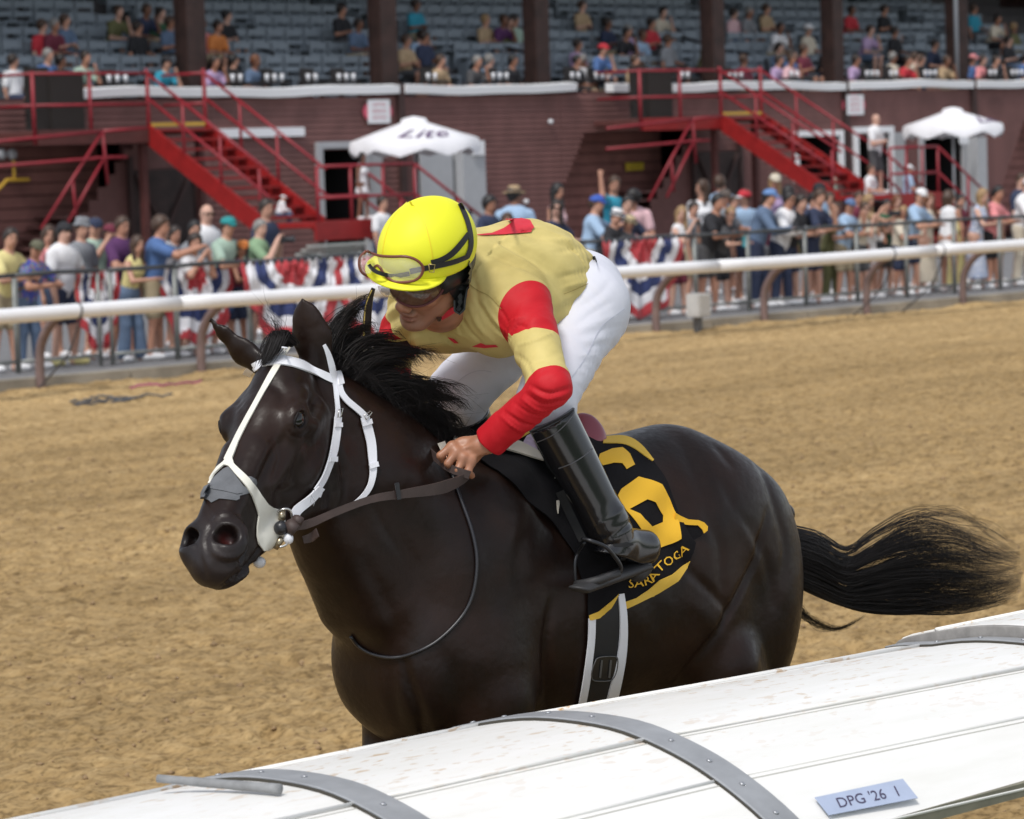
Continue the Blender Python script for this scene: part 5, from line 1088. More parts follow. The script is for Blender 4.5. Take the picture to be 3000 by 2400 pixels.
# ------------------------------------------------------------------ the horse
HY = 5.9
M_coat = None
HS = 1.10
_hn = _n(cv(-.225, -.735, .64)); _hw = cv(.82, -.10, .57); _hw = _n(_hw - _hn * (_hw @ _hn)); _hf = np.cross(_hn, _hw)
if (RC.T @ _hf)[2] < 0: _hf = -_hf
HP = atD(811, 1003, 7.66)                      # poll, on the front profile
HEADR = np.array([_hn, _hw, _hf])
def hd(n, w, f): return HP + HS * (n * _hn + w * _hw + f * _hf)
def horse_shape():
    P = []
    def E(n, w, f, rn, rw, rf, k=.03, op=0, R=None, tag=0): P.append(Ell(hd(n, w, f), (rn * HS, rw * HS, rf * HS), HEADR if R is None else R, k, op, tag))
    def K(a, b, ra, rb, k=.03, op=0, sq=None, tag=0): P.append(Cone(hd(*a), hd(*b), ra * HS, rb * HS, k, op, sq, tag))
    y = HY
    def B(x, dy, z, rx, ry, rz, k=.06, rot=0., yaw=0.):
        c, s = math.cos(rot), math.sin(rot); R = np.array([(c, 0, s), (0, 1, 0), (-s, 0, c)])
        if yaw:
            c2, s2 = math.cos(yaw), math.sin(yaw); R = R @ np.array([(c2, s2, 0), (-s2, c2, 0), (0, 0, 1)])
        P.append(Ell((x, y + dy, z), (rx, ry, rz), R, k))
    def L(a, b, ra, rb, k=.04, sq=None, op=0): P.append(Cone((a[0], y + a[1], a[2]), (b[0], y + b[1], b[2]), ra, rb, k, op, sq))
    Y = (0, 1, 0)
    # trunk
    B(5.86, 0, 1.235, .50, .265, .365, .05)
    B(5.49, 0, 1.22, .26, .205, .31, .10)
    L((5.56, 0, 1.545), (5.86, 0, 1.545), .085, .10, .12)
    L((5.8, 0, 1.485), (6.28, 0, 1.50), .15, .16, .14)
    B(6.31, 0, 1.35, .325, .225, .26, .12, rot=.14)
    B(6.16, 0, 1.20, .30, .22, .27, .10)
    # neck
    L((5.05, -.015, 1.755), (5.21, 0, 1.555), .125, .175, .05, (Y, .58))
    L((5.21, 0, 1.555), (5.41, 0, 1.375), .175, .262, .15, (Y, .60))
    L((5.06, -.01, 1.83), (5.50, 0, 1.57), .045, .06, .08)
    for s in (-1, 1):
        B(5.41, s * .13, 1.33, .12, .085, .32, .12, rot=-.42)        # shoulder blade
        B(5.325, s * .11, 1.13, .125, .095, .15, .07)                    # point of shoulder, breast
        B(5.44, s * .175, 1.10, .12, .085, .20, .05, rot=.25)          # triceps
        B(6.32, s * .11, 1.36, .265, .125, .185, .10, rot=.45)            # rump muscle
        B(6.50, s * .12, 1.17, .175, .115, .33, .06, rot=-.15)        # thigh
        B(6.25, s * .16, 1.13, .15, .085, .25, .07, rot=.55)          # stifle
        L((5.22, s * .07, 1.62), (5.34, s * .10, 1.42), .05, .07, .12)
        L((4.985, s * .045 - .02, 1.68), (5.16, s * .06, 1.30), .035, .06, .09)   # throat muscles
    B(5.30, 0, 1.14, .10, .10, .19, .12)
    # legs: near fore reaching, off fore folded, hinds under the body
    def leg(pts, rr):
        for i in range(len(pts) - 1): L(pts[i], pts[i + 1], rr[i], rr[i + 1], .045)
    leg([(5.43, -.165, 1.02), (5.35, -.15, .80), (5.33, -.14, .60)], [.105, .07, .05])
    leg([(5.33, -.14, .60), (5.36, -.14, .53), (5.42, -.14, .30), (5.43, -.14, .24), (5.36, -.14, .13), (5.34, -.14, .05)], [.048, .04, .027, .036, .03, .055])
    leg([(5.43, .165, 1.02), (5.36, .15, .80), (5.26, .14, .66)], [.10, .065, .048])
    leg([(5.26, .14, .66), (5.28, .14, .60), (5.46, .14, .46), (5.50, .14, .44), (5.57, .14, .50), (5.60, .14, .56)], [.048, .04, .027, .036, .03, .05])
    leg([(6.30, -.17, 1.0), (6.42, -.16, .80), (6.60, -.15, .60)], [.12, .085, .045])
    leg([(6.60, -.15, .60), (6.60, -.15, .54), (6.50, -.15, .28), (6.49, -.15, .22), (6.42, -.15, .12), (6.40, -.15, .05)], [.05, .045, .03, .04, .032, .058])
    leg([(6.36, .17, 1.0), (6.56, .16, .80), (6.80, .15, .66)], [.12, .085, .045])
    leg([(6.80, .15, .66), (6.82, .15, .60), (6.86, .15, .34), (6.87, .15, .28), (6.96, .15, .20), (7.0, .15, .14)], [.05, .045, .03, .04, .032, .055])
    L((6.60, -.0, 1.46), (6.78, -.0, 1.37), .05, .035, .05)            # dock
    # creases
    L((6.12, -.31, 1.22), (6.02, -.33, .98), .012, .03, .07, None, 1)
    # head
    E(.075, 0, -.085, .085, .070, .080, .03)
    E(.165, 0, -.075, .11, .084, .070, .03)
    for s in (-1, 1):
        K((.115, s * .066, -.06), (.185, s * .082, -.042), .016, .017, .03)   # brow
        K((.16, s * .075, -.10), (.10, s * .062, -.135), .030, .030, .04)
        E(.195, s * .080, -.056, .036, .020, .028, .03)                      # orbit
        E(.215, s * .040, -.185, .130, .046, .120, .04)                     # cheek
        K((.26, s * .028, -.242), (.50, s * .018, -.128), .042, .028, .04)   # jaw bone
        K((.24, s * .066, -.105), (.37, s * .052, -.085), .011, .008, .035)  # facial crest
        K((.30, s * .030, -.035), (.52, s * .022, -.022), .026, .022, .03)   # nasal bone
    K((.20, 0, -.075), (.50, 0, -.060), .072, .046, .03, 0, (_hw, .92))
    K((.22, 0, -.13), (.50, 0, -.085), .075, .045, .03, 0, (_hw, .80))
    E(.565, 0, -.060, .064, .058, .056, .03)
    E(.592, 0, -.080, .036, .054, .048, .025)
    E(.550, 0, -.122, .046, .042, .030, .02)
    for s in (-1, 1):
        E(.550, s * .046, -.042, .050, .032, .042, .022)
        E(.557, s * .053, -.012, .022, .034, .018, .012, 1)                  # nostril
        E(.552, s * .042, -.024, .020, .018, .024, .008, 1)
        E(.197, s * .098, -.050, .019, .012, .014, .012, 1)                   # eye socket
        K((.450, s * .058, -.118), (.530, s * .060, -.108), .004, .005, .014, 1); K((.530, s * .060, -.108), (.590, s * .050, -.104), .005, .006, .012, 1); K((.590, s * .050, -.104), (.622, s * .02, -.106), .006, .006, .012, 1)
        K((.50, s * .064, -.058), (.575, s * .062, -.070), .006, .008, .02, 1)
        K((.10, s * .085, -.10), (.14, s * .092, -.085), .008, .010, .03, 1)   # hollow above the eye
    # ears
    for (b, m, t, fac, sx) in EARS:
        b, m, t = np.array(b), np.array(m), np.array(t)
        P.append(Cone(b, m, .036 + .004 * sx, .038 + .008 * sx, .025, 0, (fac, .45)))
        P.append(Cone(m, m * .45 + t * .55, .038 + .008 * sx, .024 + .008 * sx, .015, 0, (fac, .30)))
        P.append(Cone(m * .45 + t * .55, t, .024 + .008 * sx, .006, .012, 0, (fac, .34)))
    return Shape(P)
# ears: the near one upright and turned back, the far one out to the side
EARS = [(atD(936, 1072, 7.72), atD(913, 985, 7.70), atD(886, 882, 7.68), _n(cv(.35, .1, -.9)), 1),
        (atD(775, 1075, 7.76), atD(715, 1033, 7.78), atD(612, 935, 7.79), _n(cv(-.25, -.40, .85)), -1)]
HORSE = horse_shape()

def creases(V, F, sh, lines, rows=None):
    """press grooves (or raise ridges, negative depth) along traced lines; lines = (pixel path, depth, width)"""
    T = BVHTree.FromPolygons([tuple(v) for v in V], [tuple(int(i) for i in f) for f in F]); D = np.zeros(len(V)); last = 8.
    for path, dep, w in lines:
        P = []
        for x, y in resample(spline(path, 5), max(6, int(np.linalg.norm(np.diff(np.array(path, float), axis=0), axis=1).sum() / 9))):
            h = T.ray_cast(Vector(CAM), Vector(ray(x, y)), 30.)
            if h[0] is not None: P.append(h[0])
        if len(P) < 3: continue
        P = np.array(P); lo = P.min(0) - 3 * w; hi = P.max(0) + 3 * w; idx = np.nonzero(((V > lo) & (V < hi)).all(1))[0]
        if not len(idx): continue
        n = len(P); fade = np.sin(np.pi * (np.arange(n) + .7) / (n + .4)) ** .5; best = np.zeros(len(idx))
        for c in range(0, n, 8): d2 = ((V[idx][:, None] - P[None, c:c + 8]) ** 2).sum(2); best = np.maximum(best, (np.exp(-d2 / w ** 2) * fade[None, c:c + 8]).max(1))
        D[idx] += best * dep
    idx = np.nonzero(np.abs(D) > 1e-5)[0]; V = V.copy(); V[idx] -= sh.normal(V[idx]) * D[idx][:, None]; return V
HORSE_LINES = [
    ([(2190, 1300), (2240, 1400), (2275, 1500), (2300, 1600), (2290, 1700)], .007, .022), ([(2120, 1420), (2160, 1500), (2215, 1580), (2250, 1660), (2270, 1780)], .008, .022), ([(2070, 1500), (2110, 1600), (2115, 1700), (2130, 1780)], .007, .02),
    ([(1960, 1600), (2020, 1670), (2090, 1740), (2135, 1790)], .010, .016), ([(2250, 1500), (2220, 1620), (2170, 1730), (2110, 1840), (2040, 1930), (1990, 1990)], .012, .016), ([(2150, 1480), (2190, 1560), (2235, 1640)], -.006, .025), ([(2020, 1760), (2060, 1800), (2110, 1860)], -.006, .03),
    ([(1990, 1280), (2030, 1360), (2060, 1440)], .006, .03), ([(2100, 1310), (2140, 1360)], .005, .02), ([(1618, 1760), (1606, 1850), (1602, 1950), (1606, 2080)], .016, .018), ([(1560, 1500), (1530, 1600), (1520, 1700), (1560, 1780)], .006, .03),
    ([(1400, 1480), (1440, 1600), (1460, 1720), (1440, 1840)], .007, .035), ([(1180, 1930), (1200, 2010), (1230, 2090), (1245, 2180)], .012, .016), ([(1150, 1960), (1150, 2050), (1170, 2130)], .006, .02), ([(1060, 1620), (1110, 1720), (1160, 1820), (1180, 1900)], .008, .026),
    ([(1120, 1560), (1170, 1680), (1220, 1790), (1260, 1880)], -.005, .03), ([(1090, 1440), (1130, 1540), (1210, 1650)], .006, .024), ([(1290, 1900), (1330, 1980), (1350, 2060)], .008, .03), ([(1700, 1850), (1900, 1900), (2000, 1880)], .004, .05),
    ([(1860, 1650), (1900, 1760), (1960, 1860)], .005, .04), ([(990, 1300), (1010, 1400), (1000, 1480)], .008, .012),
    # face
    ([(900, 1290), (870, 1340), (850, 1400)], .005, .010), ([(840, 1270), (800, 1330), (765, 1400), (745, 1450)], .007, .012), ([(790, 1290), (760, 1350), (735, 1410)], -.005, .009), ([(858, 1280), (885, 1280), (910, 1266)], .003, .006), ([(848, 1206), (880, 1190), (910, 1204)], .004, .006),
    ([(700, 1180), (720, 1230)], .003, .012), ([(800, 1120), (830, 1160), (840, 1200)], .006, .015), ([(890, 1440), (930, 1370), (955, 1290)], -.006, .02), ([(780, 1440), (820, 1440), (860, 1430)], .005, .012), ([(830, 1300), (815, 1360), (800, 1420)], .004, .009), ([(870, 1330), (850, 1390), (830, 1450)], -.003, .007),
    ([(602, 1490), (618, 1530), (606, 1580), (612, 1640)], .006, .007), ([(618, 1532), (650, 1508), (692, 1516), (722, 1552)], -.006, .006), ([(612, 1560), (622, 1610), (660, 1632), (705, 1622), (728, 1585)], -.005, .007), ([(640, 1652), (690, 1650), (722, 1622)], .005, .008), ([(590, 1640), (600, 1690)], .005, .007),
    ([(768, 1590), (752, 1622), (728, 1655), (695, 1688), (655, 1714)], .016, .0065), ([(748, 1640), (722, 1680), (690, 1705)], -.006, .010), ([(735, 1600), (710, 1640), (670, 1675)], -.004, .008), ([(560, 1540), (575, 1600), (590, 1650)], .004, .009)]

def strands(name, paths, r0, mat_, parent, taper=1.0):
    """thin three-sided hairs; paths is (N, S, 3)"""
    P = np.asarray(paths, float); N, S, _ = P.shape
    T = np.gradient(P, axis=1); T /= np.linalg.norm(T, axis=2)[..., None] + 1e-9
    up = np.array([.3, -.5, .8]); u = np.cross(T, up); u /= np.linalg.norm(u, axis=2)[..., None] + 1e-9; w = np.cross(T, u)
    r = np.broadcast_to(np.asarray(r0, float).reshape(-1, 1), (N, S)) * (1 - .85 * taper * np.linspace(0, 1, S)[None] ** 1.5)
    V = np.stack([P + r[..., None] * (math.cos(a) * u + math.sin(a) * w) for a in (0, 2.094, 4.189)], 2).reshape(-1, 3)
    i = np.arange(N)[:, None, None] * S * 3; j = np.arange(S - 1)[None, :, None] * 3; k = np.arange(3)[None, None]
    k2 = (k + 1) % 3; F = np.stack([i + j + k, i + j + k2, i + j + 3 + k2, i + j + 3 + k], -1).reshape(-1, 4)
    return mesh_obj(name, V, F, mat_, parent, smooth=True)
def bez(P, S):
    """Catmull-Rom through (N, K, 3) control points, S samples"""
    P = np.asarray(P, float); K = P.shape[1]; t = np.linspace(0, K - 1 - 1e-6, S); i = t.astype(int); f = (t - i)[None, :, None]
    Q = np.concatenate([2 * P[:, :1] - P[:, 1:2], P, 2 * P[:, -1:] - P[:, -2:-1]], 1)
    a, b, c, d = Q[:, i], Q[:, i + 1], Q[:, i + 2], Q[:, i + 3]
    return .5 * (2 * b + (-a + c) * f + (2 * a - 5 * b + 4 * c - d) * f ** 2 + (-a + 3 * b - 3 * c + d) * f ** 3)

def coat_material():
    m = mat('horse_coat', (.016, .011, .010), rough=.42, spec=.24, tint=True); nt = m.node_tree; b = nt.nodes['Principled BSDF']
    pass
    src = b.inputs['Base Color'].links[0].from_socket
    big = noise(nt, 5.0, 3); fine = noise(nt, 60, 4)
    c = mixc(nt, 1.0, src, _ramp(nt, big, [(.35, (.75, .72, .72)), (.7, (1.5, 1.25, 1.1))]), 'MULTIPLY')
    nt.links.new(c, b.inputs['Base Color'])
    nt.links.new(_ramp(nt, fine, [(.3, (.30,) * 3), (.7, (.46,) * 3)]), b.inputs['Roughness'])
    h1 = noise(nt, 9, 3); h2 = noise(nt, 220, 2, stretch=(.25, 1, .5))
    b1 = nt.nodes.new('ShaderNodeBump'); b1.inputs['Strength'].default_value = .28; b1.inputs['Distance'].default_value = .018; nt.links.new(h1, b1.inputs['Height'])
    b2 = nt.nodes.new('ShaderNodeBump'); b2.inputs['Strength'].default_value = .22; b2.inputs['Distance'].default_value = .0015; nt.links.new(h2, b2.inputs['Height'])
    nt.links.new(b1.outputs[0], b2.inputs['Normal']); nt.links.new(b2.outputs[0], b.inputs['Normal'])
    return m
def build_horse(h=.006):
    root = empty('racehorse', (5.9, HY, 0), 'dark brown racehorse galloping along the near rail, white bridle and yellow 6 cloth', 'horse')
    V, F = nets(HORSE, h, proj_it=2)
    q = (V - HP) @ HEADR.T / HS; V = creases(V, F, HORSE, HORSE_LINES); q = (V - HP) @ HEADR.T / HS
    col = np.tile(np.array([.0115, .0062, .0046]), (len(V), 1))
    def blend(mask, c): col[:] = col * (1 - mask[:, None]) + np.array(c) * mask[:, None]
    def blob(c, r): return np.clip(1.4 - np.linalg.norm((V - np.array(c)) / np.array(r), axis=1), 0, 1) ** .8
    for c, r, cc in (((5.6, 5.65, 1.05), (.2, .2, .3), (.015, .0085, .0065)), ((6.2, 5.7, 1.15), (.2, .2, .25), (.016, .0088, .0065)), ((6.6, 5.7, 1.3), (.2, .2, .3), (.014, .0085, .007)),
                     ((5.25, 5.8, 1.1), (.12, .2, .3), (.014, .0075, .006))): blend(.8 * blob(c, r), cc)
    hb = np.clip(1.3 - np.linalg.norm((q - np.array([.20, .05, -.08])) / np.array([.1, .09, .1]), axis=1), 0, 1); blend(.6 * hb, (.018, .0105, .008))
    mz = np.clip((q[:, 0] - .49) / .06, 0, 1) * (np.abs(q[:, 1]) < .14) * (q[:, 2] > -.2); blend(mz * .85, (.022, .020, .022))
    for s in (-1, 1):
        dn = np.linalg.norm((q - np.array([.550, s * .036, -.030])) / np.array([.022, .022, .022]), axis=1)
        blend(np.clip(2.6 - dn * 1.3, 0, 1) * .9, (.008, .006, .006)); di = np.linalg.norm((q - np.array([.548, s * .028, -.040])) / np.array([.014, .012, .016]), axis=1); blend(np.clip(1.6 - di, 0, 1) * .8, (.045, .010, .010))
    leg = np.clip((.75 - V[:, 2]) / .2, 0, 1); blend(leg, (.012, .010, .010)); blend(np.clip((.09 - V[:, 2]) / .02, 0, 1), (.05, .045, .04))
    b = mesh_obj('body', V, F, coat_material(), root, smooth=True, colors=col)
    # eyes, lids
    me = mat('horse_eye', (.004, .003, .003), rough=.12, spec=.5, coat=.3)
    for s in (1, -1):
        c = hd(.197, s * .0905, -.0495)
        Ve, Fe = nets(Shape([Ell(c, (.0205 * HS, .0135 * HS, .0175 * HS), HEADR)]), .003); mesh_obj('eye', Ve, Fe, me, root, smooth=True)
        lid = mat('horse_eyelid', (.011, .008, .008), rough=.6, spec=.2)
        for up in (1, -1):
            pts = [hd(.197 + .025 * math.cos(a), s * (.0985 - .007 * abs(math.cos(a))), -.0495 + up * .0165 * math.sin(a)) for a in np.linspace(.05, math.pi - .05, 9)]
            Vt, Ft = tube_geo(pts, [.002, .003, .0034, .0036, .0036, .0036, .0034, .003, .002], 6); mesh_obj('eyelid', Vt, Ft, lid, root, smooth=True)
    mh = mat('horse_hair', (.0095, .0074, .0072), rough=.55, spec=.3, var=.45, scale=14)
    # mane: tufts blown back from the crest
    rg = np.random.default_rng(3)
    roots = spline([(5.035, HY - .015, 1.935), (5.13, HY - .01, 1.875), (5.25, HY, 1.785), (5.38, HY, 1.695), (5.50, HY, 1.645)], 12)
    roots = resample(roots, 200)
    tips = [(0.00, 1060, 926, .10), (.02, 1050, 965, .10), (.04, 1085, 990, .1), (.08, 1120, 1000, .1), (.10, 1160, 1010, .1), (.14, 1200, 1040, .1), (.18, 1242, 1060, .08), (.2, 1215, 1085, .05), (.26, 1250, 1110, .02),
            (.3, 1292, 1150, .0), (.34, 1300, 1165, .02), (.38, 1262, 1180, -.05), (.42, 1310, 1200, .0), (.48, 1300, 1225, -.04), (.52, 1330, 1245, .0), (.58, 1335, 1270, -.05), (.64, 1345, 1290, 0), (.72, 1350, 1300, -.04), (.8, 1360, 1318, 0), (.9, 1372, 1330, 0)]
    allp = []
    for t, px, py, dy in tips:
        for rep in range(3):
            n = 75; tt = np.clip(t + rg.normal(0, .024, n) + rep * .012, 0, 1); R0 = roots[(tt * 199).astype(int)] + np.stack([rg.normal(0, .004, n), rg.normal(0, .016, n), rg.normal(0, .004, n)], 1)
            d0 = proj(R0.mean(0))[2]; tip = atD(px + 6 + rg.normal(0, 16) - rep * 30, py - 6 + rg.normal(0, 16) + rep * 16, d0 + .04 + dy * .5)
            ln = rg.uniform(.80, 1.18, n)[:, None]
            m1 = R0 * .60 + tip * .40 + np.array([0, 0, .034]) + rg.normal(0, .005, (n, 3)); m2 = R0 * .13 + tip * .87 + np.array([0, 0, .026]) + rg.normal(0, .0035, (n, 3))
            T = tip + rg.normal(0, .0032, (n, 3)) + (rg.random((n, 1)) < .1) * rg.normal(0, .03, (n, 3))
            m1 = R0 + (m1 - R0) * ln; m2 = R0 + (m2 - R0) * ln; T = R0 + (T - R0) * ln
            allp.append(np.stack([R0, m1, m2, T], 1))
    # short hair hugging the crest on both sides
    n = 1500; tt = rg.random(n); R0 = roots[(tt * 199).astype(int)]
    side = rg.choice([-1, 1], n, p=[.7, .3]) * rg.uniform(.2, 1, n)
    R1 = R0 + np.stack([.05 + .03 * rg.random(n), side * .045, .016 * rg.random(n) - .01], 1); R2 = R1 + np.stack([.05 * rg.random(n), side * .03, -.03 - .03 * rg.random(n)], 1)
    allp.append(np.stack([R0 + np.stack([0 * tt, side * .012, 0 * tt + .012], 1), (R0 + R1) / 2 + np.array([0, 0, .02]), R1, R2], 1))
    A = np.concatenate(allp); strands('mane', bez(A, 9), rg.uniform(.0005, .0012, len(A)), mh, root)
    # forelock
    n = 380; a = np.stack([rg.uniform(-.01, .045, n), rg.normal(.022, .013, n), rg.uniform(-.015, .02, n)], 1)
    p0 = np.array([hd(-.015 + v[0] * .2, v[1] * .8, -.02 + v[2] * .5) for v in a])
    p1 = np.array([hd(-.012 + v[0] * .5, v[1] * .9 - .008, .016 + v[2] * .4) for v in a]); p2 = np.array([hd(.022 + v[0] * .6, v[1] * .9 - .016, .013 + v[2] * .3) for v in a]); p3 = np.array([hd(.048 + v[0] * .7, v[1] * .7 - .022, .006 + v[2] * .2) for v in a])
    A = np.stack([p0, p1, p2, p3], 1)
    m = 34; q0 = p1[:m]; q1 = q0 + cv(-.2, .6, .1) * rg.uniform(.03, .05, (m, 1)) + rg.normal(0, .008, (m, 3)); q2 = q1 + cv(-.5, .5, .1) * rg.uniform(.02, .05, (m, 1)) + rg.normal(0, .012, (m, 3)); q3 = q2 + cv(-.3, .6, 0) * .02 + rg.normal(0, .015, (m, 3))
    B_ = np.stack([q0, q1, q2, q3], 1)
    strands('forelock', bez(np.concatenate([A, B_]), 9), np.r_[rg.uniform(.001, .0018, n), np.full(m, .0005)], mh, root)
    # tail streaming back
    xs = [2290, 2400, 2480, 2560, 2680, 2800, 2900, 2985]
    top = [1530, 1556, 1600, 1545, 1482, 1490, 1535, 1590]; bot = [1700, 1752, 1786, 1800, 1802, 1796, 1780, 1745]
    n = 3300; v = rg.beta(1.25, 1.0, n); v = np.where(rg.random(n) < .11, rg.random(n) ** .6 * .34, .32 + v * .68); cl = rg.normal(0, 1, (26, 8)) * 13
    ci = np.clip((v * 26).astype(int), 0, 25); C = np.zeros((n, 8, 3)); yo = rg.normal(0, .02, n)
    vj = v + rg.normal(0, .05, n)
    thick = [.05, .07, .07, .06, .06, .06, .05, .04]
    for j in range(8):
        ra = (j / 7)
        for i in range(n):
            vv = v[i] * (1 - ra) + np.clip(vj[i], 0, 1) * ra
            yy = top[j] + (bot[j] - top[j]) * vv + (cl[ci[i], j] * ra if j > 1 else 0); C[i, j, :2] = (xs[j] + cl[ci[i], 7 - j] * .5 * ra, yy)
    ln = np.clip(rg.normal(.84, .15, n), .40, 1.0); ln = np.where(v < .33, np.clip(ln * 1.1, 0, 1), ln)
    Q = bez(C, 22); D2 = np.zeros((n, 22, 3))
    for i in range(n):
        tq = np.linspace(0, min(ln[i], 1) * 21, 22); xi = np.interp(tq, np.arange(22), Q[i, :, 0]); yi = np.interp(tq, np.arange(22), Q[i, :, 1])
        th = np.interp(np.linspace(0, 7, 22), np.arange(8), thick)
        r = np.stack([(xi - 1500), -(yi - 1200), np.full(22, -FPX)], 1) @ RC.T; Yp = HY + th * math.sin(i * 2.399) * rg.random() ** .5 + .03 * np.sin(np.linspace(0, 3, 22) + i)
        D2[i] = CAM + r * (Yp / r[:, 1])[:, None]
    w = []
    for i in range(90):     # the lower wisp
        e = rg.normal(0, 1, 4); f = rg.random(); w.append([atY(2318 + e[0] * 3, 1745 + e[1] * 14, HY - .02), atY(2345 + e[1] * 5, 1790 + e[2] * 10, HY - .02), atY(2385 + f * 20, 1828 + e[3] * 7, HY - .02), atY(2435 + f * 40, 1846 - f * 8 + e[0] * 3, HY), atY(2480 + f * 60, 1835 - f * 34 + e[1] * 4, HY)])
    W = bez(np.array(w), 22)
    strands('tail', np.concatenate([D2, W]), np.r_[rg.uniform(.0003, .0009, n), np.full(90, .0005)], mh, root)
    return root, V, F
# ------------------------------------------------------------------ surface tools: trace outlines on a body and lay strips on it
from mathutils.bvhtree import BVHTree
from mathutils.geometry import delaunay_2d_cdt
def _frame(a, b):
    a = _n(a); b = _n(np.array(b, float) - a * (np.array(b, float) @ a)); return np.array([a, b, np.cross(a, b)])
class Surf:
    def __init__(s, V, F): s.t = BVHTree.FromPolygons([tuple(v) for v in V], [tuple(int(i) for i in f) for f in F]); s.last = 8.0
    def hit(s, x, y, off=0.):
        d = ray(x, y); h = s.t.ray_cast(Vector(CAM), Vector(d), 30.)
        if h[0] is None:
            p = CAM + d * s.last; q = s.t.find_nearest(Vector(p)); n = np.array(q[1]); return p
        s.last = h[3]; n = np.array(h[1]); 
        if n @ d > 0: n = -n
        return np.array(h[0]) + n * off
    def snap(s, P, off=0.):
        out = []
        for p in P:
            q, n, i, dd = s.t.find_nearest(Vector(p)); n = np.array(n); out.append(np.array(q) + n * off)
        return np.array(out)
def merge(*vf):
    V = []; F = []; b = 0
    for v, f in vf: V.append(v); F.append(f + b); b += len(v)
    return np.concatenate(V), np.concatenate(F)
def inside(poly, x, y):
    c = False; n = len(poly); j = n - 1
    for i in range(n):
        xi, yi = poly[i]; xj, yj = poly[j]
        if (yi > y) != (yj > y) and x < (xj - xi) * (y - yi) / (yj - yi) + xi: c = not c
        j = i
    return c
def decal(name, poly, surf, off, m, parent, th=.002, step=14, holes=(), smooth_poly=False, fn=None):
    """a thin sheet that follows a surface, cut to an outline (photograph pixels)"""
    if smooth_poly: poly = [tuple(p) for p in spline(list(poly) + [poly[0]], 4)[:-1]]
    def dense(pl):
        o = []
        for (a, b) in zip(pl, list(pl[1:]) + [pl[0]]):
            n = max(1, int(math.hypot(b[0] - a[0], b[1] - a[1]) / step)); o += [(a[0] + (b[0] - a[0]) * k / n, a[1] + (b[1] - a[1]) * k / n) for k in range(n)]
        return o
    rings = [dense(list(poly))] + [dense(list(h)) for h in holes]; pts = []; edges = []
    for r in rings: b = len(pts); pts += r; edges += [(b + i, b + (i + 1) % len(r)) for i in range(len(r))]
    xs = [p[0] for p in poly]; ys = [p[1] for p in poly]
    y = min(ys) + step / 2; k = 0
    while y < max(ys):
        x = min(xs) + step * (.5 + .5 * (k % 2))
        while x < max(xs):
            if inside(poly, x, y) and not any(inside(h, x, y) for h in holes) and min(math.hypot(x - a, y - c) for a, c in pts[:sum(map(len, rings))]) > step * .45: pts.append((x, y))
            x += step
        y += step * .87; k += 1
    vv, _, ff, _, _, _ = delaunay_2d_cdt([Vector(p) for p in pts], edges, [], 0, 1e-4)
    F = []
    for f in ff:
        cx = sum(vv[i].x for i in f) / 3; cy = sum(vv[i].y for i in f) / 3
        if inside(poly, cx, cy) and not any(inside(h, cx, cy) for h in holes): F.append(tuple(f))
    P = np.array([surf.hit(v.x, v.y, off) if fn is None else fn(v.x, v.y) for v in vv])
    o = mesh_obj(name, P, F, m, parent, smooth=True); me = o.data
    if sum(p.normal.dot(Vector(CAM) - p.center - (parent.location if parent else Vector((0, 0, 0)))) for p in me.polygons) < 0: me.flip_normals()
    if th: md = o.modifiers.new('thickness', 'SOLIDIFY'); md.thickness = th * .8; md.offset = -1
    es = o.modifiers.new('crisp', 'EDGE_SPLIT'); es.split_angle = .9
    return o
def strap(name, path, width, surf, off, m, parent, th=.003, closed=False, n=None, lift=None):
    """a flat strip along a pixel path; width in pixels, one number or one per point"""
    path = np.array(path, float); w = np.broadcast_to(np.array(width, float), (len(path),)); Q = spline(np.c_[path, w], 5); Q = resample(Q, n or max(6, int(np.linalg.norm(np.diff(path, axis=0), axis=1).sum() / 10)))
    T = np.gradient(Q[:, :2], axis=0); T /= np.linalg.norm(T, axis=1)[:, None] + 1e-9; N = np.stack([-T[:, 1], T[:, 0]], 1)
    V = []
    for i, q in enumerate(Q):
        o = off + (lift(i / (len(Q) - 1)) if lift else 0)
        for k in (-.5, 0, .5): c = q[:2] + N[i] * k * q[2]; V.append(surf.hit(c[0], c[1], o))
    V = np.array(V); M = V.reshape(-1, 3, 3).copy()
    for _ in range(2): M[1:-1] = (M[:-2] + M[1:-1] * 2 + M[2:]) / 4
    V = M.reshape(-1, 3)
    F = [(i * 3 + k, i * 3 + k + 1, i * 3 + 4 + k, i * 3 + 3 + k) for i in range(len(Q) - 1) for k in (0, 1)]
    o = mesh_obj(name, V, F, m, parent, smooth=True)
    if sum(p.normal.dot(Vector(CAM) - p.center) for p in o.data.polygons) < 0: o.data.flip_normals()
    md = o.modifiers.new('thickness', 'SOLIDIFY'); md.thickness = th * .8; md.offset = -1
    es = o.modifiers.new('crisp', 'EDGE_SPLIT'); es.split_angle = .9
    return o
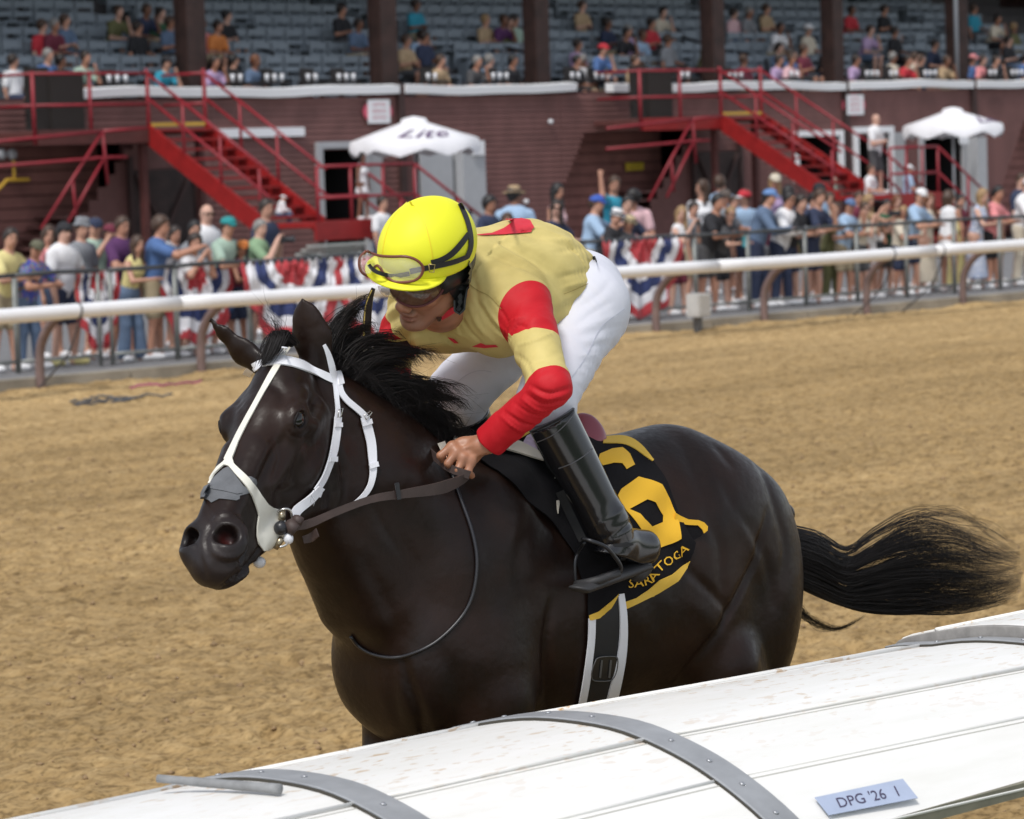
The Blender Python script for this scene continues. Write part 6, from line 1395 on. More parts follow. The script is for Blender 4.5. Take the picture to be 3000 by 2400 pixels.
def ribbon3(name, pts, width, wdir, m, parent, th=.003, n=24):
    """a strap through the air; pts are 3D, wdir the direction of its width"""
    P = spline(pts, 6); P = resample(P, n); w = np.interp(np.linspace(0, 1, n), np.linspace(0, 1, len(np.atleast_1d(width))), np.atleast_1d(width)); wd = np.array(wdir, float)
    if wd.ndim == 1: wd = np.tile(wd, (n, 1))
    else: wd = resample(spline(wd, 6), n)
    V = []; 
    for i in range(n):
        t = _n(P[min(i + 1, n - 1)] - P[max(i - 1, 0)]); u = wd[i] - t * (wd[i] @ t); u = _n(u)
        for k in (-.5, 0, .5): V.append(P[i] + u * w[i] * k)
    F = [(i * 3 + k, i * 3 + k + 1, i * 3 + 4 + k, i * 3 + 3 + k) for i in range(n - 1) for k in (0, 1)]
    o = mesh_obj(name, V, F, m, parent, smooth=True); md = o.modifiers.new('thickness', 'SOLIDIFY'); md.thickness = th; md.offset = 0; es = o.modifiers.new('crisp', 'EDGE_SPLIT'); es.split_angle = .9; return o
def tubeo(name, pts, r, m, parent, n=8, sp=0):
    P = spline(pts, sp) if sp else pts
    if sp and np.ndim(r): r = np.interp(np.linspace(0, 1, len(P)), np.linspace(0, 1, len(r)), r)
    V, F = tube_geo(P, r, n); return mesh_obj(name, V, F, m, parent, smooth=True)

# ------------------------------------------------------------------ the jockey
JJ = dict(neck=atY(1375, 815, 5.87), shL=atY(1548, 892, 5.68), shR=atY(1205, 872, 6.05), mid=atY(1545, 832, 5.87), hip=atY(1672, 868, 5.87), hipL=atY(1712, 905, 5.775), hipR=atY(1600, 880, 5.97),
          kneeL=atY(1600, 1172, 5.69), kneeR=atY(1343, 1152, 6.13), ankL=atY(1808, 1588, 5.575), ankR=atY(1470, 1520, 6.22),
          elL=atY(1614, 1132, 5.48), wrL=atY(1432, 1296, 5.66), elR=atY(1135, 1075, 6.16), wrR=atY(1235, 1262, 6.00))
JH = atD(1250, 802, 7.86); JF = _n(cv(-.55, -.52, .65)); JU = cv(-.05, .78, .63); JU = _n(JU - JF * (JU @ JF)); JL = np.cross(JU, JF); JR = np.array([JF, JL, JU])
def jh(f, l, u): return JH + f * JF + l * JL + u * JU
def jockey_parts():
    J = JJ; P = []
    E = lambda f, l, u, rf, rl, ru, k=.02, op=0: P.append(Ell(jh(f, l, u), (rf, rl, ru), JR, k, op))
    K = lambda a, b, ra, rb, k=.02, op=0: P.append(Cone(jh(*a), jh(*b), ra, rb, k, op))
    E(-.01, 0, .02, .098, .076, .100); E(.035, 0, -.045, .060, .056, .074, .03)
    for s in (-1, 1):
        K((.0, s * .055, -.058), (.062, s * .020, -.104), .020, .020); E(.060, s * .043, -.024, .026, .022, .018); K((.086, s * .012, .024), (.074, s * .046, .022), .011, .010, .015)
        E(.104, s * .0145, -.041, .012, .009, .009, .008); E(.092, s * .032, .003, .016, .018, .012, .010, 1); E(-.004, s * .077, -.006, .020, .009, .034, .010); E(.002, s * .087, -.002, .011, .005, .020, .006, 1)
        K((.098, s * .020, -.048), (.082, s * .036, -.070), .003, .003, .012, 1)
    K((.088, 0, .014), (.114, 0, -.026), .009, .012, .014); E(.114, 0, -.034, .013, .0135, .011, .010); E(.078, 0, -.106, .020, .023, .017, .02)
    E(.093, 0, -.064, .012, .026, .0075, .008); E(.0905, 0, -.080, .012, .021, .0085, .008); K((.107, -.024, -.0715), (.107, .024, -.0715), .0022, .0022, .004, 1)
    K((-.01, 0, -.06), (-.05, 0, -.135), .054, .060, .03); P.append(Cone(jh(-.05, 0, -.12), J['neck'], .058, .07, .04))
    # trunk and limbs under the clothes
    body = [Cone(J['neck'], J['mid'], .10, .115, .08), Cone(J['shL'] * .8 + J['shR'] * .2, J['shR'] * .8 + J['shL'] * .2, .06, .06, .06), Cone(J['mid'], J['hip'], .115, .10, .08), Cone(J['hip'], J['hipL'], .09, .085, .05), Cone(J['hip'], J['hipR'], .09, .085, .05),
            Cone(J['hipL'], J['kneeL'], .075, .048, .05), Cone(J['hipR'], J['kneeR'], .075, .048, .05), Cone(J['kneeL'], J['ankL'], .046, .034, .03), Cone(J['kneeR'], J['ankR'], .046, .034, .03),
            Cone(J['shL'], J['elL'], .042, .034, .04), Cone(J['elL'], J['wrL'], .036, .024, .02), Cone(J['shR'], J['elR'], .042, .034, .04), Cone(J['elR'], J['wrR'], .036, .024, .02)]
    # hands
    def hand(side):
        H = []
        if side == 'L':
            D = proj(J['wrL'])[2]; g = lambda x, y, dd=0.: atD(x, y, D + dd)
            H.append(Cone(J['wrL'], g(1405, 1305), .027, .027, .015)); f = _n(g(1330, 1330) - g(1415, 1300)); sd = _n(g(1390, 1352, .01) - g(1335, 1300, 0)); sd = _n(sd - f * (sd @ f))
            H.append(Ell(g(1362, 1325, .012), (.046, .040, .022), np.array([f, sd, np.cross(f, sd)]), .015))
            for (a, b, c) in (((1325, 1308, -.004), (1290, 1335, -.012), (1304, 1356, .012)), ((1338, 1325, -.012), (1312, 1358, -.022), (1326, 1378, .004)), ((1358, 1341, -.014), (1341, 1377, -.024), (1354, 1394, .002)), ((1380, 1351, -.010), (1371, 1382, -.018), (1382, 1394, .006))):
                A, B, Cc = g(*a), g(*b), g(*c); H += [Cone(A, B, .0115, .0098, .006), Cone(B, Cc, .0095, .0085, .004), Ell(A, (.0130,) * 3, None, .010)]
            H += [Cone(g(1392, 1300, .03), g(1345, 1320, .045), .014, .011, .012), Cone(g(1345, 1320, .045), g(1305, 1345, .035), .0105, .009, .006)]
            for x, y in ((1352, 1318), (1368, 1330), (1385, 1338)): H.append(Cone(g(x, y, -.012), g(x + 38, y - 16, -.016), .0035, .003, .010))
        else:
            D = proj(J['wrR'])[2]; g = lambda x, y, dd=0.: atD(x, y, D + dd)
            H.append(Ell(g(1232, 1292), (.042, .030, .036), None, .015))
            for k in range(4): H += [Cone(g(1220 + 5 * k, 1285 + 12 * k, -.02), g(1200 + 6 * k, 1300 + 12 * k, -.03), .011, .0095, .006), Cone(g(1200 + 6 * k, 1300 + 12 * k, -.03), g(1214 + 6 * k, 1318 + 12 * k, 0), .0095, .0085, .004)]
            H.append(Cone(g(1240, 1280, -.02), g(1212, 1282, -.035), .012, .010, .008))
        return H
    return P + body + hand('L') + hand('R')
def fold_disp(V, N, segs):
    """cloth folds: ridges across a limb. segs = (a, b, amplitude, count, twist, seed)"""
    for a, b, amp, cnt, tw, sd in segs:
        ab = b - a; L = np.linalg.norm(ab); u = ab / L; t = (V - a) @ u / L; q = V - a - np.outer((V - a) @ u, u); e1 = _n(np.cross(u, (.3, .2, 1))); e2 = np.cross(u, e1); ang = np.arctan2(q @ e2, q @ e1); r = np.linalg.norm(q, axis=1)
        m = np.clip((t + .1) / .15, 0, 1) * np.clip((1.1 - t) / .15, 0, 1) * (r < .16) * (.5 + .5 * np.sin(ang * 1 + sd))
        w = np.sin(t * cnt * 6.283 + tw * np.sin(ang + sd) + 1.2 * np.sin(t * 9 + sd)); w = np.sign(w) * np.abs(w) ** 1.4
        V = V + N * (amp * m * w)[:, None]
    return V
def build_jockey(h=.0045):
    J = JJ; root = empty('person', J['hip'] - np.array([0, 0, .1]), 'jockey crouching on the dark horse, yellow helmet and yellow silks with red sleeves', 'person')
    sh = Shape(jockey_parts()); V, F = nets(sh, h); q = (V - JH) @ JR.T
    col = np.tile(np.array([.36, .165, .095]), (len(V), 1)) * (.86 + .28 * vnoise(V[:, 0] + V[:, 1], V[:, 2], .012, 9))[:, None]
    def bl(m, c): col[:] = col * (1 - m[:, None]) + np.array(c) * m[:, None]
    def bb(c, r): return np.clip(1.5 - np.linalg.norm((q - np.array(c)) / np.array(r), axis=1), 0, 1)
    bl(bb((.100, 0, -.072), (.02, .026, .011)) * .7, (.26, .085, .065)); bl(bb((.06, 0, -.09), (.06, .06, .035)) * (.35 + .3 * vnoise(V[:, 0], V[:, 2] + V[:, 1], .004, 5)), (.15, .08, .06)); bl(bb((.098, 0, -.052), (.02, .026, .006)) * .45, (.10, .06, .045))
    bl(bb((.07, .04, -.03), (.02, .02, .02)) * .25, (.42, .15, .10)); bl(bb((.118, 0, -.035), (.012, .012, .012)) * .3, (.42, .16, .11))
    ms = mat('jockey_skin', (.36, .165, .095), rough=.45, tint=True, bumps=(90, .25, .001)); ms.node_tree.nodes['Principled BSDF'].inputs['Subsurface Weight'].default_value = .08; ms.node_tree.nodes['Principled BSDF'].inputs['Subsurface Radius'].default_value = (.01, .004, .002)
    mesh_obj('body', V, F, ms, root, smooth=True, colors=col)
    SB = Surf(V, F)
    ey = mat('eyeball', (.5, .45, .4), rough=.1); ir = mat('iris', (.02, .012, .01), rough=.1)
    for s in (-1, 1): e = Ell_obj('eye', jh(.080, s * .032, .002), (.0125,) * 3, ey, root); Ell_obj('iris', jh(.0895, s * .032, -.001), (.004, .006, .006), ir, root, JR); tubeo('eyebrow', [jh(.099, s * .015, .024), jh(.097, s * .033, .030), jh(.085, s * .050, .024)], [.002, .004, .002], mat('brow_hair', (.015, .01, .01)), root)
    # silks --------------------------------------------------
    tor = [Cone(J['neck'] + np.array([-.01, 0, .0]), J['mid'] + np.array([0, 0, .005]), .128, .142, .10), Cone(J['shL'] * .80 + J['shR'] * .20, J['shR'] * .80 + J['shL'] * .20, .088, .088, .08), Cone(J['mid'], J['hip'] + np.array([-.03, 0, .0]), .142, .128, .10),
           Cone(J['shL'] * .75 + J['shR'] * .25 - np.array([0, 0, .05]), J['mid'] - np.array([0, .04, .06]), .085, .09, .08), Cone(J['shR'] * .75 + J['shL'] * .25 - np.array([0, 0, .05]), J['mid'] - np.array([0, -.04, .06]), .085, .09, .08)]
    armL = [Cone(J['shL'] * .95 + J['shR'] * .05, J['elL'], .073, .050, .04), Cone(J['elL'], J['wrL'] + (J['elL'] - J['wrL']) * -.02, .048, .043, .02)]
    cutL = Half(J['wrL'] + (J['elL'] - J['wrL']) * .02, _n(J['wrL'] - J['elL']), .004)
    armR = [Cone(J['shR'] * .95 + J['shL'] * .05, J['elR'], .068, .050, .05), Cone(J['elR'], J['wrR'], .048, .036, .03)]
    wd = _n(J['elL'] - J['wrL']); hipd = _n(J['hip'] - J['mid'])
    wcut = [Ell(J['wr' + n_] + _n(J['wr' + n_] - J['el' + n_]) * .030, (.036, .10, .10), _frame(J['wr' + n_] - J['el' + n_], (.1, .2, 1)), .003, 1) for n_ in 'LR']
    cuts = wcut + [Half(J['hip'] + np.array([.035, 0, 0]) , np.array([.95, 0, -.30]), .015), Cone(jh(-.04, 0, -.10), jh(.05, 0, -.04), .062, .062, .015, 1)]
    shirt = Shape(tor + armL + armR + cuts); V, F = nets(shirt, h * .85); N = shirt.normal(V)
    V = fold_disp(V, N, [(J['elL'] + (J['shL'] - J['elL']) * .15, J['elL'] + (J['wrL'] - J['elL']) * .75, .0012, 5, 3.0, 1.), (J['shL'], J['elL'], .0025, 3, 2.5, 2.), (J['shR'], J['wrR'], .005, 8, 2., .5), (J['shL'], J['mid'], .006, 3.5, 2.6, 3.5), (J['mid'], J['hip'] + (J['hip'] - J['mid']) * .3, .006, 4, 2.2, 4.)])
    N2 = N; ln = vnoise(V[:, 0] + V[:, 2], V[:, 1] * 2 + V[:, 2] * .7, .05, 21) - .5; V = V + N2 * (ln * .006)[:, None]
    V = creases(V, F, shirt, [([(1395, 880), (1440, 950), (1490, 1000)], .006, .0052), ([(1418, 890), (1460, 950), (1500, 985)], -.005, .0052), ([(1375, 900), (1405, 960), (1450, 1003)], -.005, .008), ([(1350, 930), (1378, 975), (1410, 1003)], .005, .008), ([(1330, 945), (1352, 985)], -.004, .0052), ([(1440, 870), (1475, 920), (1495, 960)], .004, .005),
        ([(1748, 790), (1700, 800), (1640, 812)], .004, .009), ([(1750, 815), (1700, 830), (1650, 845)], -.005, .009), ([(1740, 850), (1690, 880), (1640, 905)], .005, .010), ([(1720, 890), (1680, 915), (1640, 930)], -.005, .010), ([(1735, 735), (1690, 730), (1630, 740)], .004, .010), ([(1715, 700), (1660, 705), (1600, 700)], -.004, .010), ([(1700, 930), (1670, 950), (1645, 962)], .004, .008),
        ([(1556, 1132), (1610, 1152), (1680, 1132)], .006, .0052), ([(1552, 1142), (1605, 1168), (1672, 1150)], -.005, .0052), ([(1540, 1155), (1595, 1186), (1660, 1172)], .006, .0052), ([(1528, 1168), (1580, 1202), (1645, 1196)], -.005, .0052), ([(1505, 1180), (1560, 1215), (1620, 1222)], .004, .0052), ([(1480, 1208), (1530, 1240), (1580, 1248)], .005, .005), ([(1468, 1220), (1512, 1256), (1556, 1270)], -.004, .005),
        ([(1490, 1000), (1515, 955), (1548, 962)], .005, .0052), ([(1478, 975), (1500, 940), (1530, 930)], -.004, .0052), ([(1520, 1010), (1560, 1000), (1620, 975)], -.004, .0052), ([(1512, 1040), (1540, 1060), (1560, 1100)], .004, .008), ([(1550, 1060), (1600, 1050), (1650, 1030)], .003, .012),
        ([(1385, 800), (1395, 850), (1400, 900)], .005, .009), ([(1405, 760), (1440, 800), (1450, 850)], .003, .014), ([(1480, 660), (1560, 690), (1640, 700)], .003, .016), ([(1260, 960), (1300, 985), (1345, 998)], .004, .008), ([(1290, 940), (1330, 968), (1360, 985)], -.004, .008)])
    # along-arm coordinate decides the colour bands
    def along(a, b): return (V - a) @ (b - a) / ((b - a) @ (b - a))
    def dist(a, b): t = np.clip(along(a, b), 0, 1); return np.linalg.norm(V - a - t[:, None] * (b - a), axis=1)
    col = np.zeros((len(V), 3)); tor_d = Shape(tor).val(V)
    for S_, E_, W_, z0 in ((J['shL'], J['elL'], J['wrL'], 0), (J['shR'], J['elR'], J['wrR'], 1)):
        d1, d2 = dist(S_, E_), dist(E_, W_); a1 = along(S_, E_); a2 = along(E_, W_); up = (d1 < .13) & (d1 <= d2 + .012); lo = (d2 < .12) & ~up
        prm = np.where(up, a1, np.where(lo, 1 + a2, -9)); ok = prm > -5
        cc = np.where(ok, np.clip((prm + .5) / 3, 0.001, 1), 0.)
        if z0 == 0: ctr = S_ + (E_ - S_) * .16 + cv(0.01, .0, .02); e = np.linalg.norm(V - ctr, axis=1) * .1 / .1; capm = np.clip(.42 + np.minimum(.096 - e, (.53 - a1) * .26) * 4, 0, 1)
        else: ctr = S_ + (E_ - S_) * .50; e = np.linalg.norm(V - ctr, axis=1); capm = np.clip(.42 + (.074 - e) * 4, 0, 1)
        m = ok & ((np.abs(V - S_).max(1) < .6)); col[m, 0] = np.maximum(col[m, 0], cc[m]); mm = m if z0 else np.ones(len(V), bool); col[mm, 1] = np.maximum(col[mm, 1], capm[mm])
    pc = atY(1550, 842, 5.66); col[:, 2] = np.clip(.5 + (.112 - np.linalg.norm((V - pc) * np.array([1, .8, 1]), axis=1)) * 4, 0, 1)
    M = mat('silks', (.60, .50, .20), rough=.62, spec=.25); nt = M.node_tree; b = nt.nodes['Principled BSDF']
    vc = nt.nodes.new('ShaderNodeVertexColor'); vc.layer_name = 'tint'; sp = nt.nodes.new('ShaderNodeSeparateColor'); nt.links.new(vc.outputs[0], sp.inputs[0])
    f1 = (.94 + .5) / 3; Y_, R_ = (.60, .49, .185), (.50, .010, .018)
    red_low = _ramp(nt, sp.outputs[0], [(0, (0, 0, 0)), (f1, (1, 1, 1))], False); red_cap = _ramp(nt, sp.outputs[1], [(0, (0, 0, 0)), (.42, (1, 1, 1))], False); upper = _ramp(nt, sp.outputs[0], [(0, (1, 1, 1)), ((.78 + .5) / 3, (0, 0, 0))], False)
    cap = mixc(nt, 1., red_cap, upper, 'MULTIPLY'); both = mixc(nt, 1., cap, red_low, 'LIGHTEN'); f = noise(nt, 14, 5)
    yl = mixc(nt, 1., (Y_), _ramp(nt, f, [(.3, (.92, .92, .9)), (.7, (1.06, 1.06, 1.08))]), 'MULTIPLY')
    pm = _ramp(nt, sp.outputs[2], [(.47, (0, 0, 0)), (.53, (1, 1, 1))]); yl = mixc(nt, pm, yl, mixc(nt, 1., yl, (.86, .84, .80), 'MULTIPLY'))
    nt.links.new(mixc(nt, both, yl, R_), b.inputs['Base Color']); bp = nt.nodes.new('ShaderNodeBump'); bp.inputs['Strength'].default_value = .5; bp.inputs['Distance'].default_value = .012
    nt.links.new(noise(nt, 9, 3, .5, stretch=(.6, 2.2, 1.)), bp.inputs['Height']); b2 = nt.nodes.new('ShaderNodeBump'); b2.inputs['Strength'].default_value = .15; b2.inputs['Distance'].default_value = .001; nt.links.new(noise(nt, 380, 2), b2.inputs['Height']); nt.links.new(bp.outputs[0], b2.inputs['Normal']); nt.links.new(b2.outputs[0], b.inputs['Normal'])
    mesh_obj('silks', V, F, M, root, smooth=True, colors=col); SJ = Surf(V, F)
    red = mat('silk_red', (.60, .025, .045), rough=.6); yel2 = mat('silk_panel', (.46, .35, .120), rough=.6); seam = mat('silk_seam', (.36, .27, .08), rough=.8); blk = mat('strap_black', (.014, .014, .016), rough=.5)
    decal('back_emblem', [(1376, 688), (1395, 691), (1440, 686), (1475, 672), (1500, 655), (1480, 641), (1520, 641), (1552, 648), (1563, 666), (1555, 682), (1520, 687), (1470, 690), (1420, 692), (1385, 692)], SJ, .004, red, root, .0012, 6)
    decal('chest_emblem', [(1312, 985), (1330, 990), (1345, 1003), (1333, 1003), (1322, 995)], SJ, .004, red, root, .0012, 6); decal('chest_emblem', [(1385, 1013), (1410, 1003), (1425, 1009), (1452, 1008), (1460, 1014), (1420, 1017)], SJ, .004, red, root, .0012, 6)
    for pth in ([(1372, 830), (1395, 850), (1430, 865), (1470, 905)], [(1650, 862), (1690, 845), (1722, 830)]): strap('seam', pth, 2.0, SJ, .0025, seam, root, .0006)
    # red undershirt collar
    strap('collar', [(1290, 925), (1330, 900), (1352, 870), (1366, 835), (1370, 800)], [16, 16, 14, 12, 8], Surf(*nets(Shape([Cone(jh(-.03, 0, -.06), jh(-.06, 0, -.14), .066, .072)]), .008)), .006, red, root, .003)
    # breeches ------------------------------------------------
    br = [Cone(J['hip'] + np.array([-.05, 0, 0]), J['hip'] + np.array([.03, 0, .0]), .120, .125, .06), Cone(J['hipL'], J['kneeL'], .108, .076, .06), Cone(J['hipR'], J['kneeR'], .105, .080, .06), Ell(J['hipL'] + np.array([.01, 0, -.0]), (.105, .10, .115), None, .05), Ell(J['hipR'] + np.array([.02, 0, -.0]), (.112, .10, .115), None, .05),
          Cone(J['kneeL'], J['kneeL'] + (J['ankL'] - J['kneeL']) * .12, .062, .052, .03), Cone(J['kneeR'], J['kneeR'] + (J['ankR'] - J['kneeR']) * .12, .078, .062, .03)]
    for n_ in 'LR': br.append(Half(J['knee' + n_] + (J['ank' + n_] - J['knee' + n_]) * (.16 if n_ == 'L' else .15), (J['ank' + n_] - J['knee' + n_]), .01)) if False else None
    br = [x for x in br if x is not None]; bs = Shape(br); V, F = nets(bs, h * 1.2); N = bs.normal(V)
    V = fold_disp(V, N, [(J['hipL'], J['kneeL'], .0018, 7, 1.8, .4), (J['hipR'], J['kneeR'], .002, 5, 2., 2.)]); V = V + N * ((vnoise(V[:, 0] * 2 + V[:, 2], V[:, 2] - V[:, 1], .04, 31) - .5) * .003)[:, None]
    V = creases(V, F, bs, [([(1800, 880), (1740, 915), (1690, 950)], .0022, .008), ([(1820, 920), (1760, 940), (1700, 965)], -.0022, .008), ([(1832, 950), (1770, 965), (1700, 985)], .0022, .008), ([(1825, 990), (1780, 990), (1720, 1000)], -.0022, .008), ([(1810, 1020), (1770, 1010), (1720, 1015)], .0022, .007), ([(1780, 1060), (1740, 1040), (1705, 1040)], -.0022, .006), ([(1765, 1085), (1730, 1062), (1700, 1055)], .0022, .006),
        ([(1740, 1110), (1710, 1090), (1685, 1085)], -.0018, .006), ([(1715, 1150), (1690, 1125)], .0018, .006), ([(1790, 820), (1760, 860), (1700, 900)], .0022, .010), ([(1380, 1040), (1430, 1070), (1500, 1075)], .0018, .012), ([(1400, 1020), (1450, 1060), (1480, 1110)], -.0018, .010), ([(1275, 1120), (1320, 1150), (1380, 1200)], .0018, .012), ([(1330, 1090), (1390, 1095), (1430, 1120)], .0018, .008), ([(1408, 1165), (1390, 1185), (1385, 1210)], .004, .008)])
    MB_ = mat('breeches_white', (.66, .665, .74), rough=.6); nt = MB_.node_tree; b = nt.nodes['Principled BSDF']
    nt.links.new(mixc(nt, _ramp(nt, noise(nt, 7, 4), [(.60, (0, 0, 0)), (.78, (.35, .35, .35))]), (.66, .665, .74), (.56, .48, .40)), b.inputs['Base Color'])
    bp = nt.nodes.new('ShaderNodeBump'); bp.inputs['Strength'].default_value = .25; bp.inputs['Distance'].default_value = .006; nt.links.new(noise(nt, 13, 3, .5, stretch=(1, .6, 2.)), bp.inputs['Height']); nt.links.new(bp.outputs[0], b.inputs['Normal'])
    mesh_obj('breeches', V, F, MB_, root, smooth=True); SBr = Surf(V, F); pip = mat('breeches_seam', (.55, .56, .64), rough=.8)
    strap('seam', [(1830, 905), (1760, 960), (1720, 1040), (1660, 1130), (1640, 1190)], 2.4, SBr, .001, pip, root, .0006); strap('seam', [(1320, 1150), (1350, 1110), (1400, 1085), (1440, 1090)], 2.2, SBr, .001, pip, root, .0006)
    strap('waistband', [(1738, 752), (1746, 790), (1750, 830)], 8, SJ, .003, blk, root, .002)
    # boots ---------------------------------------------------
    MBt = mat('boot_patent', (.012, .012, .014), rough=.20, spec=.5, coat=.35, bumps=(9, .15, .004)); MSole = mat('boot_sole', (.03, .03, .032), rough=.6); MCh = mat('boot_lining', (.010, .010, .011), rough=.8)
    for n_ in 'LR':
        k0 = J['knee' + n_]; a0 = J['ank' + n_]; u = _n(a0 - k0)
        if n_ == 'L': top = atY(1617, 1232, 5.645); toe = atY(1700, 1722, 5.56); heel = atY(1880, 1655, 5.585); a1 = a0
        else: top = k0 + (a0 - k0) * .16; toe = a0 + np.array([-.17, -.01, -.10]); heel = a0 + np.array([.04, 0, -.06]); a1 = a0
        shaft = Shape([Cone(top - u * .02, a1 + (top - a1) * .12, .063, .050, .02), Cone(a1 + (top - a1) * .20, a1, .049, .043, .02), Half(top, -_n(a1 - top) + np.array([0, 0, .0]) + .22 * RC[:, 0] * 0, .004)]); shaft.off = .003
        V, F = nets(shaft, .006); N = shaft.normal(V); V = fold_disp(V, N, [(a1 + (top - a1) * .22, a1, .0025, 1.3, 1.0, 1.)]); mesh_obj('boot_shaft', V, F, MBt, root, smooth=True); SH = Surf(V, F)
        ft = _n(toe - heel); up = _n(a1 - (toe + heel) / 2); sd = np.cross(ft, up)
        foot = Shape([Cone(a1, heel + up * .055, .042, .036, .02), Cone(heel + up * .035, toe + up * .022, .036, .028, .03, 0), Cone(a1 - up * .01, toe + up * .030 - ft * .05, .040, .030, .03), Half(heel - up * .004, -up, .004)])
        V, F = nets(foot, .0045); mesh_obj('boot_foot', V, F, MBt, root, smooth=True); SF = Surf(V, F)
        so = Shape([Cone(heel - up * .004, toe - up * .004, .033, .030, .02, 0, (up, .28))]); V, F = nets(so, .004); mesh_obj('sole', V, F, MSole, root, smooth=True); 
        hl = Shape([Cone(heel - up * .006, heel - up * .016 + ft * .012, .029, .027, .01)]); V, F = nets(hl, .005); mesh_obj('heel', V, F, MSole, root, smooth=True)
        tubeo('boot_rim', [top + .0615 * (math.cos(t) * _n(np.cross(u, (0, 1, 0))) + math.sin(t) * np.cross(u, _n(np.cross(u, (0, 1, 0))))) for t in np.linspace(0, 6.283, 25)], .003, MCh, root, 6)
        if n_ == 'L':
            st = mat('boot_stitch', (.10, .10, .11), rough=.6)
            strap('boot_seam', [(1637, 1372), (1665, 1362), (1705, 1340), (1735, 1315)], 3, SH, .0015, st, root, .0008); strap('boot_seam', [(1575, 1295), (1620, 1275), (1660, 1240), (1680, 1212)], 3, SH, .0015, st, root, .0008)
            for pl in ([(1790, 1590), (1815, 1583), (1850, 1592), (1856, 1597), (1830, 1604), (1800, 1602)], [(1812, 1633), (1833, 1635), (1833, 1642), (1815, 1643)]): decal('boot_cutout', pl, SF, .001, MCh, root, .0006, 8)
            # stirrup iron and leather
            iron = mat('stirrup_iron', (.035, .036, .04), rough=.35, metal=.6); DY = 5.515
            stt = empty('stirrup', toe, 'thin black stirrup around the near boot', 'stirrup')
            g = lambda x, y, Y=DY: atY(x, y, Y)
            tubeo('iron', [g(1705, 1578, 5.53), g(1735, 1586, 5.50), g(1775, 1603, 5.49), g(1802, 1633, 5.495), g(1819, 1660, 5.50), g(1817, 1678, 5.505)], .0052, iron, stt, 8, 4)
            tubeo('iron', [g(1712, 1590, 5.56), g(1693, 1620, 5.60), g(1684, 1652, 5.60), g(1687, 1715, 5.60)], .004, iron, stt, 8, 4)
            tubeo('tread_bar', [g(1687, 1712, 5.60), g(1735, 1705, 5.55), g(1817, 1678, 5.505)], [.010, .012, .009], MSole, stt, 8, 3)
            ribbon3('stirrup_leather', [g(1640, 1440, 5.615), g(1672, 1510, 5.60), g(1708, 1585, 5.55)], .022, RC[:, 0], mat('leather_black', (.009, .009, .009), rough=.8, spec=.2), stt)
    # helmet ---------------------------------------------------
    build_helmet(root, SB)
    # armband, number and the whip held behind
    AR = Surf(*nets(Shape(armR), .008)); strap('armband', [(1090, 1000), (1130, 1012), (1170, 1012), (1196, 1000)], 26, AR, .006, blk, root, .002); strap('armband_edge', [(1095, 984), (1130, 994), (1170, 995), (1196, 988)], 5, AR, .007, mat('gold_trim', (.55, .42, .12), rough=.6), root, .002)
    w = empty('whip', atD(1085, 900, 8.15), 'black riding whip held upright at the far arm of the jockey', 'whip')
    ribbon3('flap', [atD(1094, 845, 8.02), atD(1083, 880, 8.03), atD(1076, 930, 8.04), atD(1074, 985, 8.05)], [.010, .018, .022, .020], cv(1, .1, .2), mat('whip_leather', (.02, .015, .013), rough=.4), w, .006)
    ribbon3('flap_edge', [atD(1089, 850, 8.0), atD(1073, 890, 8.01), atD(1067, 940, 8.02), atD(1066, 984, 8.03)], [.003, .003, .003, .006], cv(1, .1, .2), mat('gold_trim', (.55, .42, .12)), w, .003)
    tubeo('shaft', [atD(1074, 985, 8.05), atD(1110, 1100, 8.1), atD(1215, 1290, 8.12)], .004, mat('whip_leather', (.02, .015, .013)), w, 8)
    return root, SJ, SBr
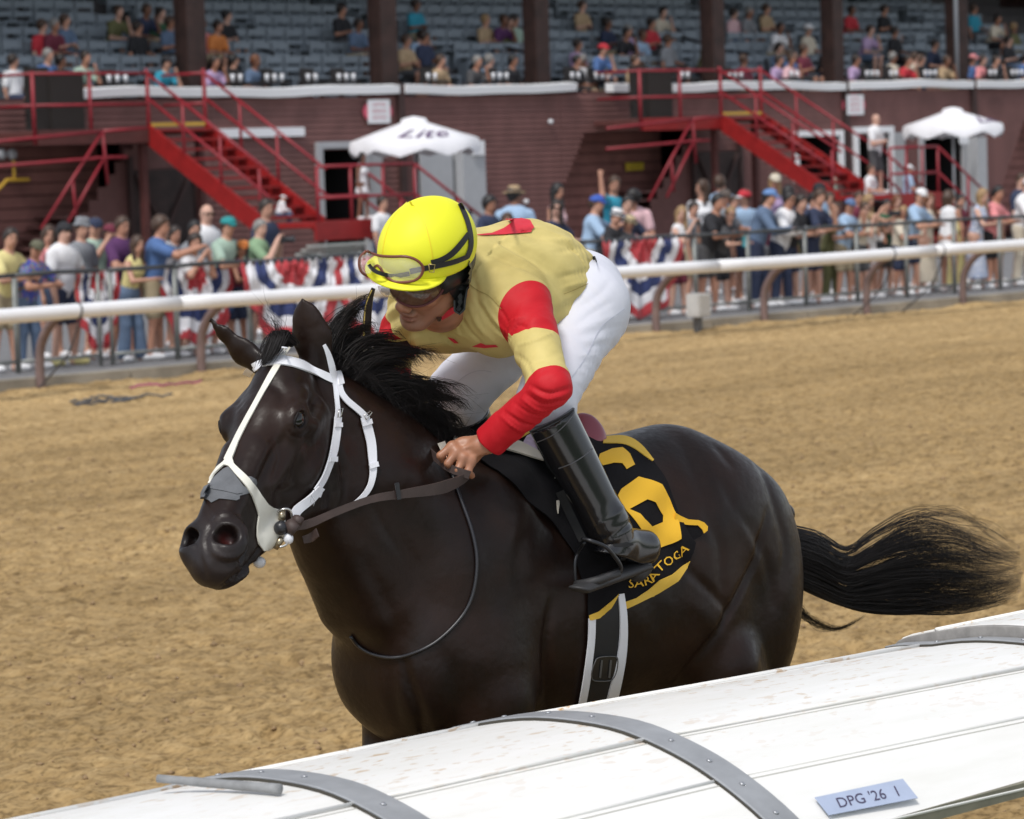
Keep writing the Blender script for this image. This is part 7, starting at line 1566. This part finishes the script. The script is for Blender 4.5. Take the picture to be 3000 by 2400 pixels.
def build_helmet(root, SB):
    MH = mat('helmet_yellow', (.80, .79, .030), rough=.55, spec=.3, bumps=(5, .15, .004)); MHs = mat('helmet_seam', (.80, .66, .02), rough=.6); MK = mat('helmet_strap', (.012, .012, .013), rough=.55); ME = mat('harness_leather', (.012, .014, .014), rough=.45, bumps=(60, .5, .002))
    hc = jh(-.010, 0, .078)
    parts = [Ell(hc, (.143, .115, .120), JR, .01), Half(jh(0, 0, .046), -_n(JU + JF * -.16), .012)]
    hs = Shape(parts); V, F = nets(hs, .004); hm = mesh_obj('helmet', V, F, MH, root, smooth=True); 
    bs = Shape([Ell(jh(.085, 0, .060), (.094, .106, .013), np.array([_n(JF + JU * .10), JL, _n(JU - JF * .10)]), .01), Half(jh(.02, 0, .03), -JF, .01)]); V2, F2 = nets(bs, .004); mesh_obj('brim', V2, F2, MH, hm if False else root, smooth=True)
    SHm = Surf(V, F); SH2 = Surf(*merge((V, F), (V2, F2)))
    # skull harness and neck guard
    gd = Shape([Ell(jh(-.025, 0, .018), (.128, .102, .070), JR, .01), Half(jh(0, 0, .062), JU, .01), Half(jh(0, 0, -.018), -_n(JU + JF * .25), .01), Half(jh(.045, 0, 0), JF, .02)]); V3, F3 = nets(gd, .006); mesh_obj('skull_harness', V3, F3, ME, root, smooth=True)
    # seams of the cover
    for pth in ([(1192, 592), (1150, 640), (1128, 700), (1120, 760), (1122, 800)], [(1200, 590), (1235, 630), (1255, 690), (1266, 745), (1270, 790)]): strap('cover_seam', pth, 3.0, SHm, .0012, MHs, root, .001)
    # straps round the helmet
    strap('goggle_strap', [(1262, 769), (1290, 762), (1320, 745), (1348, 715), (1370, 685)], [15, 15, 17, 16, 13], SHm, .003, MK, root, .002)
    strap('goggle_strap', [(1202, 793), (1240, 785), (1285, 776), (1330, 765), (1366, 750)], [15, 15, 14, 14, 12], SHm, .005, MK, root, .002)
    strap('goggle_strap', [(1346, 598), (1354, 616), (1368, 652), (1377, 695), (1376, 730), (1366, 752)], 13, SHm, .004, MK, root, .002)
    tubeo('strap_buckle', [SHm.hit(x, y, .008) for x, y in ((1254, 772), (1271, 773), (1268, 794), (1256, 793), (1254, 772))], .0016, mat('brass_buckle', (.45, .35, .15), rough=.3, metal=.8), root)
    # goggles resting on the helmet: brown frame, clear lens
    MF = mat('goggle_frame', (.16, .045, .025), rough=.35); MLn = mat('goggle_lens', (.75, .74, .70), rough=.04, alpha=.22, spec=.9); MLn2 = mat('goggle_tint', (.12, .07, .05), rough=.05, alpha=.42, spec=.9)
    gs = Surf(*nets(Shape([Ell(hc, (.166, .134, .140), JR, .01)]), .008))
    out = [(1073, 735), (1090, 742), (1115, 750), (1150, 752), (1190, 752), (1220, 762), (1238, 780), (1237, 800), (1222, 818), (1195, 826), (1160, 826), (1138, 815), (1124, 800), (1115, 785), (1106, 778), (1097, 785), (1092, 800), (1080, 808), (1062, 800), (1053, 780), (1055, 755)]
    decal('goggle_lens', out, gs, .0, MLn, root, .0015, 9, smooth_poly=True)
    oo = spline(out + out[:1], 3); tubeo('goggle_frame', [gs.hit(x, y, .001) for x, y in oo], .0036, MF, root, 8)
    strap('goggle_strap', [(1080, 775), (1090, 790), (1110, 800), (1150, 808), (1200, 800)], 12, SHm, .003, MK, root, .002)
    # second pair worn over the eyes
    fs = Surf(*nets(Shape([Ell(jh(.030, 0, .000), (.088, .072, .060), JR, .01)]), .006))
    out = [(1106, 838), (1112, 855), (1125, 868), (1150, 876), (1166, 888), (1185, 886), (1210, 892), (1240, 888), (1270, 872), (1290, 850), (1298, 825), (1285, 812), (1240, 826), (1190, 836), (1140, 838)]
    decal('eye_goggles_lens', out, fs, .004, MLn2, root, .0015, 8, smooth_poly=True)
    tubeo('eye_goggles_frame', [fs.hit(x, y, .005) for x, y in spline([(1165, 872), (1180, 884), (1210, 893), (1242, 889), (1272, 872), (1291, 850), (1298, 825)], 4)], .0032, mat('goggle_frame2', (.10, .02, .025), rough=.35), root, 8)
    fs2 = Surf(*nets(Shape([Ell(jh(.0, 0, .000), (.100, .084, .110), JR, .01)]), .008))
    strap('eye_goggles_strap', [(1262, 818), (1290, 808), (1320, 790), (1345, 765)], [22, 20, 18, 14], fs2, .003, ME, root, .003)
    # chin harness
    decal('chin_strap', [(1300, 800), (1316, 808), (1330, 826), (1352, 832), (1366, 815), (1371, 778), (1366, 748), (1378, 750), (1384, 790), (1380, 825), (1366, 848), (1360, 880), (1358, 905), (1346, 918), (1334, 910), (1334, 880), (1318, 862), (1304, 838)], fs2, .006, ME, root, .006, 8)
    cs = Surf(*nets(Shape([Ell(jh(.03, 0, -.06), (.072, .066, .072), JR, .01)]), .008))
    strap('chin_cup', [(1338, 905), (1318, 922), (1296, 928), (1278, 934)], [22, 16, 14, 10], cs, .003, ME, root, .004)
    tubeo('strap_buckle', [fs2.hit(x, y, .008) for x, y in ((1306, 806), (1316, 800), (1318, 812), (1310, 818), (1306, 806))], .0014, mat('brass_buckle', (.45, .35, .15)), root)

# ------------------------------------------------------------------ tack
def z3(pts): return [(1200 + x / 1.725, 1100 + y / 1.725) for x, y in pts]
def z1(pts): return [(500 + x / 3.834, 1300 + y / 3.834) for x, y in pts]
def z2(pts): return [(580 + x / 3.45, 850 + y / 3.45) for x, y in pts]
def z5(pts): return [(1600 + x / 4.312, 1450 + y / 4.312) for x, y in pts]
def build_tack(V, F):
    S = Surf(V, F)
    MWh = mat('bridle_white', (.78, .79, .84), rough=.35, spec=.5, bumps=(300, .15, .001)); MCr = mat('noseband_cream', (.72, .70, .62), rough=.35); MM = mat('bit_metal', (.55, .54, .52), rough=.2, metal=.9); MLb = mat('rein_brown', (.055, .036, .032), rough=.6, var=.25, scale=12, bumps=(80, .4, .002)); MBl = mat('rubber_black', (.02, .02, .024), rough=.35)
    b = empty('bridle', HP, 'white racing bridle with cream noseband on the horse\'s head', 'bridle')
    strap('browband', [(721, 1102), (728, 1088), (745, 1075), (783, 1061), (829, 1059), (877, 1070), (935, 1092), (992, 1119)], 24, S, .006, MWh, b, .005)
    strap('face_strap', z2([(960, 515), (900, 590), (850, 670), (800, 770), (740, 870), (640, 1050), (520, 1270), (420, 1460), (330, 1650), (305, 1725)]), [12, 14, 16, 17, 17, 14, 14, 15, 18, 24], S, .004, MCr, b, .004)
    tubeo('face_buckle', [S.hit(x, y, .012) for x, y in z2([(845, 580), (900, 585), (870, 670), (815, 668), (845, 580)])], .0022, MWh, b)
    strap('browband_keeper', [(988, 1095), (996, 1130)], 16, S, .009, MWh, b, .005)
    strap('cheekpiece', [(950, 1010), (957, 1024), (971, 1076), (983, 1125), (984, 1163), (988, 1198), (986, 1227)], [10, 12, 16, 17, 13, 13, 17], S, .005, MWh, b, .004)
    strap('cheekpiece', [(986, 1222), (982, 1270), (975, 1310), (968, 1340), (957, 1370), (943, 1404), (922, 1436)], [22, 22, 21, 20, 17, 17, 18], S, .008, MWh, b, .005)
    strap('cheekpiece', [(928, 1428), (899, 1462), (873, 1483), (852, 1505), (856, 1520)], [20, 24, 24, 26, 18], S, .011, MWh, b, .006)
    for x, y, w, a in ((984, 1245, 25, .1), (968, 1345, 23, .2), (915, 1445, 26, .9)): strap('keeper', [(x + 3 * a, y - 6), (x - 3 * a, y + 8)], w, S, .012, MWh, b, .004)
    strap('throatlatch', [(990, 1128), (996, 1154), (1015, 1178), (1044, 1201), (1066, 1222)], [14, 15, 17, 17, 17], S, .008, MWh, b, .004)
    strap('throatlatch', [(1064, 1222), (1073, 1256), (1084, 1299), (1088, 1343), (1090, 1385), (1078, 1430), (1045, 1468), (1005, 1492), (975, 1502)], [24, 26, 26, 25, 20, 16, 13, 11, 9], S, .008, MWh, b, .004)
    for x, y in ((1068, 1240), (1090, 1365)): strap('keeper', [(x - 2, y - 7), (x + 2, y + 7)], 29, S, .012, MWh, b, .004)
    for pts in (((990, 1222), (996, 1198), (984, 1202), (976, 1225)), ((1062, 1232), (1079, 1212), (1072, 1208), (1056, 1220)), ((898, 1450), (908, 1470), (904, 1482), (895, 1470))): tubeo('buckle', [S.hit(x, y, .014) for x, y in pts + pts[:1]], .0016, MM, b, 6)
    nb = z1([(700, 0), (765, 0), (700, 170), (720, 235), (800, 320), (880, 405), (950, 500), (1010, 590), (1080, 680), (1130, 715), (1215, 750), (1258, 800), (1275, 900), (1262, 1010), (1220, 1100), (1160, 1180), (1080, 1212), (1030, 1200), (975, 1130), (955, 1030), (957, 930), (975, 800), (950, 720), (905, 600), (850, 500), (770, 400), (700, 310), (655, 262), (605, 250), (560, 290), (500, 350), (440, 450), (432, 440), (480, 350), (530, 275), (600, 215), (650, 140)])
    decal('noseband', nb, S, .006, MCr, b, .005, 9)
    patch = mat('grey_tape', (.115, .12, .13), rough=.85, var=.2, scale=18, bumps=(55, .8, .004))
    decal('nose_tape', z1([(650, 262), (590, 290), (500, 370), (440, 445), (372, 478), (335, 550), (328, 622), (372, 625), (430, 640), (458, 668), (550, 622), (650, 632), (735, 642), (768, 625), (775, 588), (832, 572), (886, 552), (862, 510), (812, 478), (765, 410), (700, 310)]), S, .0025, patch, b, .002, 8)
    decal('nose_tape', z1([(850, 372), (900, 370), (955, 402), (966, 440), (950, 482), (905, 430)]), S, .002, patch, b, .0015, 8)
    decal('nose_tape', z1([(390, 500), (480, 470), (600, 480), (720, 520), (800, 560), (740, 575), (600, 540), (480, 520)]), S, .0045, patch, b, .0015, 8)
    c = S.hit(807, 1553, .018); Ell_obj('bit_ball', c, (.0175,) * 3, MBl, b)
    tubeo('bit_bar', [S.hit(814, 1502, .016), S.hit(813, 1530, .016)], .0085, mat('bit_brass', (.36, .31, .22), rough=.3, metal=.8), b, 12); tubeo('bit_bar', [S.hit(810, 1573, .016), S.hit(806, 1606, .016)], .0078, mat('bit_brass', (.36, .31, .22)), b, 12)
    D0 = proj(c)[2]; tubeo('bit_ring', [atD(813, 1500, D0), atD(830, 1492, D0 - .004), atD(848, 1494, D0), atD(856, 1515, D0 + .01), atD(858, 1540, D0 + .012), atD(852, 1575, D0 + .01), atD(838, 1596, D0), atD(818, 1604, D0 - .004)], .0032, MM, b, 8, 4)
    Ell_obj('wrapped_link', atD(845, 1578, D0 + .004), (.012, .012, .014), MWh, b); Ell_obj('lip_tab', atD(760, 1648, D0 - .005), (.017, .012, .014), mat('tab_white', (.6, .6, .62), rough=.3), b); tubeo('lip_cord', [atD(750, 1620, D0), atD(742, 1645, D0 - .003), atD(757, 1652, D0 - .004)], .003, MWh, b, 6)
    # reins, one top-level thing
    r = empty('reins', atD(1100, 1470, 7.6), 'brown leather reins running from the bit to the jockey\'s near hand', 'reins')
    W = cv(.10, 1, .1)
    ribbon3('rein', [atD(862, 1540, D0 + .012), atD(905, 1535, 7.50), atD(985, 1500, 7.50), atD(1090, 1462, 7.50), atD(1190, 1446, 7.54), atD(1290, 1430, 7.66), atD(1350, 1408, 7.80), atD(1376, 1392, 7.88)], [.024, .018, .017, .021, .028, .033, .028, .018], W, MLb, r, .0025, 30)
    tubeo('rein_loop', [atD(862, 1522, D0 + .01), atD(872, 1524, D0 + .006), atD(884, 1530, D0 + .004)], [.012, .013, .012], MLb, r, 8); tubeo('rein_loop', [atD(846, 1530, D0 + .006), atD(858, 1548, D0), atD(868, 1556, D0)], [.016, .018, .016], MLb, r, 10)
    ribbon3('rein_keeper', [atD(1160, 1440, 7.515), atD(1172, 1438, 7.517)], .040, W, MBl, r, .008, 4)
    ribbon3('rein_end', [atD(930, 1560, 7.55), atD(912, 1575, 7.56), atD(888, 1582, 7.56)], [.024, .022, .018], cv(.3, 1, 0), MLb, r, .004, 8)
    wl = JJ['wrL']; D1 = proj(wl)[2]
    ribbon3('rein', [atD(1376, 1392, D1 - .03), atD(1350, 1384, D1 - .035), atD(1318, 1372, D1 - .02), atD(1290, 1352, D1 + .01), atD(1255, 1320, D1 + .06), atD(1235, 1295, D1 + .14)], .020, cv(.2, 1, .2), MLb, r, .004, 18)
    # neck strap lying on the shoulder and breast
    ns = empty('neck_strap', S.hit(1380, 1700), 'thin black cord hanging round the base of the horse\'s neck', 'strap')
    P = [S.hit(x, y, .004) for x, y in spline([(1302, 1352), (1325, 1400), (1350, 1470), (1378, 1550), (1394, 1630), (1390, 1710), (1368, 1780), (1325, 1838), (1270, 1885), (1210, 1915), (1150, 1926), (1092, 1914), (1052, 1890), (1030, 1862)], 6)]
    tubeo('cord', P, .0048, MBl, ns, 6)
    # saddle cloth -------------------------------------------
    MC = mat('cloth_black', (.009, .0085, .010), rough=.95, spec=.15, bumps=(22, .4, .008)); MG = mat('cloth_gold', (.78, .44, .020), rough=.7, bumps=(70, .3, .002)); MG2 = mat('cloth_gold_edge', (.70, .44, .05), rough=.7, bumps=(70, .3, .002)); ML = mat('pad_lilac', (.55, .45, .60), rough=.7, var=.25, scale=30); MP = mat('pad_cream', (.62, .58, .50), rough=.8)
    sc = empty('saddle_cloth', S.hit(1850, 1500), 'black saddle cloth with yellow edge, big yellow 6 and yellow lettering', 'saddle cloth')
    ripple = lambda x, y: .011 + .004 * math.sin(x * .045 + y * .02) + .003 * math.sin(y * .05 - x * .02)
    cl = z3([(330, 430), (360, 395), (470, 350), (560, 335), (640, 300), (800, 280), (985, 325), (1150, 362), (1218, 430), (1290, 550), (1330, 640), (1352, 702), (1395, 800), (1435, 850), (1425, 900), (1400, 962), (1300, 1060), (1180, 1130), (1080, 1182), (1075, 1140), (1032, 1108), (990, 1170), (940, 1215), (893, 1232), (893, 1110), (850, 1000), (820, 900), (740, 780), (640, 680), (560, 600), (440, 490)])
    fn = lambda x, y: S.hit(x, y, ripple(x, y)); o = decal('cloth', cl, S, .012, MC, sc, .004, 13, fn=fn)
    # its other half, over the far side
    me2 = o.data.copy(); me2.transform(Matrix.Diagonal((1, -1, 1, 1))); me2.transform(Matrix.Translation((0, 2 * (HY - sc.location.y), 0))); me2.flip_normals(); o2 = bpy.data.objects.new('cloth', me2); link(o2, sc)
    g = lambda k: (lambda x, y: S.hit(x, y, ripple(x, y) + k))
    class Rp:
        def __init__(s, k): s.k = k
        def hit(s, x, y, off=0.): return S.hit(x, y, ripple(x, y) + s.k + off)
    R1 = Rp(.0025)
    strap('edge_binding', z3([(975, 334), (1060, 345), (1150, 375), (1195, 410), (1222, 440)]), [18, 20, 19, 12, 5], R1, 0, MG2, sc, .003)
    decal('edge_binding', z3([(893, 1232), (893, 1210), (940, 1190), (985, 1150), (1036, 1104), (1000, 1175), (945, 1222), (905, 1233)]), S, 0, MG2, sc, .002, 8, fn=g(.003))
    decal('edge_binding', z3([(1072, 1183), (1070, 1145), (1130, 1125), (1190, 1085), (1240, 1035), (1300, 1010), (1400, 945), (1412, 938), (1395, 975), (1340, 1040), (1240, 1100), (1150, 1145)]), S, 0, MG2, sc, .002, 8, fn=g(.003))
    # flap of cloth lifted by the wind
    D3 = proj(S.hit(1985, 1520))[2]; lift = lambda x, y: atD(x, y, D3 + (x - 1985) * .0008 - .03 * max(0, (x - 1985) / 90.) - .012)
    decal('flap', z5([(1640, 330), (1700, 370), (1800, 380), (1900, 385), (1960, 430), (1985, 480), (1960, 520), (1850, 580), (1700, 600), (1560, 600), (1600, 450)]), S, 0, MC, sc, .004, 10, fn=lift)
    decal('edge_binding', z5([(1635, 225), (1700, 265), (1800, 310), (1930, 320), (2000, 350), (2045, 400), (2040, 450), (1995, 488), (1975, 440), (1920, 385), (1800, 380), (1720, 370), (1665, 350), (1630, 300)]), S, 0, MG, sc, .003, 9, fn=lambda x, y: lift(x, y) - ray(x, y) * .004)
    # the number
    decal('number', z3([(1040, 612), (1058, 580), (1140, 522), (1190, 540), (1252, 566), (1302, 632), (1335, 700), (1347, 750), (1350, 832), (1240, 880), (1200, 872), (1170, 820), (1130, 765), (1080, 690)]), S, 0, MG, sc, .0015, 9, holes=[z3([(1094, 682), (1182, 635), (1226, 650), (1272, 712), (1266, 745), (1202, 771), (1160, 735), (1140, 708)])], fn=g(.0035))
    decal('number', z3([(950, 410), (1010, 386), (1062, 384), (1100, 412), (1126, 462), (1076, 490), (1052, 464), (1010, 462), (960, 470), (940, 440)]), S, 0, MG, sc, .0015, 9, fn=g(.0035))
    # lettering under the number
    T, FT = text_geo('SARATOGA', .1, 2); lo, hi = T.min(0), T.max(0); T = (T - lo) / np.maximum(hi - lo, 1e-6)
    base = resample(spline(z5([(1010, 1180), (1180, 1160), (1320, 1090), (1400, 960), (1540, 880), (1660, 800), (1770, 700)]), 10), 60)
    W = []
    for q in T:
        f = q[0] * 58.99; i = int(f); p = base[i] * (1 - f + i) + base[i + 1] * (f - i); t = base[i + 1] - base[i]; t /= np.linalg.norm(t); nn = np.array([t[1], -t[0]]); p = p + nn * q[1] * 25; W.append(S.hit(p[0], p[1], ripple(p[0], p[1]) + .004))
    mesh_obj('lettering', W, FT, MG, sc)
    # pads and saddle -----------------------------------------
    sd = empty('saddle', S.hit(1720, 1290), 'small maroon racing saddle with cream pad under the jockey', 'saddle')
    decal('pad', z3([(210, 312), (260, 302), (330, 305), (430, 330), (560, 372), (640, 410), (735, 468), (700, 462), (600, 440), (470, 405), (380, 400), (300, 380), (200, 370)]), S, .022, MP, sd, .006, 12)
    decal('pad', z3([(560, 380), (590, 340), (640, 318), (700, 380), (725, 455), (660, 425)]), S, .020, ML, sd, .004, 10); decal('pad_edge', z3([(535, 345), (580, 322), (622, 316), (600, 330), (560, 352)]), S, .022, MG2, sd, .003, 8)
    decal('pad', z3([(722, 500), (735, 540), (744, 600), (742, 660), (735, 705), (725, 640), (718, 560)]), S, .014, MP, sd, .004, 8)
    decal('pad', [(74 + 1200, 1305), (1294, 1300), (1302, 1322), (1286, 1330)], S, .012, MP, sd, .004, 8)
    MS = mat('saddle_maroon', (.24, .045, .065), rough=.35, spec=.5, bumps=(40, .15, .002)); cS = atY(1716, 1285, 5.84)
    st = Shape([Ell(atY(1716, 1270, 5.86), (.024, .052, .058), _frame(cv(.35, .35, .87), cv(1, .1, -.4)), .01), Cone(atY(1560, 1310, 5.87), atY(1690, 1295, 5.87), .045, .055, .04, 0, ((0, 0, 1), .5))]); Vs, Fs = nets(st, .008); mesh_obj('seat', Vs, Fs, MS, sd, smooth=True)
    fl = decal('saddle_flap', [(1560, 1310), (1620, 1300), (1700, 1320), (1760, 1420), (1770, 1480), (1700, 1490), (1640, 1440), (1590, 1380)], S, .024, mat('saddle_flap_black', (.009, .009, .009), rough=.85, spec=.15), sd, .005, 12)
    # girth ---------------------------------------------------
    gi = empty('girth', S.hit(1760, 1900), 'black girth with white edges below the saddle cloth', 'girth'); MGb = mat('girth_black', (.012, .012, .014), rough=.6)
    strap('band', z3([(985, 1100), (990, 1200), (985, 1330), (965, 1450), (945, 1560), (925, 1660), (900, 1780), (870, 1900)]), [82, 80, 78, 74, 70, 66, 60, 50], S, .006, MGb, gi, .005)
    strap('white_edge', z3([(908, 1225), (905, 1330), (893, 1440), (880, 1540), (862, 1640), (840, 1760), (815, 1880)]), [20, 19, 19, 20, 20, 20, 18], S, .010, MWh, gi, .005)
    strap('white_edge', z3([(1052, 1104), (1064, 1200), (1066, 1300), (1058, 1400), (1040, 1500), (1015, 1605), (985, 1720), (950, 1840)]), [17, 20, 22, 24, 27, 30, 30, 28], S, .010, MWh, gi, .005)
    plate = z3([(925, 1425), (950, 1415), (1010, 1413), (1032, 1425), (1028, 1480), (1005, 1525), (950, 1532), (908, 1525), (905, 1480)]); decal('buckle_plate', plate, S, .013, mat('plate_black', (.022, .022, .022), rough=.3), gi, .003, 9)
    tubeo('plate_rim', [S.hit(x, y, .015) for x, y in spline(plate + plate[:1], 3)], .0015, mat('plate_rim', (.11, .11, .11), rough=.4), gi, 6)
    for xx in (945, 990): strap('plate_bar', z3([(xx + 8, 1430), (xx, 1515)]), 5, S, .0145, mat('plate_rim', (.11, .11, .11)), gi, .002)
build_ground(); build_far_rail(); build_fence(); build_bunting(); build_stand(); build_seats()
build_stairs(0, 'red steel stairs left of the yellow helmet, descending from the dark gate landing', 0)
build_stairs(15.3, 'red steel stairs on the right, above the dense row of spectators', 1)
build_side_rails(0, 'red double railing sloping down at the far left of the photo')
build_side_rails(15.3, 'red double railing sloping down behind the woman photographing')
_u = atY(1212, 340, 44.6); build_umbrella(_u[0], 44.6, _u[2], 1.26, 'white parasol with purple lettering above the booth behind the helmet', .2)
_u = atY(2790, 313, 44.6); build_umbrella(_u[0], 44.6, _u[2], 1.15, 'white parasol with purple lettering on the right above the far door', .5)
build_signs(); build_near_rail(); build_crowd(); build_seated()
_r, _V, _F = build_horse(.0065)
build_jockey(); build_tack(_V, _F)
